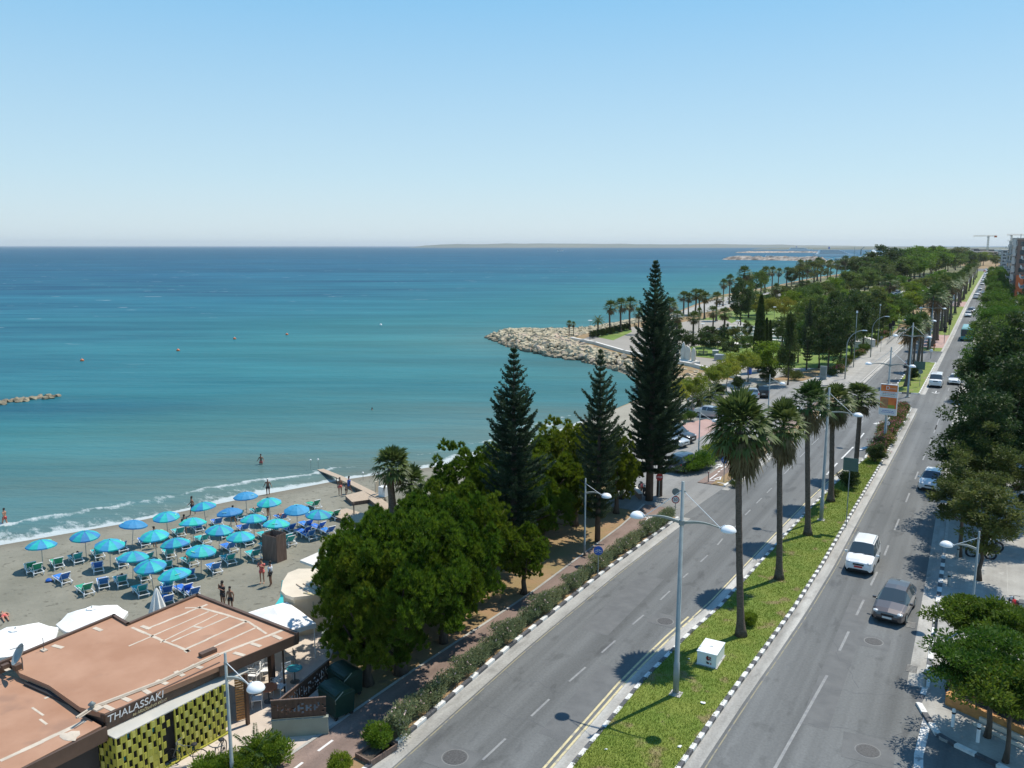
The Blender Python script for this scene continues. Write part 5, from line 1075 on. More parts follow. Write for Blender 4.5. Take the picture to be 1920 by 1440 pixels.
# motorbike on the pavement
def two_wheeler(name, lab, cat_, loc, rz, moto=False, col='red_light'):
    t = thing(name, lab, cat_, loc, rz); rw = .33; rt = .075 if moto else .022
    for yy in (-.58, .55): w_ = MB(); w_.tube([(0, yy + rw * math.cos(a), rw + rw * math.sin(a)) for a in np.linspace(0, 6.283, 17)], rt, 6, 0, False); w_.tube([(-.04, yy, rw), (.04, yy, rw)], .05, 6); [w_.tube([(0, yy, rw), (0, yy + rw * math.cos(a), rw + rw * math.sin(a))], .007, 3) for a in np.linspace(0, 5.8, 9)]; w_.obj('wheel', M['black'], t)
    f = MB(); f.tube([(0, .55, rw), (0, .12, .34), (0, -.12, .80), (0, .36, .82), (0, .12, .34)], .05 if moto else .02, 6); f.tube([(0, -.58, rw), (0, -.36, .9), (0, -.12, .8)], .04 if moto else .02, 6); f.obj('frame', M['steel_dark'], t)
    h_ = MB(); h_.tube([(-.3, -.28, 1.0), (-.1, -.38, .98), (.1, -.38, .98), (.3, -.28, 1.0)], .02, 6); h_.tube([(0, -.38, .98), (0, -.36, .86)], .025, 6); h_.obj('handlebar', M['steel_dark'], t)
    MB().blob((0, .32, .88), (.13, .26 if moto else .13, .06), 0, 2, .05).obj('seat', M['black'], t, True)
    if moto: MB().blob((0, -.05, .66), (.17, .36, .2), 0, 3, .1).obj('fairing', M[col], t, True); MB().blob((0, -.5, .78), (.14, .12, .15), 0, 4, .05).obj('headlight', M['headlamp'], t, True); MB().box((0, .3, .45), (.25, .4, .25)).obj('engine', M['steel'], t, False, .03)
    return t
q = G(1903, 1152, .12); two_wheeler('motorbike', 'dark motorbike with red fairing parked on the right pavement', 'motorbike', (*q, .12), R(200), True)
q = G(1838, 1046, .12); two_wheeler('motorbike', 'red motorbike in the tree shade beyond the right-hand lamp', 'motorbike', (*q, .12), R(95), True)
q = G(1852, 1032, .12); two_wheeler('motorbike', 'small motorbike beside the red one in the shade', 'motorbike', (*q, .12), R(100), True, 'steel')
q = G(352, 1432, .05); two_wheeler('bicycle', 'bicycle leaning by the yellow wall left of the lamp post', 'bicycle', (*q, .05), R(-60))
q = G(412, 1432, .05); two_wheeler('bicycle', 'pale bicycle beside the lamp post in front of the restaurant', 'bicycle', (*q, .05), R(30))
for i, (px, py) in enumerate([(1475, 700), (1485, 703), (1495, 705)]): q = G(px, py); two_wheeler('bicycle', ['left', 'middle', 'right'][i] + ' one of three dark bicycles parked under the park trees', 'bicycle', (*q, .03), R(70), False)
q = G(1204, 925); t = thing('red_scooter', 'red parked scooter behind the trunk of the tall pine', 'scooter', (*q, .02), R(30)); bpy.data.objects.remove(t)
two_wheeler('scooter', 'red scooter parked behind the trunk of the tall pine', 'scooter', (*q, .02), R(40), True)
# ================================================================ BEACH
NRM = Vector((.93, -.36)); ALG = Vector((.36, .93))            # inland and along-shore directions
def parasol(kind):
    t = thing('beach_umbrella', '', 'umbrella', (0, 0, -500)); n = 10; r = 1.0; h = 2.12
    c = MB(); ring = []
    for (rr_, z) in ((0.02, h + .0), (r * .35, h - .07), (r * .7, h - .20), (r, h - .40)):
        ring.append([(rr_ * math.cos(2 * math.pi * k / (n * 2)) * (1 if k % 2 == 0 else .965), rr_ * math.sin(2 * math.pi * k / (n * 2)) * (1 if k % 2 == 0 else .965), z - (0 if k % 2 == 0 else .012)) for k in range(n * 2)])
    for i in range(3):
        for k in range(n * 2):
            k2 = (k + 1) % (n * 2); mi = 0 if kind == 'blue' else (k // 2) % 2
            c.add([ring[i][k], ring[i][k2], ring[i + 1][k2], ring[i + 1][k]], [(0, 1, 2, 3)], mi)
    for k in range(n * 2):
        k2 = (k + 1) % (n * 2); a, b = ring[3][k], ring[3][k2]; c.add([a, b, (b[0] * 1.01, b[1] * 1.01, b[2] - .09), (a[0] * 1.01, a[1] * 1.01, a[2] - .09)], [(0, 1, 2, 3)], 0 if kind == 'blue' else (k // 2) % 2)
    c.obj('canopy', [M['umb_blue'], M['umb_green']], t)
    MB().tube([(0, 0, 0), (0, 0, h + .06)], .022, 7).obj('pole', M['pole'], t)
    rb = MB()
    for k in range(n): a = 2 * math.pi * k / n; rb.tube([(0, 0, h - .03), (r * .98 * math.cos(a), r * .98 * math.sin(a), h - .42)], .008, 4)
    rb.obj('ribs', M['steel'], t)
    lg = MB()     # pale printed mark on one panel
    for s_ in (-.2, -.1, 0, .1, .2): lg.box((.72 * math.cos(-1.25 + s_), .72 * math.sin(-1.25 + s_), h - .205), (.05, .07, .012), -1.25 + s_)
    lg.obj('printed_mark', M['logo'], t)
    return t
def lounger(key, m):
    t = thing('sun_lounger', '', 'sun lounger', (0, 0, -500)); f = MB()   # +x points inland (head), feet to -x
    for sy in (-.31, .31):
        f.tube([(-.95, sy, .30), (.95, sy, .27)], .028, 6)
    for x in (-.96, -.3, .25, .95): f.tube([(x, -.31, .29), (x, .31, .29)], .026, 6)
    f.obj('frame', M['white_plastic'], t)
    for sx, sy in ((-.62, -.31), (-.62, .31), (.62, -.31), (.62, .31)):
        l = MB().tube([(sx, sy, .29), (sx + .12, sy, 0)], .03, 6); l.tube([(sx + .22, sy, .29), (sx + .12, sy, 0)], .022, 5); l.obj('leg', M['white_plastic'], t)
    s_ = MB(); n = 7
    for i in range(n): s_.box((-.90 + (i + .5) * 1.1 / n, 0, .325 + .008 * (i % 2)), (1.1 / n + .004, .56, .035))
    s_.obj('seat', m, t)
    th = R(48); b = MB(); vs = []
    for u, th_ in ((0, 0), (.34, 0), (.70, 0)):
        for sy in (-.28, .28): vs += [(.22 + u * math.cos(th), sy, .34 + u * math.sin(th)), (.22 + u * math.cos(th) + .02, sy, .31 + u * math.sin(th))]
    b.add(vs, [(0, 2, 6, 4), (4, 6, 10, 8), (1, 5, 7, 3), (5, 9, 11, 7), (0, 4, 5, 1), (4, 8, 9, 5), (2, 3, 7, 6), (6, 7, 11, 10), (8, 10, 11, 9), (0, 1, 3, 2)]); b.obj('backrest', m, t)
    x_, z_ = .22 + .72 * math.cos(th), .34 + .72 * math.sin(th); bf = MB()
    for sy in (-.30, .30): bf.tube([(.22, sy, .33), (x_, sy, z_)], .022, 5)
    bf.tube([(x_, -.30, z_), (x_, .30, z_)], .028, 6); bf.tube([(x_ - .15, -.27, z_ - .18), (.75, -.27, .28)], .016, 4); bf.tube([(x_ - .15, .27, z_ - .18), (.75, .27, .28)], .016, 4); bf.obj('backrest_frame', M['white_plastic'], t)
    ar = MB()
    for sy in (-.36, .36): ar.tube([(-.05, sy, .30), (-.02, sy, .52), (.42, sy, .54)], .022, 5)
    ar.obj('armrest', M['white_plastic'], t)
    return t
PU = {'mix': parasol('mix'), 'blue': parasol('blue')}
LG_ = {k: lounger(k, M[k + '_c']) for k in ('blue', 'turq', 'green')}
cname = {'blue': 'blue', 'turq': 'turquoise', 'green': 'green'}
rows = {'the seaside row': [(76, 1018, 'mix', 'green'), (158, 1000, 'mix', 'turq'), (244, 981, 'blue', 'blue'), (312, 964, 'mix', 'turq'), (385, 946, 'mix', 'blue'), (461, 927, 'blue', 'turq')],
        'row two': [(203, 1016, 'mix', 'blue'), (291, 999, 'mix', 'turq'), (360, 977, 'mix', 'turq'), (433, 957.5, 'blue', 'blue'), (506, 938, 'mix', 'blue')],
        'row three': [(245, 1041, 'mix', 'turq'), (331, 1015, 'mix', 'turq'), (408, 990, 'mix', 'blue'), (475, 970, 'mix', 'turq'), (556, 951, 'blue', 'blue')],
        'row four': [(284, 1055, 'mix', 'turq'), (374, 1028, 'mix', 'blue'), (449, 1003, 'mix', 'turq'), (516, 979, 'mix', 'turq'), (594, 961, 'mix', 'blue')],
        'front by the red roof': [(332, 1072, 'mix', 'blue')]}
ordn = ['first', 'second', 'third', 'fourth', 'fifth', 'sixth']; rr = random.Random(12)
def put_lounger(c, x, y, rz, lab): return place(LG_[c], (x, y, zsand(x, y)), rz, 1, lab, '%s sun loungers on the beach' % cname[c])
RZL = math.atan2(NRM.y, NRM.x)
for rn, lst in rows.items():
    for i, (px, py, uk, lc) in enumerate(lst):
        x, y, z = GZ(px, py, 1.9); wh = '%s from the left in %s' % (ordn[i], rn) if len(lst) > 1 else 'alone at the ' + rn
        u = place(PU[uk], (x, y, z), rr.uniform(0, 6.28), (1, 1, 1), ('plain blue' if uk == 'blue' else 'two-tone') + ' beach umbrella, ' + wh, 'blue beach umbrellas' if uk == 'blue' else 'striped beach umbrellas')
        u.rotation_euler = (rr.uniform(-.10, .10), rr.uniform(-.10, .10), u.rotation_euler.z)
        for sd_ in (-1, 1):
            p = Vector((x, y)) + ALG * sd_ * rr.uniform(.72, .9) + NRM * rr.uniform(-.1, .35); c = lc if rr.random() < .8 else rr.choice(['blue', 'turq', 'green'])
            put_lounger(c, p.x, p.y, RZL + rr.uniform(-.12, .12), '%s lounger %s of the umbrella %s' % (cname[c], 'left' if sd_ < 0 else 'right', wh))
for px, py, c, lab in [(117, 1084, 'blue', 'blue lounger lying out in the sun, leftmost of the front three'), (159, 1104, 'green', 'green lounger lowest on the sand in the full sun'), (193, 1092, 'blue', 'blue lounger beside the sunny green one'), (66, 1066, 'green', 'green lounger alone in the dark shade at the left'),
                       (345, 1105, 'blue', 'blue lounger lowest by the folded white parasol'), (312, 1108, 'blue', 'blue lounger half hidden behind the folded white parasol'), (513, 993, 'turq', 'flat turquoise lounger behind the brown fence'), (597, 988, 'blue', 'blue lounger in the open right of the umbrellas'), (570, 997, 'blue', 'blue lounger on its own shadow at the right of the rows'),
                       (535, 1010, 'turq', 'turquoise lounger peeping out right of the brown fence'), (625, 965, 'green', 'green lounger by the boardwalk edge'), (588, 946, 'green', 'green lounger behind the last umbrella of the third row')]:
    x, y, z = GZ(px, py, .3); put_lounger(c, x, y, RZL + rr.uniform(-.2, .2), lab)

# ---- people: one continuous skinned body per figure, hair and clothes as children
def body(name, J, E, Rr, m, parent, hands=True):
    me = bpy.data.meshes.new(name); keys = list(J); me.from_pydata([J[k] for k in keys], [(keys.index(a), keys.index(b)) for a, b in E], [])
    o = link(name, me, parent); sk = o.modifiers.new('skin', 'SKIN'); sv = me.skin_vertices[0].data
    for i, k in enumerate(keys): sv[i].radius = (Rr.get(k, .05),) * 2 if not isinstance(Rr.get(k), tuple) else Rr[k]; sv[i].use_root = (k == 'pelvis')
    sub = o.modifiers.new('sub', 'SUBSURF'); sub.levels = 1; sub.render_levels = 1; bpy.context.view_layer.update()
    ev = o.evaluated_get(bpy.context.evaluated_depsgraph_get()); m2 = bpy.data.meshes.new_from_object(ev); o.modifiers.clear(); o.data = m2; m2.name = name; m2.materials.clear(); m2.materials.append(M[m])
    m2.polygons.foreach_set('use_smooth', [True] * len(m2.polygons)); return o
def person(lab, loc, rz, pose='stand', top=None, bottom='signblue', skin='skin', hair='hair', h=1.7, carry=None, group=None, clip=None):
    t = thing('person', lab, 'person', loc, rz, group); s = h / 1.75; a = dict(
        pelvis=(0, 0, .95), belly=(0, 0, 1.10), chest=(0, 0, 1.30), neck=(0, 0, 1.47), head0=(0, -.01, 1.57), head1=(0, -.015, 1.68), nose=(0, -.105, 1.60),
        shL=(.17, 0, 1.40), shR=(-.17, 0, 1.40), elL=(.24, .03, 1.13), elR=(-.24, .03, 1.13), wrL=(.26, -.05, .90), wrR=(-.26, -.05, .90),
        hipL=(.10, 0, .90), hipR=(-.10, 0, .90), knL=(.11, -.02, .50), knR=(-.11, -.02, .50), anL=(.11, .03, .09), anR=(-.11, .03, .09), toL=(.13, -.15, .03), toR=(-.13, -.15, .03))
    if pose == 'walk': a.update(knL=(.1, -.16, .52), anL=(.1, -.22, .10), toL=(.11, -.40, .05), knR=(-.1, .06, .50), anR=(-.1, .30, .14), toR=(-.11, .20, .04), elL=(.22, .12, 1.14), wrL=(.22, .10, .90), elR=(-.22, -.04, 1.13), wrR=(-.22, -.24, .98))
    if pose == 'phone': a.update(elR=(-.26, -.06, 1.16), wrR=(-.14, -.14, 1.44), elL=(.26, -.10, 1.18), wrL=(.08, -.22, 1.30))
    if pose == 'wade': a.update(knL=(.11, -.1, .5), anL=(.11, .0, .09), wrL=(.34, -.12, 1.05), wrR=(-.34, -.12, 1.05), elL=(.27, .02, 1.16), elR=(-.27, .02, 1.16))
    if pose == 'sit': a.update({k: (v[0], v[1], v[2] - .52) for k, v in a.items()}); a.update(knL=(.12, -.44, .46), knR=(-.12, -.44, .46), anL=(.12, -.50, .08), anR=(-.12, -.50, .08), toL=(.13, -.66, .03), toR=(-.13, -.66, .03), wrL=(.16, -.32, .56), wrR=(-.16, -.32, .56), elL=(.24, -.04, .62), elR=(-.24, -.04, .62))
    if pose == 'lounge':   # on a lounger: hips on the seat, back against the raised rest, feet to -y
        a = dict(pelvis=(0, 0, .44), belly=(0, .12, .52), chest=(0, .27, .68), neck=(0, .38, .80), head0=(0, .43, .87), head1=(0, .48, .96), nose=(0, .36, .94), shL=(.17, .33, .75), shR=(-.17, .33, .75), elL=(.26, .10, .58), elR=(-.26, .10, .58), wrL=(.17, -.1, .56), wrR=(-.17, -.1, .56),
                 hipL=(.1, -.04, .43), hipR=(-.1, -.04, .43), knL=(.11, -.40, .62), knR=(-.11, -.45, .50), anL=(.1, -.72, .40), anR=(-.1, -.86, .40), toL=(.1, -.80, .50), toR=(-.1, -.93, .50))
    if pose == 'lie':
        a = dict(pelvis=(0, 0, .10), belly=(0, .16, .12), chest=(0, .36, .13), neck=(0, .54, .12), head0=(0, .64, .12), head1=(0, .75, .12), nose=(0, .67, .22), shL=(.17, .46, .12), shR=(-.17, .46, .12), elL=(.32, .30, .06), elR=(-.32, .30, .06), wrL=(.26, .06, .06), wrR=(-.26, .06, .06),
                 hipL=(.1, -.05, .10), hipR=(-.1, -.05, .10), knL=(.12, -.46, .12), knR=(-.12, -.46, .12), anL=(.12, -.86, .07), anR=(-.12, -.86, .07), toL=(.14, -.9, .16), toR=(-.14, -.9, .16))
    E_ = [('pelvis', 'belly'), ('belly', 'chest'), ('chest', 'neck'), ('neck', 'head0'), ('head0', 'head1'), ('head0', 'nose'), ('chest', 'shL'), ('chest', 'shR'), ('shL', 'elL'), ('elL', 'wrL'), ('shR', 'elR'), ('elR', 'wrR'), ('pelvis', 'hipL'), ('pelvis', 'hipR'), ('hipL', 'knL'), ('knL', 'anL'), ('anL', 'toL'), ('hipR', 'knR'), ('knR', 'anR'), ('anR', 'toR')]
    Rr = dict(pelvis=(.14, .10), belly=(.12, .09), chest=(.15, .10), neck=.055, head0=(.075, .09), head1=(.07, .08), nose=.018, shL=.06, shR=.06, elL=.042, elR=.042, wrL=.03, wrR=.03, hipL=.09, hipR=.09, knL=.058, knR=.058, anL=.038, anR=.038, toL=.03, toR=.03)
    for S in 'LR':        # palm, five fingers of different lengths, the thumb from the side of the palm
        w_ = Vector(a['wr' + S]); d = (w_ - Vector(a['el' + S])).normalized(); sx = Vector((0, 1, 0)) if abs(d.y) < .8 else Vector((1, 0, 0)); sx = (sx - d * sx.dot(d)).normalized(); nn = d.cross(sx)
        pm_ = w_ + d * .085; a['pa' + S] = tuple(pm_); E_.append(('wr' + S, 'pa' + S)); Rr['pa' + S] = .028
        for i, (l, o_) in enumerate(((.075, -.03), (.085, -.01), (.08, .012), (.06, .032))):
            k = pm_ + d * l * .5 + sx * o_; e = k + d * l * .4 + nn * l * .3; a['f%d%s' % (i, S)] = tuple(k); a['g%d%s' % (i, S)] = tuple(e); E_ += [('pa' + S, 'f%d%s' % (i, S)), ('f%d%s' % (i, S), 'g%d%s' % (i, S))]; Rr['f%d%s' % (i, S)] = .010; Rr['g%d%s' % (i, S)] = .008
        k = w_ + d * .04 - sx * .045; e = k + d * .05 - sx * .015; a['t' + S] = tuple(k); a['u' + S] = tuple(e); E_ += [('wr' + S, 't' + S), ('t' + S, 'u' + S)]; Rr['t' + S] = .012; Rr['u' + S] = .009
    body('body', a, E_, Rr, skin, t); V_ = {k: Vector(v) for k, v in a.items()}
    hd = V_['head1'] * .55 + V_['head0'] * .45; back = (hd - V_['nose']).normalized()
    hb_ = MB().blob(tuple(hd + back * .03 + (V_['head1'] - V_['head0']).normalized() * .03), (.092, .095, .10), 0, 5, .05)
    if hair == 'long': hb_.tube([hd + back * .07, V_['neck'] + back * .09, V_['chest'] + back * .11], [.075, .06, .03], 7)
    hb_.obj('hair', M['hair' if hair == 'long' else hair], t, True)
    fc = MB(); up_ = (V_['head1'] - V_['head0']).normalized()
    for sx in (-.032, .032): fc.blob(tuple(V_['head0'] * .6 + V_['head1'] * .4 - back * .085 + Vector((sx, 0, 0))), (.011, .008, .008), 0, 1, 0, 1)
    fc.blob(tuple(V_['head0'] - back * .08 - up_ * .03), (.026, .008, .007), 0, 1, 0, 1); fc.obj('face_features', M['black'], t)
    if bottom:
        sh = MB(); sh.tube([V_['belly'] * .35 + V_['pelvis'] * .65, V_['pelvis'], V_['pelvis'] * .7 + (V_['hipL'] + V_['hipR']) * .15 - Vector((0, 0, .03))], [.155, .165, .165], 12)
        ln = {'trousers': .96}.get(clip, .35)
        for S in 'LR':
            e = V_['hip' + S].lerp(V_['kn' + S], min(1, ln * 1.1)); pts = [V_['hip' + S], e] + ([V_['kn' + S].lerp(V_['an' + S], .9)] if clip == 'trousers' else []); sh.tube(pts, [.105, .088] + ([.065] if clip == 'trousers' else []), 10)
        sh.obj('shorts' if clip != 'trousers' else 'trousers', M[bottom], t, True)
    if top:
        tp = MB(); tp.tube([V_['belly'] * .6 + V_['pelvis'] * .4, V_['belly'], V_['chest'], V_['chest'].lerp(V_['neck'], .75)], [.155, .15, .175, .075], 12)
        for S in 'LR': tp.tube([V_['sh' + S], V_['sh' + S].lerp(V_['el' + S], .6)], [.075, .06], 8)
        tp.obj('shirt', M[top], t, True)
    t.scale = (s,) * 3
    return t
M['coral'] = mat('coral_fabric', (.65, .14, .12), .8); M['paleshirt'] = mat('pale_blue_shirt', (.55, .60, .66), .8); M['darkcloth'] = mat('dark_cloth', (.025, .025, .03), .8); M['hat_w'] = mat('white_hat', (.75, .73, .68), .8)
def pz(px, py, dz=0): return GZ(px, py, dz)
x, y, z = pz(492, 1094); person('woman in coral standing with hands near her face beside a friend', (x, y, z), R(25), 'phone', 'coral', 'coral', hair='hair', h=1.72)
x, y, z = pz(508, 1099); person('person in a pale top and dark shorts standing right of the coral-clad woman', (x, y, z), R(-60), 'stand', 'paleshirt', 'darkcloth', 'skin_tan', h=1.72)
x, y, z = pz(419, 1140, .0); person('dark-clad person standing just behind the far edge of the red roof', (x, y, z), R(0), 'phone', 'darkcloth', 'darkcloth', 'skin_tan', h=1.75)
x, y, z = pz(433, 1147, .0); person('tanned person beside the dark-clad one behind the red roof', (x, y, z), R(20), 'stand', None, 'darkcloth', 'skin_tan', h=1.6)
q = G(490, 879, -2.5); person('bather standing thigh-deep in the sea above the umbrellas', (*q, -2.62), R(30), 'wade', None, 'coral', 'skin_tan', h=1.75)
q = G(503, 930, -2.1); person('wader in a white cap at the water edge behind the umbrellas', (*q, -2.15), R(40), 'wade', None, 'darkcloth', 'skin_tan', 'hat_w', h=1.75)
q = G(10, 985, -2.2); person('bather in red trunks walking in the shallows at the far left', (*q, -2.4), R(-70), 'walk', None, 'red_light', 'skin', h=1.72)
q = G(698, 780, -2.9); person('swimmer whose head shows far out in the calm water', (*q, -3.42), 0, 'stand', None, 'darkcloth', 'skin_tan', h=1.75)
x, y, z = pz(638, 929); person('tanned person standing by the wooden deck at the water edge', (x, y, z), R(60), 'stand', None, 'coral', 'skin_tan', h=1.72)
x, y, z = pz(655, 925); person('person in blue swimwear stepping by the deck', (x, y, z), R(-50), 'walk', 'signblue', 'signblue', 'skin_tan', h=1.66)
x, y, z = pz(649, 930); person('child standing between the two bathers at the deck', (x, y, z), R(-50), 'stand', None, 'darkcloth', 'skin_tan', h=1.2)
for px, py, lab in [(361, 966, 'bather standing under the first-row umbrellas, feet in the swash'), (438, 985, 'dark figure standing behind the blue umbrella of the second row'), (503, 968, 'dark figure standing in front of the last umbrella of the second row'), (347, 1003, 'figure in a navy shirt standing between the umbrella rows'), (291, 1027, 'person bending in coral under a second-row umbrella')]:
    x, y, z = pz(px, py); person(lab, (x, y, z), rr.uniform(0, 6), rr.choice(['stand', 'walk']), 'darkcloth' if 'dark' in lab or 'navy' in lab else ('coral' if 'coral' in lab else None), 'darkcloth', 'skin_tan', h=1.7)
for px, py, lab, tp, bt in [(148, 1035, 'sunbather with dark hair reclining on a lounger, second umbrella of the first row', None, 'darkcloth'), (170, 1030, 'sunbather in coral on the lounger beside a dark-haired one', None, 'coral'), (155, 1062, 'sunbather sitting up on the green lounger', None, 'red_light'), (190, 1060, 'person reclining in the shade on a blue lounger', 'darkcloth', 'darkcloth'),
                    (535, 965, 'pink-clad sunbather reclining right of the fourth row', 'coral', 'coral'), (528, 960, 'second sunbather reclining by the pink-clad one', None, 'darkcloth'), (478, 953, 'sunbather under the last umbrella of the first row', None, 'coral'), (330, 1050, 'sunbather in the shade below the third row', 'darkcloth', 'darkcloth'), (225, 1075, 'heavy-set sunbather sitting on a turquoise lounger', None, 'darkcloth')]:
    x, y, z = pz(px, py, .35); best = min([o for o in C.objects if o.get('category') == 'sun lounger' and o.location.z > -100], key=lambda o: (o.location.x - x) ** 2 + (o.location.y - y) ** 2)
    if best.get('used'): continue
    best['used'] = 1; b = best.location; person(lab, (b.x + .1 * NRM.x, b.y + .1 * NRM.y, b.z - .0), best.rotation_euler.z - R(90), 'lounge', tp, bt, rr.choice(['skin', 'skin_tan']), h=1.68)
for o in C.objects:
    if 'used' in o: del o['used']
x, y, z = pz(8, 1158); person('sunbather lying on the open sand at the left edge', (x, y, z), R(70), 'lie', None, 'coral', 'skin', h=1.65)
x, y, z = pz(92, 1090); m_ = MB().blob((0, 0, .1), (.28, .2, .12), 0, 4, .2); o = m_.obj('beach_bag', M['signblue'], None, True); o.location = (x, y, z); tag(o, 'dark blue beach bag on the sand left of the sunny blue lounger', 'bag')
q = G(1781, 1305, .12); person('person in black trousers walking in the shade of the green tree on the pavement', (*q, .12), R(20), 'walk', 'paleshirt', 'darkcloth', 'skin_tan', h=1.78, clip='trousers')
q = G(1290, 765); person('person walking on the seaside walk under the lime-green trees', (*q, .05), R(150), 'walk', 'paleshirt', 'darkcloth', h=1.72, clip='trousers')
for px, py, lab in [(1295, 666, 'dark figure seated on the park bench at the edge of the plaza'), (1300, 667, 'second figure seated on the same park bench')]: q = G(px, py); person(lab, (*q, .03), R(20), 'sit', 'darkcloth', 'darkcloth', h=1.7)

# ---- big white parasols
def white_parasol(lab, px, py, h, r, zb, n=8, sc=1.0, valance=.22, rz=0.2, kind='oct', pz_=None):
    z = zb + h - .35; q = G(px, py, z); t = thing('white_parasol', lab, 'parasol', (*q, zb), rz); c = MB(); ring = []
    for q_, zz in ((.001, 0), (.16, -.03), (.17, -.09), (.6, -.33), (1, -.62)):
        ring.append([(r * q_ * math.cos(math.pi * k / n) * (1 if k % 2 == 0 else math.cos(math.pi / n) * 1.0), r * q_ * math.sin(math.pi * k / n) * (1 if k % 2 == 0 else math.cos(math.pi / n)), h + zz * sc - (.05 * q_ if k % 2 else 0)) for k in range(2 * n)])
    for i in range(4):
        for k in range(2 * n): k2 = (k + 1) % (2 * n); c.add([ring[i][k], ring[i][k2], ring[i + 1][k2], ring[i + 1][k]], [(0, 1, 2, 3)])
    for k in range(2 * n):
        k2 = (k + 1) % (2 * n); a, b = ring[4][k], ring[4][k2]; wv = .04 * (k % 2); wv2 = .04 * (k2 % 2); c.add([a, b, (b[0] * .99, b[1] * .99, b[2] - valance + wv2), (a[0] * .99, a[1] * .99, a[2] - valance + wv)], [(0, 1, 2, 3)])
    c.obj('canopy', M['canvas'], t); MB().tube([(0, 0, 0), (0, 0, h + .05)], .04, 8).obj('pole', M['steel'], t); s_ = MB()
    for k in range(n): a = 2 * math.pi * k / n; s_.tube([(0, 0, h - .15), (r * .95 * math.cos(a), r * .95 * math.sin(a), h - .62 * sc - .05)], .015, 4)
    s_.obj('ribs', M['steel'], t); MB().lathe([(.3, 0), (.3, .08), (.05, .12)], (0, 0, 0), 12).obj('foot', M['kerb'], t); return t
white_parasol('large octagonal white parasol behind the middle of the red roof', 173, 1150, 2.6, 1.75, -.85)
white_parasol('large white parasol behind the left end of the red roof', 30, 1190, 2.7, 1.95, -.85, rz=.5)
# folded parasol
x, y, z = GZ(295, 1135, 1.5); t = thing('folded_parasol', 'tall folded white parasol between the roof and the loungers', 'parasol', (x, y, z)); c = MB(); n = 16; prof = [(.03, 2.55), (.10, 2.4), (.24, 1.9), (.42, 1.2), (.58, .5)]
c.lathe(prof, (0, 0, 0), n, 0, .18); c.obj('canopy', M['canvas'], t); MB().tube([(0, 0, 0), (0, 0, 2.65)], .035, 8).obj('pole', M['steel'], t)
# square white canopy tent
def square_canopy(lab, px, py, h, a, b, zb, rz):
    q = G(px, py, zb + h - .2); t = thing('square_canopy', lab, 'parasol', (*q, zb), rz); c = MB(); nn = 6
    P_ = []
    def pt(u, v): m_ = max(abs(u), abs(v)); return (u * a, v * b, h - .65 * m_ - .05 * (1 - abs(abs(u) - abs(v))) * m_)
    g_ = [[pt(-1 + 2 * i / nn, -1 + 2 * j / nn) for j in range(nn + 1)] for i in range(nn + 1)]
    for i in range(nn):
        for j in range(nn): c.add([g_[i][j], g_[i + 1][j], g_[i + 1][j + 1], g_[i][j + 1]], [(0, 1, 2), (0, 2, 3)])
    rim = [pt(-1 + 2 * i / nn, -1) for i in range(nn)] + [pt(1, -1 + 2 * i / nn) for i in range(nn)] + [pt(1 - 2 * i / nn, 1) for i in range(nn)] + [pt(-1, 1 - 2 * i / nn) for i in range(nn)]
    for k in range(len(rim)):
        p, p2 = rim[k], rim[(k + 1) % len(rim)]; c.add([p, p2, (p2[0], p2[1], p2[2] - .26 + .05 * ((k + 1) % 2)), (p[0], p[1], p[2] - .26 + .05 * (k % 2))], [(0, 1, 2, 3)])
    c.obj('canopy', M['canvas'], t)
    for sx in (-1, 1):
        for sy in (-1, 1): MB().tube([(sx * a * .95, sy * b * .95, 0), (sx * a * .95, sy * b * .95, h - .7)], .03, 6).obj('leg', M['white'], t)
    MB().tube([(0, 0, h - .9), (0, 0, h)], .03, 6).obj('mast', M['white'], t)
    return t
square_canopy('white square canopy with scalloped edge behind the right end of the red roof', 513, 1146, 2.75, 1.7, 1.5, -.1, R(-20))
# brown wooden enclosure on the sand
a, b, c_ = GZ(492, 1047), GZ(538, 1050), GZ(516, 1058); a, c_, b = GZ(493, 1050), GZ(520, 1056), GZ(538, 1049)
t = thing('wooden_screen', 'tall brown slatted wooden screen standing on the sand behind the loungers', 'screen', (c_[0], c_[1], c_[2] - .05)); zt = 1.95
def slats(t, p, q, z0, z1, m, n, name='panel', w_=.03):
    mb = MB(); L_ = math.dist(p, q); rz = math.atan2(q[1] - p[1], q[0] - p[0])
    for k in range(n): u = (k + .5) / n; mb.box((p[0] + (q[0] - p[0]) * u, p[1] + (q[1] - p[1]) * u, (z0 + z1) / 2 + .015 * ((k * 7) % 3)), (L_ / n * .9, w_, z1 - z0), rz)
    for z in (z0 + .2, z1 - .2): mb.box(((p[0] + q[0]) / 2, (p[1] + q[1]) / 2, z), (L_, w_ * .5, .08), rz)
    return mb.obj(name, m, t)
lo = lambda p: (p[0] - c_[0], p[1] - c_[1]); d_ = (b[0] + a[0] - 2 * c_[0], b[1] + a[1] - 2 * c_[1])
slats(t, lo(a), (0, 0), 0, zt, M['fence'], 14); slats(t, (0, 0), lo(b), 0, zt + .1, M['fence'], 10, 'panel'); slats(t, lo(b), d_, 0, zt + .1, M['fence'], 14, 'panel'); slats(t, d_, lo(a), 0, zt, M['fence'], 10, 'panel')
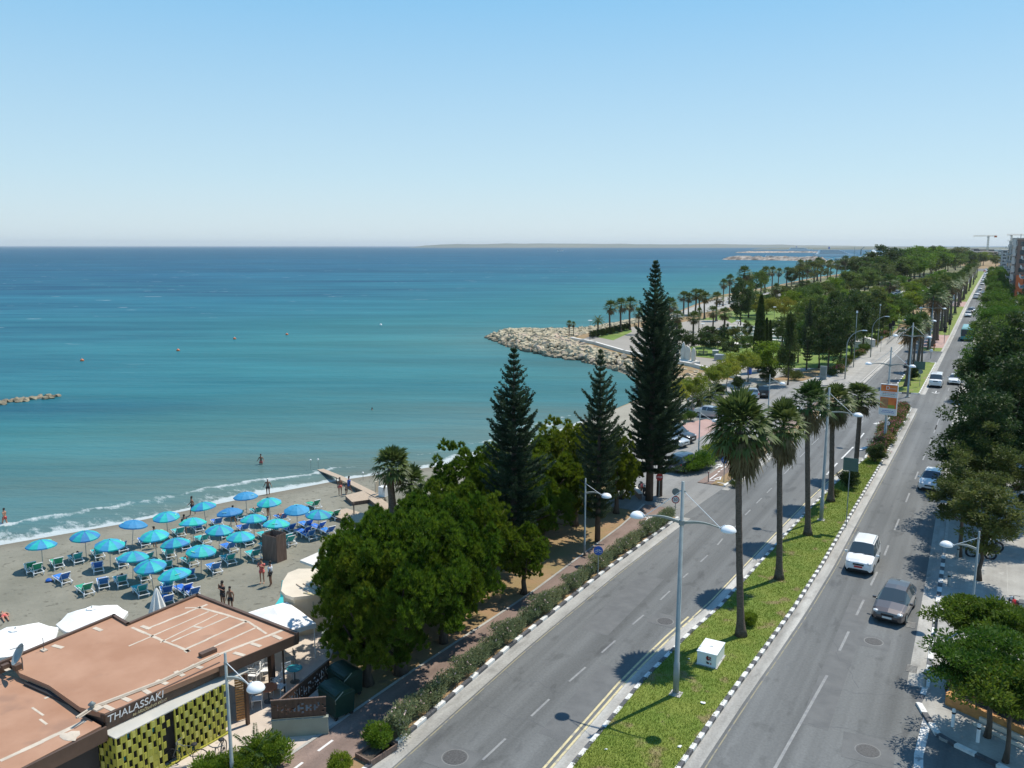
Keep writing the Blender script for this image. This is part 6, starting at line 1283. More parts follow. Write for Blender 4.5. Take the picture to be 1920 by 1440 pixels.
# cream kiosk with rounded roof, white flat roof behind
def kiosk():
    z1 = 2.35; pts = [(527, 1108), (530, 1090), (540, 1074), (560, 1066), (600, 1066), (660, 1085), (665, 1108), (605, 1112), (576, 1117), (550, 1120), (535, 1115)]
    P2 = [G(x_, y_, z1) for x_, y_ in pts]; cx0 = sum(p[0] for p in P2) / len(P2); cy0 = sum(p[1] for p in P2) / len(P2)
    t = thing('beach_kiosk', 'cream beach kiosk with a rounded flat roof beside the big pine', 'kiosk', (cx0, cy0, -.1)); L_ = [(p[0] - cx0, p[1] - cy0) for p in P2]
    MB().prism(L_, z1 - .08, z1 + .1).obj('roof', M['kiosk_roof'], t); W_ = [(p[0] * .93, p[1] * .93) for p in L_]; MB().prism(W_, 0, z1 - .085).obj('wall', M['cream'], t)
    s_ = MB(); rq = random.Random(2)
    for k in range(5): s_.box((.2 + .3 * k, -.1 + .45 * k * .7 - .5, z1 + .13), (1.6, .05, .04), -.35 + .1 * k)
    s_.obj('roof_boards', M['wood'], t); MB().box((1.0, -.95, z1 + .13), (.7, .12, .05), .1).obj('yellow_board', M['yellow'], t)
    d = MB().box((W_[8][0] * .6 + W_[7][0] * .4, W_[8][1] * .6 + W_[7][1] * .4 - .03, 1.0), (.03, .03, 2.0)); d.obj('corner_trim', M['greywall'], t)
kiosk()
z1 = 2.2; pts = [(562, 1048), (660, 1005), (720, 1030), (640, 1068), (600, 1062)]; P2 = [G(x_, y_, z1) for x_, y_ in pts]; cx0, cy0 = P2[0]
t = thing('changing_hut', 'low hut with a pale flat roof and open side between the kiosk and the sand', 'hut', (cx0, cy0, -.2)); L_ = [(p[0] - cx0, p[1] - cy0) for p in P2]
MB().prism(L_, z1 - .02, z1 + .12).obj('roof', M['wallwhite'], t); MB().prism([(p[0] * .8 + L_[2][0] * .2, p[1] * .8 + L_[2][1] * .2) for p in L_], 0, z1 - .03).obj('wall', M['greywall'], t)
for px, py, lab in [(530, 1118, 'pale turquoise reclined deck chair behind the white canopy'), (600, 1056, 'pale turquoise folded deck chair under the hut roof')]:
    q = G(px, py, .6); t = thing('deck_chair', lab, 'deck chair', (q[0], q[1], -.15), R(30)); MB().box((0, 0, .45), (.6, 1.1, .04)).obj('seat', M['tealpale'] if 'tealpale' in M else M['turq_c'], t); b_ = MB(); b_.add([(-.3, .5, .45), (.3, .5, .45), (.3, 1.0, 1.3), (-.3, 1.0, 1.3), (-.3, .54, .45), (.3, .54, .45), (.3, 1.04, 1.3), (-.3, 1.04, 1.3)], [(0, 1, 2, 3), (4, 5, 6, 7), (0, 1, 5, 4), (2, 3, 7, 6), (0, 3, 7, 4), (1, 2, 6, 5)]); b_.obj('backrest', M['turq_c'], t)
    for sx in (-.28, .28):
        for sy in (-.5, .5): MB().tube([(sx, sy, 0), (sx, sy, .44)], .02, 5).obj('leg', M['white_plastic'], t)
# boardwalk, decks, pier
def deck(lab, pts, z, name='wooden_deck', th=.18):
    P2 = [G(x_, y_, z) for x_, y_ in pts]; cx0 = sum(p[0] for p in P2) / len(P2); cy0 = sum(p[1] for p in P2) / len(P2); t = thing(name, lab, 'deck', (cx0, cy0, z)); L_ = [(p[0] - cx0, p[1] - cy0) for p in P2]
    MB().prism(L_, -.03, 0).obj('planking', M['wood'], t); MB().prism([(p[0] * .98, p[1] * .98) for p in L_], -th - .3, -.035).obj('edge_beams', M['fence'], t)
deck('square wooden deck at the foot of the pier', [(647, 929), (688, 918), (712, 934), (660, 941)], -1.05); deck('wooden walkway running inland from the square deck', [(690, 934), (712, 932), (760, 968), (738, 972)], -1.0, 'wooden_walkway')
deck('long wooden walkway beside the last loungers', [(628, 958), (650, 953), (760, 985), (720, 1000), (628, 968)], -.95, 'wooden_walkway')
t = thing('swimming_pier', 'narrow wooden pier sloping down into the sea', 'pier', (*G(715, 934, -1.0), -1.0)); a = G(715, 934, -1.0); b = G(637, 895, -1.3); c_ = G(598, 877, -1.95)
v1 = Vector((b[0] - a[0], b[1] - a[1])); v2 = Vector((c_[0] - a[0], c_[1] - a[1])); n_ = Vector((-v1.y, v1.x)).normalized() * .35; pm_ = MB(); pl2 = MB()
def plankway(mb, p, q, z0, z1, th): 
    mb.add([(p.x - n_.x, p.y - n_.y, z0), (q.x - n_.x, q.y - n_.y, z1), (q.x + n_.x, q.y + n_.y, z1), (p.x + n_.x, p.y + n_.y, z0), (p.x - n_.x, p.y - n_.y, z0 - th), (q.x - n_.x, q.y - n_.y, z1 - th), (q.x + n_.x, q.y + n_.y, z1 - th), (p.x + n_.x, p.y + n_.y, z0 - th)], [(0, 1, 2, 3), (4, 5, 6, 7), (0, 1, 5, 4), (2, 3, 7, 6), (0, 3, 7, 4), (1, 2, 6, 5)])
plankway(pm_, Vector((0, 0)), v1, 0.05, -.25, .1); plankway(pm_, v1, v2, -.25, -1.05, .08); pm_.obj('planking', M['wood'], t)
rl = MB()
for u in np.linspace(0, 1, 9):
    p = v1 * u
    for s_ in (-1, 1): rl.tube([(p.x + n_.x * s_, p.y + n_.y * s_, -1.2), (p.x + n_.x * s_, p.y + n_.y * s_, .0 - .3 * u)], .05, 5)
rl.obj('piles', M['fence'], t)
for px, py, lab in [(583, 880, 'left white-topped pole standing in the sea off the pier'), (597, 879, 'right white-topped pole standing in the sea off the pier'), (681, 905, 'small white-topped pole beside the pier')]:
    q = G(px, py, -2); t = thing('marker_pole', lab, 'pole', (*q, -2.2)); MB().tube([(0, 0, 0), (0, 0, 1.15)], .02, 5).obj('pole', M['steel'], t); MB().blob((0, 0, 1.2), (.1, .1, .1), 0, 1, 0).obj('ball', M['white'], t, True)
q = G(720, 930, -1); t = thing('beach_shower', 'white beach shower stand beside the palms', 'shower', (*q, -1.0)); MB().box((0, 0, .45), (.7, .7, .9)).obj('cabinet', M['white'], t, False, .02); MB().tube([(-.5, 0, 0), (-.5, 0, 2.1), (-.2, 0, 2.2)], .04, 6).obj('pipe', M['steel'], t); MB().box((-.9, .2, .7), (.1, .6, 1.0)).obj('board', M['cream'], t)
t = thing('post', 'lone wooden post on the sand near the walkway', 'post', GZ(664, 972)); MB().tube([(0, 0, 0), (0, 0, 1.3)], .05, 6).obj('shaft', M['fence'], t); MB().box((0, 0, 1.32), (.14, .14, .05)).obj('cap', M['fence'], t)
# buoys
for px, py, c in [(154, 677, 'orange'), (334, 658, 'orange'), (538, 628, 'orange'), (440, 636, 'orange'), (714, 610, 'white')]:
    q = G(px, py, -2); t = thing('buoy', '%s swimming buoy on the water, %s' % (c, {154: 'leftmost', 334: 'second from the left', 440: 'third from the left', 538: 'fourth from the left', 714: 'rightmost and palest'}[px]), 'buoy', (*q, -2), 0, 'buoys marking the bathing area'); MB().blob((0, 0, .12), (.38, .38, .36), 0, 1, 0).obj('float', M['orange' if c == 'orange' else 'white'], t, True); MB().tube([(0, 0, .4), (0, 0, .65)], .05, 5).obj('ring', M['white'], t)
# ================================================================ RESTAURANT
q3 = lambda x, y: (x / 3, 1080 + y / 3)          # enlarged crop -> photo
ZR, ZL, ZA = 3.12, 2.8, 2.38
t = thing('restaurant', 'low restaurant with flat red-brown roofs, dark sign board and lime green slatted wall', 'restaurant', (-30, 20, 0)); ox, oy = -30, 20
def L2(p): return (p[0] - ox, p[1] - oy)
def g2(pts, z): return [L2(G(x, y, z)) for x, y in pts]
up = g2([(196, 1338), (555, 1190), (370, 1118), (240, 1173), (213, 1157), (18, 1238), (37, 1262), (92, 1285), (150, 1326)], ZR)
rf = MB(); rf.prism(up, ZR - .22, ZR); rf.obj('roof', M['rust_roof'], t)
low = g2([(37, 1272), (92, 1296), (150, 1338), (190, 1361), (35, 1442), (-150, 1535), (-420, 1440), (-180, 1340), (-10, 1262)], ZL)
MB().prism(low, ZL - .25, ZL).obj('roof', M['rust_roof'], t)
fa = MB()
def rim(pts, z, h0, h1, w=.10, out=0.0):
    P2 = g2(pts, z)
    for p, q_ in zip(P2[:-1], P2[1:]):
        L_ = math.dist(p, q_); rz = math.atan2(q_[1] - p[1], q_[0] - p[0]); fa.box(((p[0] + q_[0]) / 2, (p[1] + q_[1]) / 2, z + (h0 + h1) / 2), (L_ + w, w, h1 - h0), rz)
rim([(556, 1189), (370, 1117), (240, 1172), (213, 1156), (-60, 1270)], ZR, -.42, .10, .16)
rim([(412, 1249), (557, 1189)], ZR, -.48, -.005, .08); rim([(197, 1364), (35, 1445), (-150, 1538)], ZL, -.55, .02, .1); rim([(38, 1267), (92, 1290), (150, 1331), (196, 1352)], ZL, -.05, .25, .06)
fa.obj('fascia', M['brown'], t)
se = MB()
def strip(pts, w, z, jag=.02):
    se = MB(); w *= 1.35
    P2 = g2([q3(*p) for p in pts], z)
    for p, q_ in zip(P2[:-1], P2[1:]):
        n = max(1, int(math.dist(p, q_) / .5)); a = Vector(p); b = Vector(q_); nr = Vector((-(b - a).y, (b - a).x)).normalized()
        for k in range(n):
            u, v = a.lerp(b, k / n), a.lerp(b, (k + 1) / n); w1, w2 = w / 2 * random.uniform(.75, 1.3), w / 2 * random.uniform(.75, 1.3)
            se.add([(*(u - nr * w1), z + .006), (*(v - nr * w1), z + .006), (*(v + nr * w2), z + .006), (*(u + nr * w2), z + .006)], [(0, 1, 2, 3)])
    se.obj('sealant_strip', M['sealant'], t)
for pts, w in [([(740, 290), (1065, 425)], .10), ([(725, 395), (1175, 200)], .07), ([(900, 375), (1225, 215)], .07), ([(965, 370), (1290, 228)], .08), ([(1050, 410), (1385, 255)], .1), ([(1120, 435), (1440, 290)], .09), ([(820, 300), (1165, 160)], .1),
               ([(1110, 175), (1260, 215), (1400, 260), (1500, 325)], .10), ([(1090, 285), (1140, 292)], .1), ([(1230, 440), (1500, 340), (1600, 300)], .13), ([(1060, 428), (1045, 418)], .16), ([(1040, 180), (1110, 178)], .08)]: strip(pts, w, ZR)
strip([(300, 670), (250, 690)], .1, ZL); strip([(0, 1040), (240, 930), (480, 815)], .16, ZL); strip([(180, 740), (245, 785)], .08, ZL); strip([(225, 805), (265, 835)], .08, ZL)
for p in [(610, 742), (705, 692), (820, 648), (912, 598), (1010, 550), (1108, 510), (1345, 440), (1440, 388), (1560, 345), (820, 290), (550, 300), (325, 398), (30, 520)]:
    c_ = g2([q3(*p)], ZR)[0]; MB().box((c_[0], c_[1], ZR + .008), (.62, .20, .016), random.uniform(-.15, .15)).obj('sealant_patch', M['sealant'], t)
c_ = g2([q3(395, 900)], ZL)[0]; se.blob((c_[0], c_[1], ZL + .01), (.42, .26, .03), 0, 3, .3); se.obj('sealant_patch', M['sealant'], t)
pp = MB(); P2 = g2([q3(430, 805), q3(520, 745), q3(900, 600), q3(1230, 445)], ZR)
pp.tube([(*p, ZR + .06) for p in P2], .05, 6); pp.tube([(p[0] + .1, p[1] + .04, ZR + .04) for p in P2], .025, 5); pp.obj('roof_pipe', M['sealant'], t)
vb = MB(); c_ = g2([q3(1170, 440)], ZR)[0]; vb.box((c_[0], c_[1], ZR + .09), (.28, .75, .18), R(-8)); c_ = g2([q3(30, 520)], ZR)[0]; vb.box((c_[0], c_[1], ZR + .1), (.2, .3, .2)); c_ = g2([q3(100, 525)], ZR)[0]; vb.box((c_[0], c_[1], ZR + .12), (.25, .3, .24)); vb.obj('roof_vent', M['brown'], t)
# sign board set along the front edge
a, b = g2([(196, 1340), (411, 1241)], ZR + .02); L_ = math.dist(a, b); rz = math.atan2(b[1] - a[1], b[0] - a[0]); bd_ = MB().box(((a[0] + b[0]) / 2 + .03, (a[1] + b[1]) / 2, ZR - .29), (L_, .08, .62), rz); bd_.obj('sign_board', M['brown'], t)
ux, uy = math.cos(rz), math.sin(rz); nx_, ny_ = uy, -ux
def along(d, z, off_=.085): return (a[0] + ux * d + nx_ * off_ + .03, a[1] + uy * d + ny_ * off_, z)
put_text('THALASSAKI', .42, M['signwhite'], t, along(L_ * .235, ZR - .19), (R(90), 0, rz), 'lettering', .12, .006)
put_text('to Μαζεμένο κύμα', .17, M['yellow'], t, along(L_ * .345, ZR - .46), (R(90), 0, rz), 'small_lettering', .35, .004)
# awning sheet
aw = MB(); f0, f1 = L2(G(217, 1385, ZA)), L2(G(425, 1280, ZA)); f2 = L2(G(467, 1257, ZA)); b0 = (f0[0] - .85, f0[1] - .12); b2 = (f2[0] - .85, f2[1] - .0)
aw.add([(*f0, ZA), (*f2, ZA), (*b2, ZA + .16), (*b0, ZA + .16), (*f0, ZA - .05), (*f2, ZA - .05), (*b2, ZA + .1), (*b0, ZA + .1)], [(0, 1, 2, 3), (4, 5, 6, 7), (0, 1, 5, 4), (1, 2, 6, 5), (2, 3, 7, 6), (3, 0, 4, 7)]); aw.obj('awning', M['awning'], t)
dirf = Vector((f1[0] - f0[0], f1[1] - f0[1])); LW = dirf.length; dirf.normalize(); nrf = Vector((dirf.y, -dirf.x)); wrz = math.atan2(dirf.y, dirf.x)
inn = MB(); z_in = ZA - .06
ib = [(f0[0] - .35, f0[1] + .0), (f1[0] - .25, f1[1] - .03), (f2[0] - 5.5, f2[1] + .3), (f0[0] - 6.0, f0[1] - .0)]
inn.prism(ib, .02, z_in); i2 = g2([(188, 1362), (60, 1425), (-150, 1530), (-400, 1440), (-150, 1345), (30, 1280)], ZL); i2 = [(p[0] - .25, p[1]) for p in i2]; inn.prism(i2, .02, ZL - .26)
i3 = [(f0[0] - .9, f0[1] + .1), (f2[0] - 1.2, f2[1] - .6), (b2[0] - 5, b2[1] - .2), (f0[0] - 6.2, f0[1] + .1)]; inn.prism(i3, z_in + .002, ZR - .225); inn.obj('interior_shade_block', M['interior'], t)  # solid dark filling, the shade under the roof put into its colour
# lime slats with staggered flaps
cols_n = 24; lp, lp2, lt = MB(), MB(), MB(); rr = random.Random(4); rows_n = 8; ph_ = (ZA - .12) / rows_n
for i in range(cols_n):
    u = (i + .5) / cols_n * LW; cx_, cy_ = f0[0] + dirf.x * u - nrf.x * .02, f0[1] + dirf.y * u - nrf.y * .02; gap = i in (10, 11)
    if not gap: lp.box((f0[0] + dirf.x * (u - LW / cols_n / 2) - nrf.x * .03, f0[1] + dirf.y * (u - LW / cols_n / 2) - nrf.y * .03, ZA / 2), (.055, .07, ZA - .04), wrz)
    for j in range(rows_n):
        if gap and (i == 11 or j < 6): continue
        if (i + j) % 2 and rr.random() < .93: 
            if rr.random() < .12: MB().box((cx_ - nrf.x * .14, cy_ - nrf.y * .14, .06 + ph_ * (j + .5)), (LW / cols_n * .8, .02, ph_ * .9), wrz, 0).obj('teal_panel', M['tealbox'], t)
            continue
        (lp2 if rr.random() < .4 else lp).box((cx_ + nrf.x * .012, cy_ + nrf.y * .012, .06 + ph_ * (j + .5)), (LW / cols_n * .66, .025, ph_ * .96), wrz + rr.uniform(-.22, .22))
l0 = Vector(f0); back = Vector((-1, .0)).normalized()
for i in range(8):
    u = (i + .5) * .24
    for j in range(rows_n):
        if (i + j) % 2: continue
        (lp2 if rr.random() < .3 else lp).box((l0.x - u, l0.y - .02 - .02 * i, .06 + ph_ * (j + .5)), (.19, .025, ph_ * 1.1), rr.uniform(-.2, .2))
    lp.box((l0.x - u - .12, l0.y - .02, ZA / 2), (.04, .05, ZA - .04))
lp.obj('lime_slats', M['lime'], t); lp2.obj('pale_lime_flaps', M['lime2'], t)
MB().box((f0[0] + dirf.x * LW / 2 + nrf.x * .0, f0[1] + dirf.y * LW / 2, .06), (LW, .14, .1), wrz).obj('sill', M['lime'], t)
# posts of the open end, orange slatted shutter
po = MB(); c_ = L2(G(511, 1292)); po.box((c_[0], c_[1], 1.45), (.24, .24, 2.85)); po.obj('post', M['darkwood'], t); po = MB(); c_ = L2(G(465, 1360)); po.box((c_[0], c_[1], 1.25), (.14, .14, 2.4)); po.obj('post', M['darkwood'], t); po = MB(); c_ = L2(G(534, 1300)); po.tube([(*c_, .05), (*c_, 2.9)], .045, 7); po.obj('post', M['darkwood'], t)
sh = MB(); c_ = L2(G(453, 1353)); 
for k in range(17): sh.box((c_[0], c_[1], .15 + k * .125), (.42, .05, .085), R(60))
sh.obj('shutter', M['orange_wood'], t)
# things on the roof
q = G(43, 1256, ZR); d = thing('satellite_dish', 'grey satellite dish on a bent pole at the left of the red roof', 'satellite dish', (*q, ZR), R(-20)); MB().tube([(0, 0, 0), (.02, 0, .35), (.12, -.02, .62)], .025, 6).obj('mast', M['steel_dark'], d)
dm = MB(); rot = Matrix.Rotation(R(58), 4, 'X') @ Matrix.Rotation(R(0), 4, 'Z'); pr = [(.001, 0), (.18, .02), (.34, .065), (.46, .13)]; tmp = MB().lathe(pr, (0, 0, 0), 20); tmp.lathe([(.46, .13), (.34, .05), (.18, .0), (.001, -.02)], (0, 0, 0), 20); tmp.v = [tuple(rot @ Vector(v) + Vector((.12, -.05, .75))) for v in tmp.v]; tmp.obj('dish', M['steel'], d, True); am = MB(); am.tube([tuple(rot @ Vector((0, .4, .05)) + Vector((.12, -.05, .75))), tuple(rot @ Vector((0, .1, .5)) + Vector((.12, -.05, .75)))], .015, 5); am.obj('receiver_arm', M['steel_dark'], d)
q = G(82.5, 1220, ZR); an = thing('aerial', 'thin aerial rod with a small base at the back edge of the red roof', 'aerial', (*q, ZR)); MB().tube([(0, 0, 0), (0, 0, .62)], .015, 5).obj('rod', M['steel_dark'], an); MB().box((0, 0, .03), (.3, .2, .05)).obj('base', M['sealant'], an)
q = G(173, 1330, ZR); an = thing('chimney_cowl', 'small metal cowl at the front corner where the two red roofs meet', 'roof cowl', (*q, ZR)); MB().lathe([(.09, 0), (.09, .2), (.15, .22), (.02, .34)], (0, 0, 0), 10).obj('cowl', M['steel'], an, True); MB().box((.15, .1, .04), (.4, .3, .07)).obj('base', M['sealant'], an)

# ---- terrace furniture
def chair(m):
    t = thing('terrace_chair', '', 'chair', (0, 0, -500))
    for sx in (-.22, .22):
        for sy in (-.2, .2): MB().tube([(sx, sy, 0), (sx * .95, sy, .44 if sy < 0 else .86)], .018, 5).obj('leg', M[m], t)
    MB().box((0, 0, .44), (.46, .44, .035)).obj('seat', M[m], t); b = MB()
    for z in (.6, .7, .8): b.box((0, .2, z), (.44, .03, .06))
    b.obj('backrest', M[m], t)
    for sx in (-.24, .24): MB().tube([(sx, -.2, .44), (sx, -.2, .64), (sx, .2, .66)], .016, 5).obj('armrest', M[m], t)
    return t
CH = {'w': chair('white_plastic'), 'd': chair('steel')}
for x, y, r_, k, lab in [(483, 1326, 40, 'w', 'white armchair nearest the lamp post on the terrace'), (525, 1302, 100, 'w', 'white armchair right of the orange table'), (520, 1290, -70, 'w', 'white chair behind the orange table'), (486, 1268, 30, 'w', 'white chair in the shade under the roof, left one'), (497, 1271, 130, 'w', 'white chair in the shade under the roof, right one'), (477, 1280, 200, 'w', 'white chair by the restaurant wall'),
                         (540, 1275, 60, 'w', 'white chair beside the thin post'), (545, 1250, -30, 'd', 'grey chair near the teal table'), (625, 1185, 20, 'd', 'metal chair at the far end of the terrace'), (638, 1190, 120, 'd', 'metal chair beside the first at the far terrace end'), (612, 1200, -60, 'd', 'metal chair in the pine shade on the terrace')]:
    q = G(x, y, .05); place(CH[k], (*q, .05), R(r_), 1, lab, 'chairs on the restaurant terrace')
def table(lab, x, y, m, r=.38):
    q = G(x, y, .75); t = thing('terrace_table', lab, 'table', (*q, .05), 0, 'tables on the terrace'); MB().lathe([(.001, .72), (r, .72), (r, .69), (.001, .69)], (0, 0, 0), 20).obj('tabletop', M[m], t); MB().tube([(0, 0, .02), (0, 0, .69)], .03, 6).obj('leg', M['steel_dark'], t); MB().lathe([(.24, 0), (.24, .02), (.03, .04)], (0, 0, 0), 12).obj('foot', M['steel_dark'], t)
table('round orange table on the sunny terrace', 503, 1289, 'orange', .42); table('round teal table deeper on the terrace', 552, 1253, 'tealbox'); table('pale table at the shaded end of the terrace', 632, 1200, 'steel')
q = G(600, 1166, .05); t = thing('orange_crate', 'bright orange crate by the kiosk wall', 'crate', (*q, .05), R(20)); c = MB(); c.box((0, 0, .02), (.8, .5, .03)); [c.box((0, s * .25, .16), (.8, .03, .28)) for s in (-1, 1)]; [c.box((s * .4, 0, .16), (.03, .5, .28)) for s in (-1, 1)]; c.obj('box', M['orangebox'], t); MB().box((0, 0, .315), (.86, .56, .03)).obj('lid', M['orangebox'], t)
# lattice screen on the low wall
w0, w1 = G(511, 1382, .05), G(616, 1374, .05); hw = hat(*w0, 1352) - .02; t = thing('low_wall', 'low grey-green wall under the brown lattice screen', 'wall', (*w0, .04)); d_ = (w1[0] - w0[0], w1[1] - w0[1]); Lw = math.hypot(*d_); rz = math.atan2(d_[1], d_[0])
MB().box((d_[0] / 2, d_[1] / 2, hw / 2), (Lw, .18, hw), rz).obj('wall', M['greywall'], t); MB().box((d_[0] / 2, d_[1] / 2, hw + .02), (Lw + .05, .22, .04), rz).obj('coping', M['greywall'], t)
def lattice(lab, p, q, z0, h, seed):
    t = thing('lattice_screen', lab, 'screen', (*p, z0), 0, 'brown lattice screens of the terrace'); L_ = math.dist(p, q); rz = math.atan2(q[1] - p[1], q[0] - p[0]); t.rotation_euler = (0, 0, rz); g_ = MB(); rr = random.Random(seed); cs = .085; nx_, nz_ = int(L_ / cs), int(h / cs)
    for i in range(nx_):
        for j in range(nz_):
            hole = 1 < j < nz_ - 2 and (i % 2 == 1) and rr.random() < .55 or (1 < j < nz_ - 2 and j % 3 == 1 and rr.random() < .3)
            if not hole: g_.box(((i + .5) * L_ / nx_, 0, (j + .5) * h / nz_), (L_ / nx_ * .99, .03, h / nz_ * .99))
    g_.obj('panel', M['darkwood'], t); MB().box((L_ / 2, 0, h + .02), (L_ + .04, .07, .04)).obj('top_rail', M['fence'], t)
lattice('brown lattice screen standing on the low grey wall, facing the road', w0, (w0[0] + d_[0] * .97, w0[1] + d_[1] * .97), hw + .1, .85, 5)
e1 = G(566, 1318, .05); lattice('brown lattice screen running back from the corner of the low wall', (w0[0] + .02, w0[1] + .1), (w0[0] - .6, w0[1] + 4.3), .55, .95, 6)
# dumpsters
for i, (x, y, lab) in enumerate([(632, 1336, 'dark green dumpster nearest the lattice screen'), (648, 1300, 'second dark green dumpster deeper in the pine shade')]):
    q = G(x, y, .05); t = thing('dumpster', lab, 'dumpster', (*q, .05), R(-15), 'green dumpsters'); MB().box((0, 0, .68), (1.3, 1.0, 1.0), taper=1.08).obj('body', M['bin'], t, False, .03); lid = MB(); lid.tube([(-.68, 0, 1.2), (.68, 0, 1.2)], .5, 16); lid.v = [(x_, y_, 1.2 + (z_ - 1.2) * .35) for x_, y_, z_ in lid.v]; lid.obj('lid', M['bin'], t)
    for sx in (-1, 1):
        MB().tube([(sx * .72, -.5, .9), (sx * .76, -.55, 1.1), (sx * .72, -.1, 1.35)], .02, 5).obj('handle', M['greywall'], t)
        for sy in (-.4, .4): w_ = MB(); w_.tube([(sx * .55 - .03, sy, .1), (sx * .55 + .03, sy, .1)], .1, 10); w_.obj('wheel', M['black'], t)
q = G(706, 1412, .05); t = thing('wooden_planter', 'broken wooden planter frame at the end of the oleander bed', 'planter', (*q, .03), R(82)); b = MB(); [b.box((0, s * .45, .12), (1.5, .06, .24)) for s in (-1, 1)]; [b.box((s * .75, 0, .12), (.06, .9, .24)) for s in (-1, 1)]; b.obj('frame', M['fence'], t); MB().box((0, 0, .06), (1.4, .82, .08)).obj('soil', M['bark'], t)
# right-hand corner: brick planters under the trees
for x, y, lab, L_, rz in [(1885, 1352, 'orange-brown planter kerb in the deep shade at the right edge', 4.5, -.45), (1860, 1300, 'low brick planter wall behind the orange one under the trees', 3.5, .9)]:
    q = G(x, y, .12); t = thing('planter_wall', lab, 'planter', (*q, .12), rz); b = MB(); [b.box((0, s * .8, .25), (L_, .18, .5)) for s in (-1, 1)]; b.box((-L_ / 2, 0, .25), (.18, 1.42, .5)); b.box((L_ / 2, 0, .25), (.18, 1.42, .5)); b.obj('wall', M['orange_wood'], t); MB().box((0, 0, .2), (L_ - .2, 1.4, .3)).obj('soil', M['bark'], t)
t = thing('garden_steps', 'pale step edges on the sunny corner at the bottom right', 'steps', (*G(1895, 1392, .12), .12), R(-28)); [MB().box((0, .5 * k, .05 + .06 * k), (3.2, .14, .1 + .12 * k)).obj('step', M['stone'], t) for k in range(2)]
t = thing('grey_cabinet', 'grey cabinet at the right edge beside the motorbike', 'cabinet', (*G(1918, 1168, .12), .12)); MB().box((0.2, 0, .6), (.9, .5, 1.2)).obj('body', M['steel'], t, False, .02); MB().box((.2, 0, 1.23), (.98, .58, .05)).obj('top', M['steel_dark'], t)
# ================================================================ TREES AND PLANTS IN PLACE
_top = {}
def TOP(k):
    if k not in _top: _top[k] = top_of(PR[k])
    return _top[k]
def TR(key, bx, by, ytop, lab, group=None, ws=1.0, z=0.0, at=None, rz=None):
    x, y = at if at else G(bx, by, z); h = hat(x, y, ytop) - z; p = PR[key]; s = h / TOP(key)
    return place(p, (x, y, z), rng.uniform(0, 6.28) if rz is None else rz, (s * ws, s * ws, s), lab, group)
PM = 'tall fan palms along the road median'
for (s, x, k, ws, lab) in [(42.94, -10.34, 'palmA', 1, 'nearest tall fan palm with a thick shaggy crown, behind the utility cabinet'), (51.98, -10.3, 'palmB', 1, 'second median palm, with one yellow-brown dying frond'), (61.43, -10.3, 'palmC', 1, 'third median palm, its crown just left of the lamp arm'), (70.8, -10.24, 'palmB', 1, 'fourth median palm, beside the small round shrub'), (79.95, -9.6, 'palmC', 1, 'fifth median palm, at the orange advertising board')]:
    yt = {42.94: 728, 51.98: 745, 61.43: 711, 70.8: 718, 79.95: 716}[s]; z = .1; h = hat(x, s, yt) - z; p = PR[k]; sc = h / TOP(k); w_ = {42.94: .92, 51.98: .92, 61.43: .96, 70.8: 1.05, 79.95: 1.1}[s] * (1 if sc > .9 else 1)
    o = place(p, (x, s, z), rng.uniform(0, 6.28), (w_, w_, sc), lab, PM); ln = {42.94: -2.7, 51.98: -1.3, 61.43: -2.2, 70.8: -.6, 79.95: -.8}[s]; o.rotation_mode = 'ZYX'; o.rotation_euler = (0, R(ln), o.rotation_euler.z); o.rotation_mode = 'ZYX'
for i in range(5):
    s = [122.5, 131.5, 141, 150.5, 160][i]; s = 128 + 9.2 * i; x = -10.2 + .05 * i
    if i == 0: s, x = G(1703, 724)[1], G(1703, 724)[0]
    k = ['palmD', 'palmE'][i % 2]; TR(k, 0, 0, [592, 585, 590, 580, 588][i], ['first', 'second', 'third', 'fourth', 'last'][i] + ' palm of the clump on the second lawn island', PM, 1.05, .1, (x, s))
for i in range(5): TR(['palmD', 'palmE'][i % 2], 0, 0, [532, 540, 528, 536, 530][i], ['nearest', 'second', 'third', 'fourth', 'farthest'][i] + ' palm of the dense group beside the red-paved crossing', PM, 1.15, .1, (-10.3 + .3 * (i % 2), 189 + 6.5 * i))
TR('palmE', 0, 0, 640, 'low leafy palm sapling at the foot of the crossing palms', None, .6, .1, (-10.6, 187.5))
for i in range(24):
    s = 232 + i * 9 + (22 if i > 7 else 0) + (30 if i > 14 else 0) + (0 if i < 18 else (i - 18) * 30); y0 = float(np.interp(s, [230, 300, 420, 520, 900], [511, 512, 498, 490, 482])) + rng.uniform(-4, 4)
    TR(['palmD', 'palmE'][i % 2], 0, 0, y0, '%s fan palm of the dark median row receding beyond the crossing' % ORD[i], 'distant palms along the median', 1.2, .1, (-10.2 + rng.uniform(-.6, .6), s))
# beach palms
palm_proto('palmF', 'beach_palm', 6, 5.0, nf=56, nd=24, seg=11, L=1.2, r=.34, skirt=1.2, crown=1.1); palm_proto('palmG', 'beach_palm', 7, 4.0, nf=54, nd=16, seg=11, L=1.15, r=.26, skirt=1.0, crown=1.1)
x, y, z = GZ(737, 968); TR('palmF', 0, 0, 836, 'taller of the two shaggy palms on the beach by the pier', None, 1, z, (x, y)); x, y, z = GZ(766, 962); o = TR('palmG', 0, 0, 868, 'shorter leaning palm on the beach, right of the taller one', None, 1.05, z, (x, y)); o.rotation_euler = (R(3), R(5), 1)
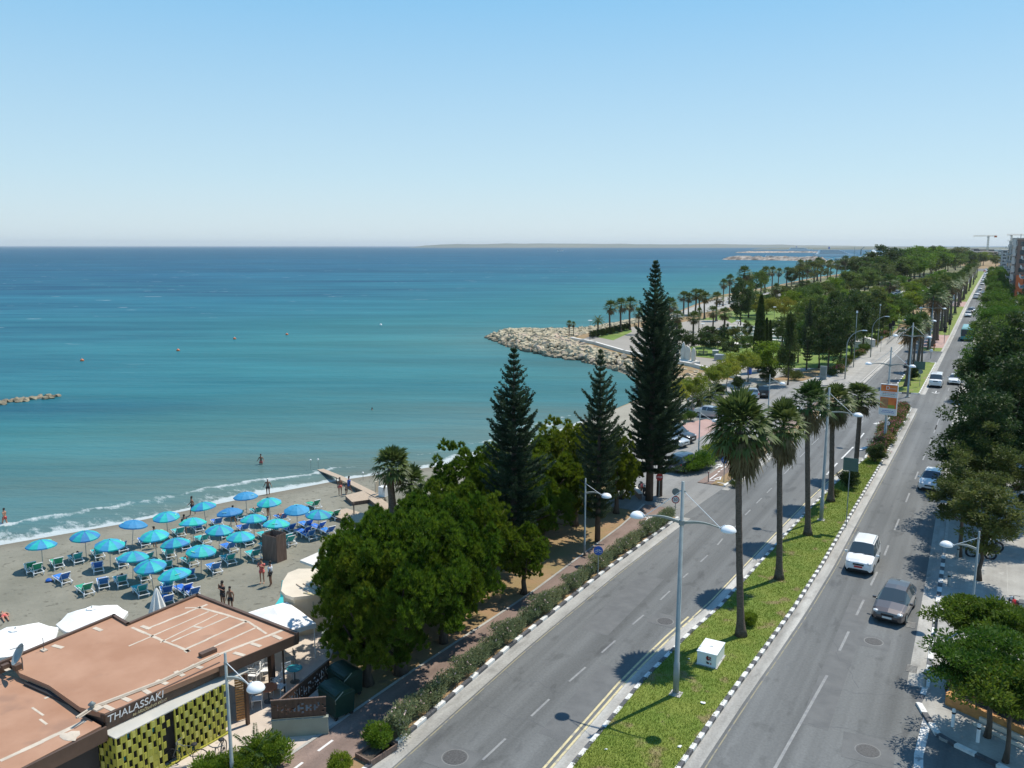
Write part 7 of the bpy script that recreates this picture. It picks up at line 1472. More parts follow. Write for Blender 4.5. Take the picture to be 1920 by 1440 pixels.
# pines and Norfolk pines beside the cycle path
N2 = lambda px, py, h: G(px, py, h)
TR('norfA', 1217, 938, 491, 'tallest dark Norfolk pine, its tip standing against the sea', ws=.9); TR('norfB', 1236, 930, 566, 'lower dark conifer growing close to the right of the tallest pine', ws=.85)
TR('norfC', 1120, 1015, 657, 'tiered Norfolk pine between the bushy pines and the tallest one', ws=.82); TR('norfB', 0, 0, 655, 'tiered Norfolk pine rising behind the bushy pines, leftmost of the three', ws=.98, at=N2(963, 655, 14.5))
BP = 'bushy green pines beside the cycle path'
for k, bx, by, yt, ws, lab in [('pineC', 1022, 1022, 900, 1.1, 'low bushy pine left of the lamp on the verge'), ('pineC', 1078, 985, 870, 1.2, 'low bushy pine between the lamp and the middle Norfolk pine'), ('pineB', 940, 985, 835, .9, 'tall bushy pine behind the left Norfolk pine'), ('pineC', 1165, 935, 850, 1.2, 'low bushy pine at the left foot of the tallest conifer'), ('pineD', 1030, 925, 800, 1.1, 'bushy pine on the sand side of the middle Norfolk pine'), ('pineB', 690, 1283, 1030, .9, 'bushy pine at the near left of the clump, behind the dumpsters'), ('pineB', 862, 1160, 925, .9, 'bushy pine close behind the right side of the large front one'), ('pineB', 770, 1175, 945, .95, 'bushy pine standing right behind the large front one'), ('pineB', 640, 1165, 1010, .8, 'bushy pine behind the large front one, towards the white-roofed hut'), ('pineC', 905, 1085, 935, 1.05, 'bushy pine filling the space left of the bare-trunked small one'), ('pineB', 700, 1120, 950, .9, 'bushy pine in the back of the clump near the sand'), ('pineB', 985, 1040, 880, .8, 'bushy pine between the left Norfolk pine and the path lamp'), ('pineD', 1100, 925, 800, .9, 'bushy pine behind the middle Norfolk pine'), ('pineB', 832, 1205, 985, .8, 'bushy pine crowded against the right side of the large front one'), ('pineA', 752, 1262, 950, .96, 'large bright bushy pine in front, overhanging the cycle path'), ('pineB', 676, 1222, 1000, .82, 'bushy pine at the left of the clump beside the cream kiosk'), ('pineA', 868, 1122, 902, .95, 'bushy pine behind the large front one, over the path'), ('pineC', 982, 1113, 985, .95, 'small bushy pine with a bare trunk on the brown verge'),
                           ('pineD', 872, 1030, 832, 1.05, 'upright bushy pine nearest the sea, at the left of the row'), ('pineD', 1062, 958, 788, 1.1, 'upright bushy pine between the two Norfolk pines'), ('pineB', 950, 1020, 850, .95, 'dark bushy pine at the foot of the left Norfolk pine'), ('pineD', 1155, 962, 808, .8, 'dark bushy pine in front of the tallest conifer'), ('pineC', 1010, 985, 830, 1.1, 'bushy pine filling the gap behind the brown verge'), ('pineC', 812, 1120, 930, 1.0, 'bushy pine filling the middle of the clump'), ('pineC', 780, 1060, 925, 1.0, 'bushy pine at the back of the clump towards the beach palms')]:
    TR(k, bx, by, yt, lab, BP, ws)
# oleander hedge
HG = 'oleander shrubs along the left kerb'; s = 28.0; i = 0
while s < 60:
    x = T('LK', s) - .62; k = ['hedge1', 'hedge2', 'hedge3'][i % 3] if s < 56 else 'hedge2'; sc = float(rng.uniform(.68, .86)); place(PR[k], (x, s, .05), R(90) + rng.uniform(-.15, .15), (sc, sc * .85, sc), '%s oleander shrub from the near end of the hedge between road and cycle path' % ORD[i], HG); s += rng.uniform(1.15, 1.5); i += 1
for k, x, y, sc, lab in [('bright', 712, 1398, .72, 'bright green leafy shrub at the near end of the oleander hedge'), ('hedge1', 752, 1370, .9, 'large oleander with pink-white flowers next to the bright green shrub'), ('bright', 640, 1450, .6, 'small green shrub at the bottom edge by the cycle path'), ('bright', 508, 1432, .95, 'rounded green bush right of the lamp post in the foreground'), ('bright', 398, 1462, .8, 'green bush at the bottom left of the lamp post'), ('bright', 455, 1452, .8, 'green bush behind the foot of the foreground lamp'),
                        ('bright', 1403, 1170, .55, 'low green bush growing at the foot of the nearest palm'), ('round', 1566, 930, .42, 'small vase-shaped shrub on the near lawn'), ('roundd', 1590, 915, .78, 'large dark round shrub behind the grey-green sign'), ('roundd', 1640, 866, .82, 'dark round shrub at the tip of the near lawn'), ('roundd', 1708, 712, .9, 'dark round shrub on the second lawn island'),
                        ('round', 1380, 903, .55, 'small round hedge bush beside the blue cycle sign'), ('dryshrub', 1378, 912, .6, 'dry reddish shrub under the small hedge bush'), ('round', 1275, 793, .8, 'trimmed green shrub at the edge of the red paving'), ('round', 1295, 788, .8, 'second trimmed shrub beside the silver parked car'), ('roundd', 1350, 742, .8, 'dark shrub under the lime-green trees, left'), ('roundd', 1385, 728, .8, 'dark shrub under the lime-green trees, right'), ('roundd', 1440, 716, 1.1, 'dark low bush behind the parked cars'), ('dryshrub', 1490, 712, 1.5, 'dry grassy bush right of the dark low one'), ('dryshrub', 1475, 705, 1.4, 'brownish bush below the bicycles')]:
    z = .1 if x > 1400 else .05; q = G(x, y, z); place(PR[k], (*q, z), rng.uniform(0, 6), sc, lab)
q = G(482, 1440, .05); place(PR['datesmall'], (*q, .05), 0, .75, 'small spiky palm in the planting by the foreground lamp post')
for x, y, sc, lab in [(1310, 880, .95, 'broad green hedge bush at the car-park corner, front'), (1340, 858, .9, 'broad green hedge bush behind the front one'), (1365, 838, .85, 'broad green hedge bush under the nearest palm crown'), (1240, 800, .8, 'green bush behind the black parked car')]:
    q = G(x, y, .05); place(PR['long'], (*q, .05), R(75), sc, lab)
i = 0; s = 89.0
while s < 119: place(PR['pinkshrub'], (-8.85 + rng.uniform(-.2, .2), s, .08), rng.uniform(0, 6), float(rng.uniform(.72, .92)), '%s pink-flowering shrub from the near end of the narrow median bed' % ORD[i], 'pink-flowering shrubs on the median'); s += 1.45; i += 1
# lime-green street trees by the car park
for k, bx, by, yt, ws, lab in [('lime', 1266, 776, 714, 1.0, 'leftmost lime-green tree beside the seaside walk'), ('lime2', 1297, 768, 705, 1.0, 'second lime-green tree beside the seaside walk'), ('lime2', 1341, 745, 682, 1.0, 'third lime-green tree beside the seaside walk'), ('lime2', 1380, 722, 660, 1.1, 'fourth lime-green tree, at the lawn edge'), ('lime', 1402, 716, 657, 1.1, 'rightmost lime-green tree, against the dark park trees'), ('lime', 1362, 735, 676, 1.0, 'lime-green tree between the third and fourth')]: TR(k, bx, by, yt, lab, 'lime-green street trees', ws)
q = G(1310, 762); place(PR['datesmall'], (*q, .05), 0, 1.5, 'low bushy palm under the second lime-green tree'); q = G(1330, 752); place(PR['datesmall'], (*q, .05), 1, 1.4, 'low bushy palm right of the other one under the lime-green trees')
# park: named trees
WP = 'fan palms of the seaside park'
for bx, by, yt, ws, lab in [(1067, 630, 600, 1.0, 'short palm nearest the rocks'), (1075, 629, 602, .9, 'short palm right of the one nearest the rocks'), (1144, 626, 561, 1.1, 'left of the two slender palms on the plaza edge'), (1164, 623, 557, 1.1, 'right of the two slender palms on the plaza edge'), (1181, 619, 555, 1.1, 'palm touching the left flank of the tallest pine'), (1236, 630, 565, 1.1, 'palm just right of the tallest pine'), (1254, 626, 556, 1.1, 'brownish palm right of the tallest pine'),
                            (1281, 592, 545, 1.3, 'left palm of the five standing against the sea'), (1291, 592, 548, 1.2, 'second palm of the five against the sea'), (1303, 590, 540, 1.3, 'third palm of the five against the sea'), (1312, 592, 541, 1.3, 'fourth palm of the five against the sea'), (1321, 598, 546, 1.2, 'right palm of the five against the sea'), (1343, 602, 546, 1.2, 'palm with grey skirt right of the five'), (1268, 648, 580, 1.2, 'dense palm left on the lawn'), (1299, 648, 582, 1.35, 'dense palm in the middle of the lawn'), (1357, 640, 575, 1.5, 'broad dense palm by the pale steps'), (1335, 628, 572, 1.1, 'palm behind the broad dense one'), (1664, 590, 512, 1.1, 'lone tall palm beside the big car park')]: TR('palmE' if by < 640 else 'palmD', bx, by, yt, lab, WP, ws * 1.25)
TR('date', 1121, 631, 590, 'date palm with long arching fronds on the plaza edge')
for bx, by, yt, ws, k, lab in [(1388, 614, 526, .85, 'parkd', 'big dark round-headed tree standing above the steps'), (1274, 658, 617, 1.0, 'ball', 'left clipped dark tree on the lawn'), (1290, 662, 628, .9, 'ball', 'small clipped dark tree beside the left one'), (1319, 664, 624, 1.1, 'ball', 'middle clipped dark tree on the lawn'), (1357, 655, 607, .7, 'parkd', 'upright dark tree before the steps'), (1369, 674, 640, 1.2, 'ball', 'dark clipped tree at the lawn corner'), (1400, 664, 628, 1.0, 'park1', 'mid-green tree left of the cypresses'), (1400, 640, 601, .9, 'parkd', 'small dark tree in front of the curved steps'),
                            (1421, 698, 553, 1.0, 'cyp', 'tallest of the three slim dark cypresses'), (1433, 696, 596, .9, 'cyp', 'middle one of the three slim dark cypresses'), (1440, 692, 600, .85, 'cyp', 'rightmost of the three slim dark cypresses'), (1446, 712, 640, 1.1, 'green', 'bright green broad tree in front of the cypresses'), (1477, 722, 588, .55, 'park3', 'slim dark conifer behind the seaside lamp'), (1512, 694, 563, .62, 'norfC', 'dark conical conifer left of the dark grove'), (1430, 600, 553, 1.0, 'yellow', 'yellow-green flat-topped tree above the park lawn'), (1470, 602, 556, .9, 'yellow', 'second yellow-green tree right of the flat-topped one'),
                            (1535, 690, 590, .8, 'parkd', 'dark tree of the grove, front left'), (1552, 700, 575, .9, 'parkd', 'dark tree of the grove beside the information pillar'), (1575, 683, 552, .9, 'parkd', 'tall dark tree of the grove behind the near curved lamp'), (1596, 668, 548, .9, 'parkd', 'tall dark tree in the middle of the grove'), (1618, 654, 556, .9, 'parkd', 'dark tree of the grove by the far curved lamp'), (1560, 660, 548, .9, 'park3', 'dark pointed tree at the back of the grove'), (1640, 640, 556, .9, 'parkd', 'dark tree at the right end of the grove'), (1496, 680, 600, .8, 'park1', 'mid-green tree left of the dark conical one'), (1530, 650, 560, .8, 'parkd', 'dark tree behind the conical conifer'), (1655, 622, 568, 1.0, 'green', 'bright green tree by the end of the pale pavement'), (1668, 612, 572, 1.0, 'green', 'second bright green tree by the end of the pale pavement')]: TR(k, bx, by, yt, lab, None, ws)
for i, (bx, by, yt, k, ws) in enumerate([(1196, 627, 575, 'palmE', 1.2), (1222, 642, 590, 'parkd', .8), (1246, 650, 600, 'palmE', 1.3), (1262, 640, 598, 'park1', .8), (1331, 652, 612, 'ball', 1.3), (1346, 664, 628, 'ball', 1.2), (1380, 655, 612, 'park4', .8), (1310, 622, 575, 'palmD', 1.1), (1262, 612, 566, 'palmE', 1.2), (1228, 606, 560, 'palmE', 1.2)]): TR(k, bx, by, yt, ORD[i] + ' tree of the loose group round the plaza, counted from the tallest pine', 'trees round the plaza', ws)
for i in range(9): q = G(1112 + 8 * i, 634 - 1.9 * i, .03); place(PR['roundd'], (*q, .03), rng.uniform(0, 6), .8, ORD[i] + ' low dark bush of the strip beside the date palm', 'low bushes beside the date palm')
# flower and bush edge between grove and pavement
for i in range(15): q = G(1560 + i * 7.4, 703 - i * 5.6 + 2, .05); place(PR[['dryshrub', 'pinkshrub', 'round'][i % 3]], (*q, .05), rng.uniform(0, 6), float(rng.uniform(.8, 1.3)), '%s low shrub of the border between the dark grove and the pale pavement' % ORD[i], 'border shrubs along the left pavement')
# park: belt of trees, each its own
cnt = 0; lawns = [[(1236, 612), (1400, 612), (1500, 600), (1500, 690), (1236, 690)]]
names = {'park1': 'mid-green rounded tree', 'park2': 'broad mid-green tree', 'park3': 'dark pointed tree', 'park4': 'olive-toned spreading tree', 'parkd': 'dark round-headed tree', 'green': 'bright green tree', 'palmD': 'shaggy fan palm', 'palmE': 'fan palm'}
for row, (x0, y0, x1, y1, n, ht_, kinds) in enumerate([(1352, 575, 1500, 530, 13, 9.5, ['palmD', 'palmE', 'parkd', 'palmE', 'park1']), (1500, 535, 1600, 514, 11, 9.5, ['palmE', 'park4', 'palmD']), (1600, 516, 1710, 500, 12, 11, ['parkd', 'park1', 'park4']),
     (1395, 600, 1520, 560, 10, 6.5, ['park1', 'park4', 'parkd', 'palmD']), (1480, 585, 1600, 545, 12, 7, ['park2', 'green', 'park1', 'park4']), (1590, 556, 1700, 520, 12, 9, ['park1', 'parkd', 'park4', 'park2']), (1500, 615, 1600, 575, 10, 6.5, ['park2', 'green', 'park1']), (1590, 592, 1690, 545, 12, 5.5, ['green', 'park2']),
     (1610, 538, 1700, 520, 9, 15, ['park1', 'parkd']), (1690, 530, 1760, 512, 9, 15, ['park1', 'parkd', 'green']), (1700, 562, 1780, 528, 9, 6, ['green', 'park2']), (1650, 622, 1740, 572, 9, 6.5, ['green', 'park2']), (1560, 640, 1650, 600, 8, 8, ['park1', 'parkd']), (1700, 506, 1800, 494, 14, 15, ['park1', 'parkd', 'park4']), (1750, 515, 1822, 498, 9, 13, ['park1', 'parkd']), (1460, 655, 1560, 630, 7, 6.5, ['park1', 'park4'])]):
    for i in range(n):
        q_ = (i + rng.uniform(.1, .9)) / n; bx = x0 + (x1 - x0) * q_; by = y0 + (y1 - y0) * q_ + rng.uniform(-2.5, 2.5); k = kinds[int(rng.integers(len(kinds)))]; x, y = G(bx, by)
        h = ht_ * rng.uniform(.8, 1.2); s = h / PR[k]['h0']; ws = s * rng.uniform(1.0, 1.35) if k[:4] != 'palm' else s * 1.3
        if y > 420: s *= 1.1; ws *= 1.25
        place(PR[k], (x, y, 0), rng.uniform(0, 6.28), (ws, ws, s), names[k] + ', %s from the left ' % ORD[i] + ['along the sea promenade', 'along the far shore', 'behind the far shore', 'above the lawn', 'in the middle of the park', 'deep in the park', 'behind the dark grove', 'between the parking rows', 'behind the parked cars', 'past the car park', 'beside the far parking row', 'along the left road edge', 'at the back of the grove', 'on the horizon', 'at the far left road edge', 'by the conical conifer'][row], 'trees of the park belt, row %s: %s' % ('abcdefghijklmnop'[row], names[k])); cnt += 1
for i in range(22):
    x, y = -45 + 4.6 * i + rng.uniform(-4, 4), 915 + rng.uniform(0, 260); s = rng.uniform(1.3, 2.0); place(PR[['parkd', 'park1', 'green'][i % 3]], (x, y, 0), rng.uniform(0, 6), (s * 1.3, s * 1.3, s), '%s tree of the far clump closing the end of the road' % ORD[i], 'trees closing the end of the road')
# right side: ficus row, second row, dark trees, spreading trees
for i in range(13):
    s = 128 + i * (18 + i * 1.7); x = [1.4, 1.8, 2.0][i % 3]; h = 6.4 if i < 9 else 8
    place(PR['ficus' if i % 2 else 'ficus2'], (x, s, .1), rng.uniform(0, 6), (1, 1, h / 6.4), '%s clipped round ficus tree of the row along the right kerb' % (['nearest', 'second', 'third', 'fourth', 'fifth', 'sixth', 'seventh', 'eighth', 'ninth', 'tenth', 'eleventh', 'twelfth', 'farthest'][i]), 'ficus trees along the right kerb')
for i in range(8):
    s = 126 + i * 27; place(PR[['ficus2', 'parkd', 'ficus'][i % 3]], (11.0 + rng.uniform(-1, 1), s, .1), rng.uniform(0, 6), (1.0, 1.0, 1.05), '%s tree of the inner row behind the kerbside ficus trees' % ['nearest', 'second', 'third', 'fourth', 'fifth', 'sixth', 'seventh', 'farthest'][i], 'inner row of trees on the right')
for k, x, s, yt, ws, lab in [('bigdark', 1.6, 84, 590, 1.05, 'huge dark evergreen tree at the right, tallest by the road'), ('bigdark2', 6.0, 80, 600, 1.1, 'huge dark evergreen tree at the right edge'), ('bigdark2', 2.0, 74.5, 665, 1.1, 'dark evergreen in front of the huge one'), ('olive1', 1.0, 66.5, 797, 1.25, 'olive-green evergreen lit by the sun, below the dark ones'), ('olive1', 3.9, 67, 830, 1.0, 'olive-green evergreen touching the right edge'), ('bigdark2', .1, 70, 735, 1.1, 'dark evergreen overhanging the lane beside the white car with the glass roof'), ('olive1', -.5, 62.0, 850, 1.4, 'lower olive-green tree overhanging the white car'), ('olive2', .75, 58.0, 905, 1.5, 'slender olive tree on the pale pavement by the lamp'), ('bigdark2', 8, 96, 610, 1.0, 'dark evergreen behind the huge ones at the right edge'), ('parkd', 1.5, 106, 665, .8, 'dark tree by the kerb beyond the huge evergreens')]:
    TR(k, 0, 0, yt, lab, None, ws, .1, (x, s))
for k, px, py, z, sc, lab in [('flame2', 1836, 1128, 4.0, .85, 'upper bright green spreading tree on the right pavement'), ('flame', 1868, 1212, 4.3, .86, 'large bright green spreading tree at the bottom right'), ('flame2', 1900, 1290, 3.4, .9, 'green spreading tree at the right edge over the planters'), ('flame2', 1905, 1175, 3.4, .85, 'darker spreading tree behind the large bright one')]:
    q = G(px, py, z); place(PR[k], (*q, .12), rng.uniform(0, 6), sc, lab, 'spreading trees at the corner')
for x, y, sc, lab in [(1870, 1330, .9, 'dark shrub in the planter under the corner trees'), (1900, 1345, .9, 'shrub at the right edge in the planter'), (1845, 1315, .8, 'shrub behind the white bollards in the shade')]: q = G(x, y, .3); place(PR['roundd'], (*q, .25), rng.uniform(0, 6), sc * .6, lab)

# blades of the near lawn
gn = 70000; gs = 28 + (88 - 28) * rng.uniform(0, 1, gn) ** 1.25; gl = np.interp(gs, *TL['ML']) + .12; gr = np.interp(gs, *TL['MR']) - .12; gx = gl + (gr - gl) * rng.uniform(0, 1, gn)
P0 = np.stack([gx, gs, np.full(gn, .105)], 1); D = rng.normal(size=(gn, 3)) * .55 + np.array([0, 0, 1.0]); tag(link('grass', npmesh('grass_blades', *leafquads(P0, D, rng.uniform(.05, .13, gn), .022, 3), M['grass_blade'])), 'short mown grass of the near median lawn', 'grass', kind='stuff')
# ================================================================ ROCKS, HARBOUR, TOWN, HORIZON
GP = [tuple(p) for p in GROYNE_IN] + [tuple(p) for p in GROYNE_OUT]
plz = [G(x, y) for x, y in [(1330, 700), (1240, 682), (1180, 668), (1100, 648), (1072, 634), (1110, 620), (1190, 604), (1245, 592)]]
rockpoly = [(-46.5, 120)] + [tuple(p) for p in GROYNE_IN[1:]] + [tuple(p) for p in GROYNE_OUT] + plz[::-1] + [G(1345, 712), (-40.5, 124)]
rp = [v for k in range(6) for v in [MB().blob((0, 0, 0), (1, .72, .5), 0, 100 + k, .32, 2)]]
RM = []
for k, b in enumerate(rp):
    rr = random.Random(k); me = b.mesh('rock', M['rock']); bm = bmesh.new(); bm.from_mesh(me)
    for _ in range(7):     # split faces off to leave flat facets
        n = Vector((rr.gauss(0, 1), rr.gauss(0, 1), rr.gauss(0, 1))).normalized(); d = rr.uniform(.42, .7)
        n2 = Vector((n.x, n.y / .72, n.z / .5))
        res = bmesh.ops.bisect_plane(bm, geom=bm.verts[:] + bm.edges[:] + bm.faces[:], plane_co=n * d * .8, plane_no=n, clear_outer=True)
        bmesh.ops.holes_fill(bm, edges=[e for e in bm.edges if e.is_boundary])
    bmesh.ops.recalc_face_normals(bm, faces=bm.faces); bm.to_mesh(me); bm.free(); RM.append(me)
def rz_at(x, y):
    d = float(seg_dist(np.array([x]), np.array([y]), np.array(GROYNE_IN + GROYNE_OUT))[0]); return -2.15 + min(d * .36, 1.75)
cand = []
minx, maxx = min(p[0] for p in rockpoly), max(p[0] for p in rockpoly); miny, maxy = min(p[1] for p in rockpoly), max(p[1] for p in rockpoly)
while len(cand) < 2600:
    x, y = rng.uniform(minx, maxx, 4000), rng.uniform(miny, maxy, 4000); ok = inside(x, y, rockpoly)
    cand += [(a, b) for a, b, o in zip(x, y, ok) if o]
cand = cand[:2600]; sc_ = sorted(cand, key=lambda p: dep(*p)); pick = []; rest = []
for p in sc_:
    if len(pick) < 250 and all((p[0] - q[0]) ** 2 + (p[1] - q[1]) ** 2 > 1.6 for q in pick[-60:]) and rng.random() < .62: pick.append(p)
    else: rest.append(p)
for i, (x, y) in enumerate(pick):
    o = link('rock', RM[i % 6]); z = rz_at(x, y); s = rng.uniform(.6, 1.35); o.location = (x, y, z + .1); o.scale = (s, s, s); o.rotation_euler = (rng.uniform(-.5, .5), rng.uniform(-.5, .5), rng.uniform(0, 6.28)); tag(o, 'pale limestone boulder in the rock groyne between the cove and the plaza', 'rock', 'boulders of the groyne')
stuff = MB()
RV = [[tuple(v.co) for v in m.vertices] for m in RM]; RF = [[tuple(f.vertices) for f in m.polygons] for m in RM]
for i, (x, y) in enumerate(rest):
    k = i % 6; s = rng.uniform(.5, 1.2); z = rz_at(x, y); mt = Matrix.Translation((x, y, z)) @ Matrix.Rotation(rng.uniform(0, 6.28), 4, 'Z') @ Matrix.Rotation(rng.uniform(-.5, .5), 4, 'X') @ Matrix.Scale(s, 4)
    stuff.add([tuple(mt @ Vector(v)) for v in RV[k]], RF[k])
tag(stuff.obj('rock_rubble', M['rock']), 'pale limestone rubble filling the groyne between the large boulders', 'rubble', kind='stuff')
mb = MB(); mb.prism(rockpoly, -2.6, -2.05, bottom=False); struct('groyne_bed', mb, M['rockwet'])
# reef at the left
for i in range(22):
    q_ = i / 21; px = -25 + 133 * q_ + rng.uniform(-3, 3); py = 757 - 14 * q_ + rng.uniform(-3, 3); x, y = G(px, py, -1.9); o = link('reef_rock', RM[i % 6]); s = rng.uniform(.7, 1.25) * (1 - .25 * q_); o.location = (x, y, -1.95); o.scale = (s * 1.2, s, s * .9); o.rotation_euler = (rng.uniform(-.4, .4), rng.uniform(-.4, .4), rng.uniform(0, 6)); o.material_slots[0].link = 'OBJECT'; o.material_slots[0].material = M['rockwet']
    tag(o, '%s dark wet rock of the low reef, counted from the left edge' % ORD[i], 'rock', 'rocks of the low reef')
# plaza wall with stone sculptures, bench, steps
def wall(lab, pts, w, h, m='stone', z=0.0, name='low_wall'):
    P_ = [G(x, y, z + h) for x, y in pts]; t = thing(name, lab, 'wall', (*P_[0], z)); b = MB(); c = MB()
    for p, q in zip(P_[:-1], P_[1:]):
        p = (p[0] - P_[0][0], p[1] - P_[0][1]); q = (q[0] - P_[0][0], q[1] - P_[0][1]); L_ = math.dist(p, q); rz = math.atan2(q[1] - p[1], q[0] - p[0]); b.box(((p[0] + q[0]) / 2, (p[1] + q[1]) / 2, h / 2 - .6), (L_ + w, w, h + 1.2), rz); c.box(((p[0] + q[0]) / 2, (p[1] + q[1]) / 2, h + .04), (L_ + w + .1, w + .12, .08), rz)
    b.obj('wall', M[m], t); c.obj('coping', M['wallwhite'], t)
wall('long low white wall between the rock groyne and the plaza, left part', [(1072, 633), (1115, 641), (1170, 657), (1240, 672)], .5, .5); wall('low white wall below the stone sculptures', [(1240, 671), (1300, 682), (1340, 693), (1385, 705)], .5, .5)
q = G(1270, 673, .6); t = thing('sculpture_plinth', 'pale plinth under the row of standing stones', 'plinth', (*q, .0), R(-52)); 
a, b = G(1243, 670, .5), G(1300, 678, .5); t.location = ((a[0] + b[0]) / 2, (a[1] + b[1]) / 2, 0); t.rotation_euler = (0, 0, math.atan2(b[1] - a[1], b[0] - a[0])); MB().box((0, 0, .25), (math.dist(a, b) + 1.5, 2.0, .62)).obj('base', M['wallwhite'], t); MB().box((0, 0, .6), (math.dist(a, b) + 1.0, 1.6, .1)).obj('top_slab', M['wallwhite'], t)
for i in range(7):
    u = i / 6; x, y = a[0] + (b[0] - a[0]) * u, a[1] + (b[1] - a[1]) * u; h = [2.7, 3.1, 2.9, 2.1, 2.9, 2.5, 2.6][i]; w_ = [1.1, 1.3, .8, .8, 1.3, 1.1, .7][i]
    o = MB().blob((0, 0, h * .42), (w_ * .55, .35, h * .62), 0, i, .18, 3).obj('standing_stone', M['stone'], None, True); o.location = (x, y, .6); o.rotation_euler = (0, 0, t.rotation_euler.z + rng.uniform(-.2, .2)); tag(o, ['tall narrow', 'tallest broad', 'pointed', 'short', 'square-shouldered broad', 'round-topped', 'last slim'][i] + ' standing stone sculpture in the row on the plaza wall', 'sculpture', 'standing stones on the plaza')
def bench(lab, px, py, rz):
    q = G(px, py); t = thing('park_bench', lab, 'bench', (*q, .03), rz); b = MB(); [b.box((0, -.15 + .12 * k, .45), (1.8, .09, .04)) for k in range(4)]; b.obj('seat', M['steel_dark'], t); b = MB(); [b.box((0, .3, .58 + .13 * k), (1.8, .04, .09)) for k in range(3)]; b.obj('backrest', M['steel_dark'], t); [MB().box((s * .8, .05, .22), (.08, .5, .44)).obj('leg', M['steel_dark'], t) for s in (-1, 1)]
bench('dark park bench with two seated people at the plaza edge', 1298, 667, R(20)); bench('empty dark bench right of the occupied one', 1318, 667, R(20)); bench('dark bench left of the occupied one by the lawn', 1283, 662, R(20))
for px, py, lab in [(1350, 676, 'pale blue kiosk trolley at the plaza edge'), (1341, 668, 'small white box-shaped stand on the lawn edge')]: q = G(px, py); t = thing('vendor_cart', lab, 'cart', (*q, .03), R(20)); MB().box((0, 0, .6), (2.2 if px > 1345 else 1.1, 1, .9), taper=.95).obj('body', M['silver_blue'] if 'silver_blue' in M else M['steel'], t, False, .05); MB().box((0, 0, 1.1), (1.6 if px > 1345 else 1.2, .9, .12)).obj('top', M['white'], t)
# amphitheatre: curved white steps
t = thing('curved_steps', 'pale curved stone steps of the open-air theatre in the park', 'steps', (0, 0, 0)); c0 = Vector(G(1395, 655)); 
for k in range(5):
    rad0 = 15 + k * 3.2; b = MB(); n = 26; A0, A1 = R(28), R(118); z = .25 + .35 * k; vs = []
    for i in range(n + 1):
        a_ = A0 + (A1 - A0) * i / n
        for r_, zz in ((rad0, 0), (rad0 + 1.1, 0), (rad0 + 1.1, z), (rad0, z)): vs.append((c0.x + r_ * math.cos(a_) * .9, c0.y + r_ * math.sin(a_) * 1.25, zz))
    b.add(vs, [(4 * i + j, 4 * i + (j + 1) % 4, 4 * i + 4 + (j + 1) % 4, 4 * i + 4 + j) for i in range(n) for j in range(4)] + [(0, 1, 2, 3), (4 * n, 4 * n + 1, 4 * n + 2, 4 * n + 3)]); b.obj('step', M['wallwhite'], t)
wall('white stage wall in front of the curved steps', [(1336, 640), (1390, 645)], 3.0, .7, 'wallwhite', 0, 'stage_platform')
wall('low brown retaining wall at the car-park verge', [(1182, 905), (1200, 925)], .25, .5, 'fence')
# jetty and harbour
def mound(lab, pts, wd, h, seed, name='breakwater', step=9, z=-2.2, m='rockfar', g=None):
    P_ = [Vector(G(x, y, -2)) for x, y in pts]; L_ = [0]; rr = random.Random(seed)
    for a, b in zip(P_[:-1], P_[1:]): L_.append(L_[-1] + (b - a).length)
    n = int(L_[-1] / step); vs = []; m_ = 9
    for i in range(n + 1):
        s = L_[-1] * i / n; p = Vector((np.interp(s, L_, [q.x for q in P_]), np.interp(s, L_, [q.y for q in P_]))); k = min(i, n - i); end = min(1, .35 + k * .3); d = (P_[-1] - P_[0]).normalized(); nr = Vector((-d.y, d.x))
        for j in range(m_): u = -1 + 2 * j / (m_ - 1); hh = (1 - abs(u) ** 1.6) * h * end; vs.append((p.x + nr.x * u * wd * end + rr.uniform(-.25, .25) * step * .5, p.y + nr.y * u * wd * end + rr.uniform(-.25, .25) * step * .5, z + hh * rr.uniform(.66, 1.2)))
    o = MB().add(vs, [(i * m_ + j, i * m_ + j + 1, (i + 1) * m_ + j + 1, (i + 1) * m_ + j) for i in range(n) for j in range(m_ - 1)]).obj(name, M[m]); tag(o, lab, 'breakwater')
mound('long pale rock breakwater far out by the harbour mouth', [(1357, 487), (1430, 487.5), (1520, 489), (1548, 490)], 13, 6.5, 1, step=7); mound('shorter rock breakwater right of the long one, before the marina', [(1543, 495), (1592, 494)], 9, 5.5, 2, step=6)
mound('dark low rock mole behind the long breakwater', [(1380, 474), (1480, 473.5), (1560, 474)], 22, 5, 3, step=18, m='rockfar')
t = thing('harbour_jetty', 'dark jetty deck on piles in front of the marina', 'jetty', (*G(1555, 499, -1), 0)); a = G(1555, 500, 0); b = G(1655, 497.5, 0); v = (b[0] - a[0], b[1] - a[1]); L_ = math.hypot(*v); rz = math.atan2(v[1], v[0]); MB().box((v[0] / 2, v[1] / 2, -.2), (L_, 10, 1.2), rz).obj('deck', M['signback'], t); pl_m = MB(); [pl_m.box((v[0] * k / 14, v[1] * k / 14, -1.5), (1.2, 1.2, 2.0)) for k in range(15)]; pl_m.obj('piles', M['steel_dark'], t)
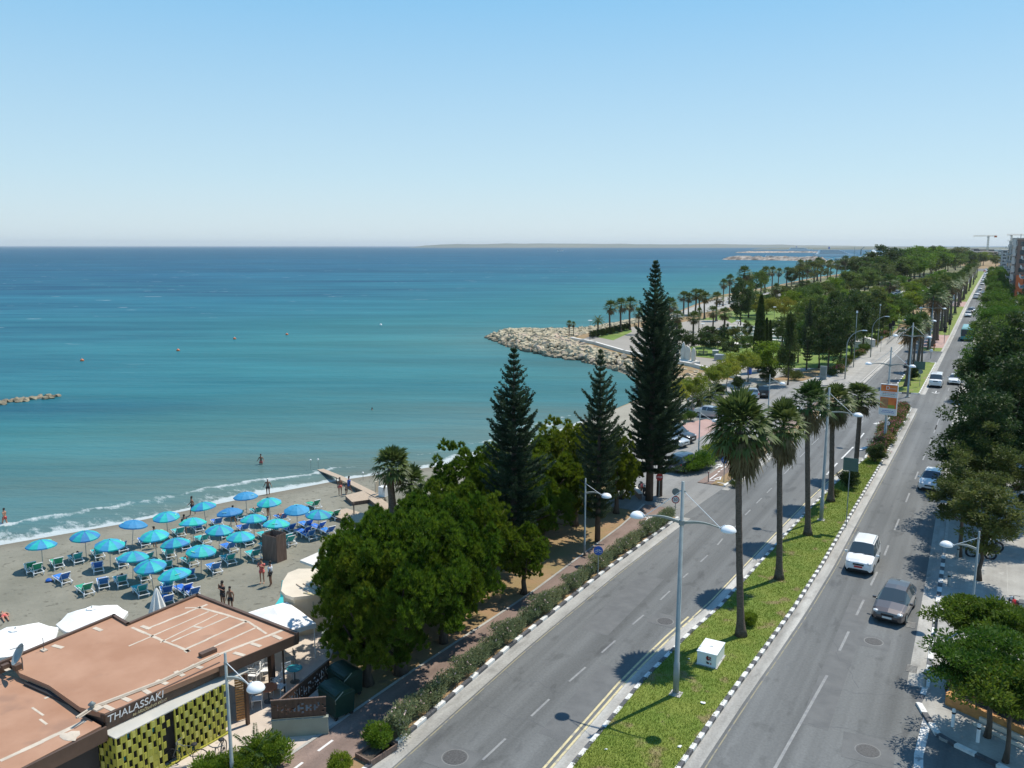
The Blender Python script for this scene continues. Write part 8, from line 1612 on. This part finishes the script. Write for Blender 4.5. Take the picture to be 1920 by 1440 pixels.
def house(lab, px, py, w_, d_, h, m, name='building', rz=0.0, roofm=None, floors=0, nwin=6, base=0.0, group=None, wm='glass', at=None):
    x, y = at if at else G(px, py); t = thing(name, lab, 'building', (x, y, base), rz, group); MB().box((0, d_ / 2, h / 2 - .5), (w_, d_, h + 1)).obj('wall', M[m], t); MB().box((0, d_ / 2, h + .15), (w_ + .4, d_ + .4, .3)).obj('roof', M[roofm or 'wallwhite'], t)
    MB().box((w_ * .2, d_ * .5, h + .3 + h * .05), (w_ * .2, d_ * .3, h * .1)).obj('stair_head', M[m], t)
    for f in range(floors):
        zf = h * (f + .5) / floors; wn = MB(); [wn.box((-w_ / 2 + w_ * (k + .5) / nwin, -.03, zf), (w_ / nwin * .55, .1, h / floors * .5)) for k in range(nwin)]; nn = max(2, int(nwin * d_ / w_)); [wn.box((-w_ / 2 - .03, d_ * (k + .5) / nn, zf), (.1, d_ / nn * .55, h / floors * .5)) for k in range(nn)]; wn.obj('window_row', M[wm], t)
    return t
M['apt1'] = mat('apartment_beige', (.46, .36, .29), .85, var=.08, scale=.2); M['apt2'] = mat('apartment_grey', (.34, .35, .34), .85, var=.08, scale=.2); M['apt3'] = mat('apartment_white', (.58, .56, .52), .85, var=.06, scale=.2); M['aptbrown'] = mat('apartment_brown', (.22, .15, .12), .85)
M['hangar'] = mat('warehouse_roof', (.10, .085, .085), .8); M['aptred'] = mat('apartment_orange', (.60, .15, .05), .8)
GB = 'low harbour buildings on the far shore'
for px, py, w_, d_, h, m, lab in [(1600, 495, 34, 14, 6.5, 'apt3', 'long low white marina building'), (1632, 495, 30, 16, 8, 'signback', 'grey-green glass-fronted marina building'), (1655, 494, 24, 14, 7, 'apt3', 'white marina building right of the glass-fronted one'), (1590, 497, 16, 10, 4, 'rockfar', 'small low hut on the marina mole'), (1700, 486, 60, 20, 8, 'apt1', 'wide beige building on the shore beyond the trees'), (1740, 484, 40, 20, 10, 'apt3', 'pale block above the tree tops'), (1720, 482, 50, 20, 9, 'apt2', 'grey shed row above the tree tops'), (1680, 482, 40, 20, 8, 'apt2', 'grey warehouse beyond the marina')]: house(lab, px, py, w_, d_, h, m, 'harbour_building', R(30), floors=2, nwin=9, group=GB)
t = thing('tent_roof', 'pointed white tent roof of the marina', 'canopy', (*G(1636, 493), 0)); MB().add([(-9, -9, 7), (9, -9, 7), (9, 9, 7), (-9, 9, 7), (0, 0, 17)], [(0, 1, 4), (1, 2, 4), (2, 3, 4), (3, 0, 4)]).obj('canopy', M['canvas'], t); [MB().tube([(sx, sy, 0), (sx, sy, 7)], .3, 5).obj('mast', M['white'], t) for sx in (-9, 9) for sy in (-9, 9)]
def ship(lab, px, py, L_, W_, decks, sc=1.0, rz=R(28), z=-2):
    x, y = G(px, py, -2); t = thing('ship', lab, 'ship', (x, y, z), rz); hl = []
    for zz, k in ((0, .92), (.055 * L_, 1)):
        hl += [(-L_ / 2 * k, -W_ / 2 * k, zz), (L_ * .32, -W_ / 2 * k, zz), (L_ / 2 * k, 0, zz), (L_ * .32, W_ / 2 * k, zz), (-L_ / 2 * k, W_ / 2 * k, zz)]
    MB().add(hl, [(0, 1, 2, 3, 4)[::-1], (5, 6, 7, 8, 9)] + [(i, (i + 1) % 5, 5 + (i + 1) % 5, 5 + i) for i in range(5)]).obj('hull', M['white'], t)
    dk = MB(); wn = MB()
    for k in range(decks): l = L_ * (.70 - .06 * k); zz = .055 * L_ + .019 * L_ * k; dk.box((-L_ * .06 - .02 * L_ * k, 0, zz + .012 * L_), (l, W_ * (.85 - .08 * k), .019 * L_)); wn.box((-L_ * .06 - .02 * L_ * k, 0, zz + .010 * L_), (l * .93, W_ * (.853 - .08 * k), .007 * L_))
    dk.obj('superstructure', M['white'], t); wn.obj('windows', M['glass'], t); MB().lathe([(.02 * L_, 0), (.013 * L_, .05 * L_)], (-L_ * .15, 0, .055 * L_ + .024 * L_ * decks), 10).obj('funnel', M['signblue'], t)
ship('white passenger ship moored behind the rock breakwater', 1566, 481, 95, 16, 5); ship('small white yacht in front of the passenger ship', 1551, 486, 22, 6, 2); ship('white boat behind the tip of the breakwater', 1443, 480, 20, 6, 2); ship('white yacht left of the passenger ship', 1540, 481, 35, 8, 3); ship('white motor boat far out on the open sea', 1051, 471, 30, 8, 2, rz=R(10)); ship('pale cargo ship on the horizon by the harbour', 1500, 470, 120, 18, 3, rz=R(20))
for px, py, yt, lab in [(1601, 488, 463, 'tall thin mast at the marina'), (1655, 488, 466, 'second thin mast at the marina')]: x, y = G(px, py); t = thing('mast', lab, 'mast', (x, y, 0)); h = hat(x, y, yt); MB().tube([(0, 0, 0), (0, 0, h)], [.45, .25], 6).obj('pole', M['steel'], t); MB().box((0, 0, h * .6), (4, .3, .3)).obj('crossbar', M['steel'], t)
for px, py, lab in [(1614, 478, 'small dark harbour crane left'), (1638, 477, 'small dark harbour crane'), (1660, 477, 'dark harbour crane right')]: x, y = G(px, py); t = thing('harbour_crane', lab, 'crane', (x, y, 0)); MB().box((0, 0, 7), (3, 3, 14), taper=.6).obj('tower', M['signback'], t); MB().tube([(0, 0, 13), (7, 0, 19)], .8, 4).obj('boom', M['signback'], t)
# town at the right
GT = 'apartment blocks at the right'
def block(lab, t0, s0, w_, d_, ytop, m, floors, nb, trim='apt2', rz=0.0):
    h = hat(t0, s0, ytop); t = thing('apartment_block', lab, 'building', (t0, s0, 0), rz, GT); MB().box((w_ / 2, d_ / 2, h / 2), (w_, d_, h)).obj('wall', M[m], t); fh = h / floors
    for f in range(floors):
        z = fh * f; wn = MB(); [wn.box((-.04, d_ * (k + .5) / nb, z + fh * .5), (.12, d_ / nb * .6, fh * .55)) for k in range(nb)]; n2 = max(2, int(nb * w_ / d_)); [wn.box((w_ * (k + .5) / n2, -.04, z + fh * .5), (w_ / n2 * .5, .12, fh * .5)) for k in range(n2)]; wn.obj('window_row', M['glass'], t)
        if f: b = MB(); b.box((-.75, d_ / 2, z), (1.4, d_ * .94, .18)); b.box((-1.42, d_ / 2, z + .55), (.08, d_ * .94, .9)); b.obj('balcony', M[trim], t)
    MB().box((w_ / 2, d_ / 2, h + .2), (w_ + .3, d_ + .3, .4)).obj('parapet', M[trim], t); MB().box((w_ * .5, d_ * .4, h + 1.5), (4, 5, 2.4)).obj('stair_head', M[m], t)
    for k in range(4): MB().tube([(w_ * .2 + k * w_ * .18, d_ * .2, h), (w_ * .2 + k * w_ * .18, d_ * .2, h + 2.2)], .12, 5).obj('aerial', M['steel_dark'], t)
    return t, h
x = lambda px, y: G(px, y)
t1, h1 = block('nearest apartment block at the right edge with pale balconies', 9.5, 338, 12, 26, 450, 'apt2', 7, 6, 'apt3'); t2, h2 = block('brown apartment block with an orange lower panel', 7.0, 384, 12, 24, 449, 'aptbrown', 7, 6, 'apt1'); MB().box((6, -.6, 5.2), (11, .6, 9)).obj('orange_panel', M['aptred'], t2)
MB().box((9, -.5, h2 / 2), (4, .5, h2 - .5)).obj('pale_strip', M['apt1'], t2)
block('pale apartment block behind the brown one', 6.0, 428, 14, 30, 448, 'apt3', 7, 7, 'apt2'); block('dark grey block behind the pale apartment block', 5.5, 480, 16, 40, 453, 'apt2', 7, 7, 'apt3'); block('blue-grey block where the road vanishes at the right', 4, 880, 40, 40, 469, 'apt2', 6, 7, 'apt3'); block('apartment block at the extreme right edge', 14, 300, 12, 26, 447, 'apt3', 7, 6, 'apt2')
for px, py, w_, d_, h, m, lab in [(1795, 482, 120, 60, 14, 'hangar', 'huge dark-roofed hall on the horizon beside the road'), (1752, 490, 22, 14, 11, 'apt3', 'white gabled building left of the far palms'), (1812, 492, 14, 10, 16, 'apt3', 'slim white tower-like building above the trees'), (1780, 493, 14, 10, 15, 'apt3', 'slim white building left of the dark hall'), (1830, 486, 60, 30, 12, 'apt1', 'beige building where the road vanishes'), (1845, 480, 90, 30, 12, 'apt3', 'long pale building at the vanishing point of the road')]: house(lab, px, py, w_, d_, h, m, 'town_building', R(5), 'hangar' if m == 'hangar' else None, 3, 8, group='town buildings on the horizon')
for px, py, yt, jl, jr, lab in [(1850, 483, 443, 46, 26, 'tall tower crane against the sky above the end of the road'), (1893, 483, 441, 14, 50, 'tower crane with red cab above the right-hand blocks'), (1905, 480, 452, 30, 20, 'small far tower crane behind the right-hand blocks')]:
    x_, y_ = G(px, py); h = hat(x_, y_, yt); t = thing('tower_crane', lab, 'crane', (x_, y_, 0), R(-29.9) * -1); k_ = 1.0; m_ = MB()
    pxm = dep(x_, y_) / F_; jl_, jr_ = 28 * pxm * jl / 46, 15 * pxm * jr / 26
    for sx in (-1, 1):
        for sy in (-1, 1): m_.tube([(sx, sy, 0), (sx, sy, h)], .3, 4)
    for z in range(0, int(h), 4): m_.tube([(-1, -1, z), (1, -1, z + 4)], .18, 3); m_.tube([(1, 1, z), (-1, 1, z + 4)], .18, 3)
    m_.obj('mast', M['sealant'], t); j = MB(); [j.tube([(-jl_, 0, h + dz), (jr_, 0, h + dz)], .32, 4) for dz in (0, 1.8)]; [j.tube([(-jl_ + i * 3, 0, h), (-jl_ + i * 3 + 1.5, 0, h + 1.8)], .15, 3) for i in range(int((jl_ + jr_) / 3))]; j.obj('jib', M['sealant'], t); MB().box((jr_ - 2, 0, h - .5), (4, 2, 3)).obj('counterweight', M['aptred'], t); MB().box((0, 1.5, h - 1), (2, 2, 2.5)).obj('cab', M['steel'], t)
# kiosk roof and stall among the right-hand trees
q = G(1905, 632, 3); t = thing('white_awning', 'pale arched awning between the trees at the right edge', 'awning', (*q, 0)); MB().tube([(-3, 0, 3.0), (3, 0, 3.0)], 1.8, 16).obj('roof', M['awning'], t); [MB().tube([(sx, sy, 0), (sx, sy, 2.6)], .08, 5).obj('post', M['steel'], t) for sx in (-2.6, 2.6) for sy in (-1.4, 1.4)]
# distant land
def ridge(name, pts, h, m, depth_=1500, z=-2.5):
    n = len(pts); vs = []
    for (px, dist), hh in zip(pts, h):
        a_ = math.atan2(px - 960, F_) ; X, Y = dist * math.tan(a_), dist; wx, wy = X * ca - Y * sa, X * sa + Y * ca; ux_, uy_ = wx / math.hypot(wx, wy), wy / math.hypot(wx, wy)
        vs += [(wx, wy, z), (wx + ux_ * depth_ * .5, wy + uy_ * depth_ * .5, hh), (wx + ux_ * depth_, wy + uy_ * depth_, z)]
    struct(name, MB().add(vs, [(3 * i + j, 3 * i + 3 + j, 3 * i + 4 + j, 3 * i + 1 + j) for i in range(n - 1) for j in range(2)]), M[m], True)
M['farland'] = mat('far_land', (.085, .10, .07), .95, scale=.0008, col2=(.15, .15, .10)); M['farhill'] = mat('far_hill', (.07, .085, .05), .95, scale=.001, col2=(.13, .13, .08))
rr = random.Random(8)
xs_ = list(range(770, 2200, 30)); ridge('far_hills', [(p, 11000) for p in xs_], [float(np.interp(p, [770, 830, 1000, 1200, 1400, 1600, 1900, 2200], [0, 46, 58, 50, 45, 20, -20, -20])) + rr.uniform(-5, 5) for p in xs_], 'farland', 4000)
xs_ = list(range(1400, 2200, 25)); ridge('peninsula_hills', [(p, 5200) for p in xs_], [float(np.interp(p, [1400, 1450, 1560, 1700, 1850, 2200], [-2, 4, 10, 14, 12, 10])) + rr.uniform(-3, 3) for p in xs_], 'farhill', 2500)

# ---- remove unused prototypes
for o in list(C.objects):
    if o.parent is None and o.location.z < -400 and o.type == 'EMPTY':
        for c in list(o.children):
            for g_ in list(c.children): bpy.data.objects.remove(g_)
            bpy.data.objects.remove(c)
        bpy.data.objects.remove(o)
for o in C.objects:
    for k in ('h0',):
        if k in o: del o[k]
# ================================================================ AIR
hz = MB(); hx0, hx1, hy0, hy1 = -26000, 9000, -400, 30000
hz.box(((hx0 + hx1) / 2, (hy0 + hy1) / 2, 70), (hx1 - hx0, hy1 - hy0, 200)); ho = hz.obj('haze', []); tag(ho, 'thin pale sea haze that softens the far shore', 'haze', kind='stuff')
mh = bpy.data.materials.new('haze'); mh.use_nodes = True; N = mh.node_tree.nodes; N.remove(N['Principled BSDF']); pv = N.new('ShaderNodeVolumePrincipled')
pv.inputs['Color'].default_value = (.90, .96, 1, 1); pv.inputs['Density'].default_value = .00004; pv.inputs['Anisotropy'].default_value = .2
mh.node_tree.links.new(pv.outputs[0], [n for n in N if n.type == 'OUTPUT_MATERIAL'][0].inputs['Volume']); ho.data.materials.append(mh)
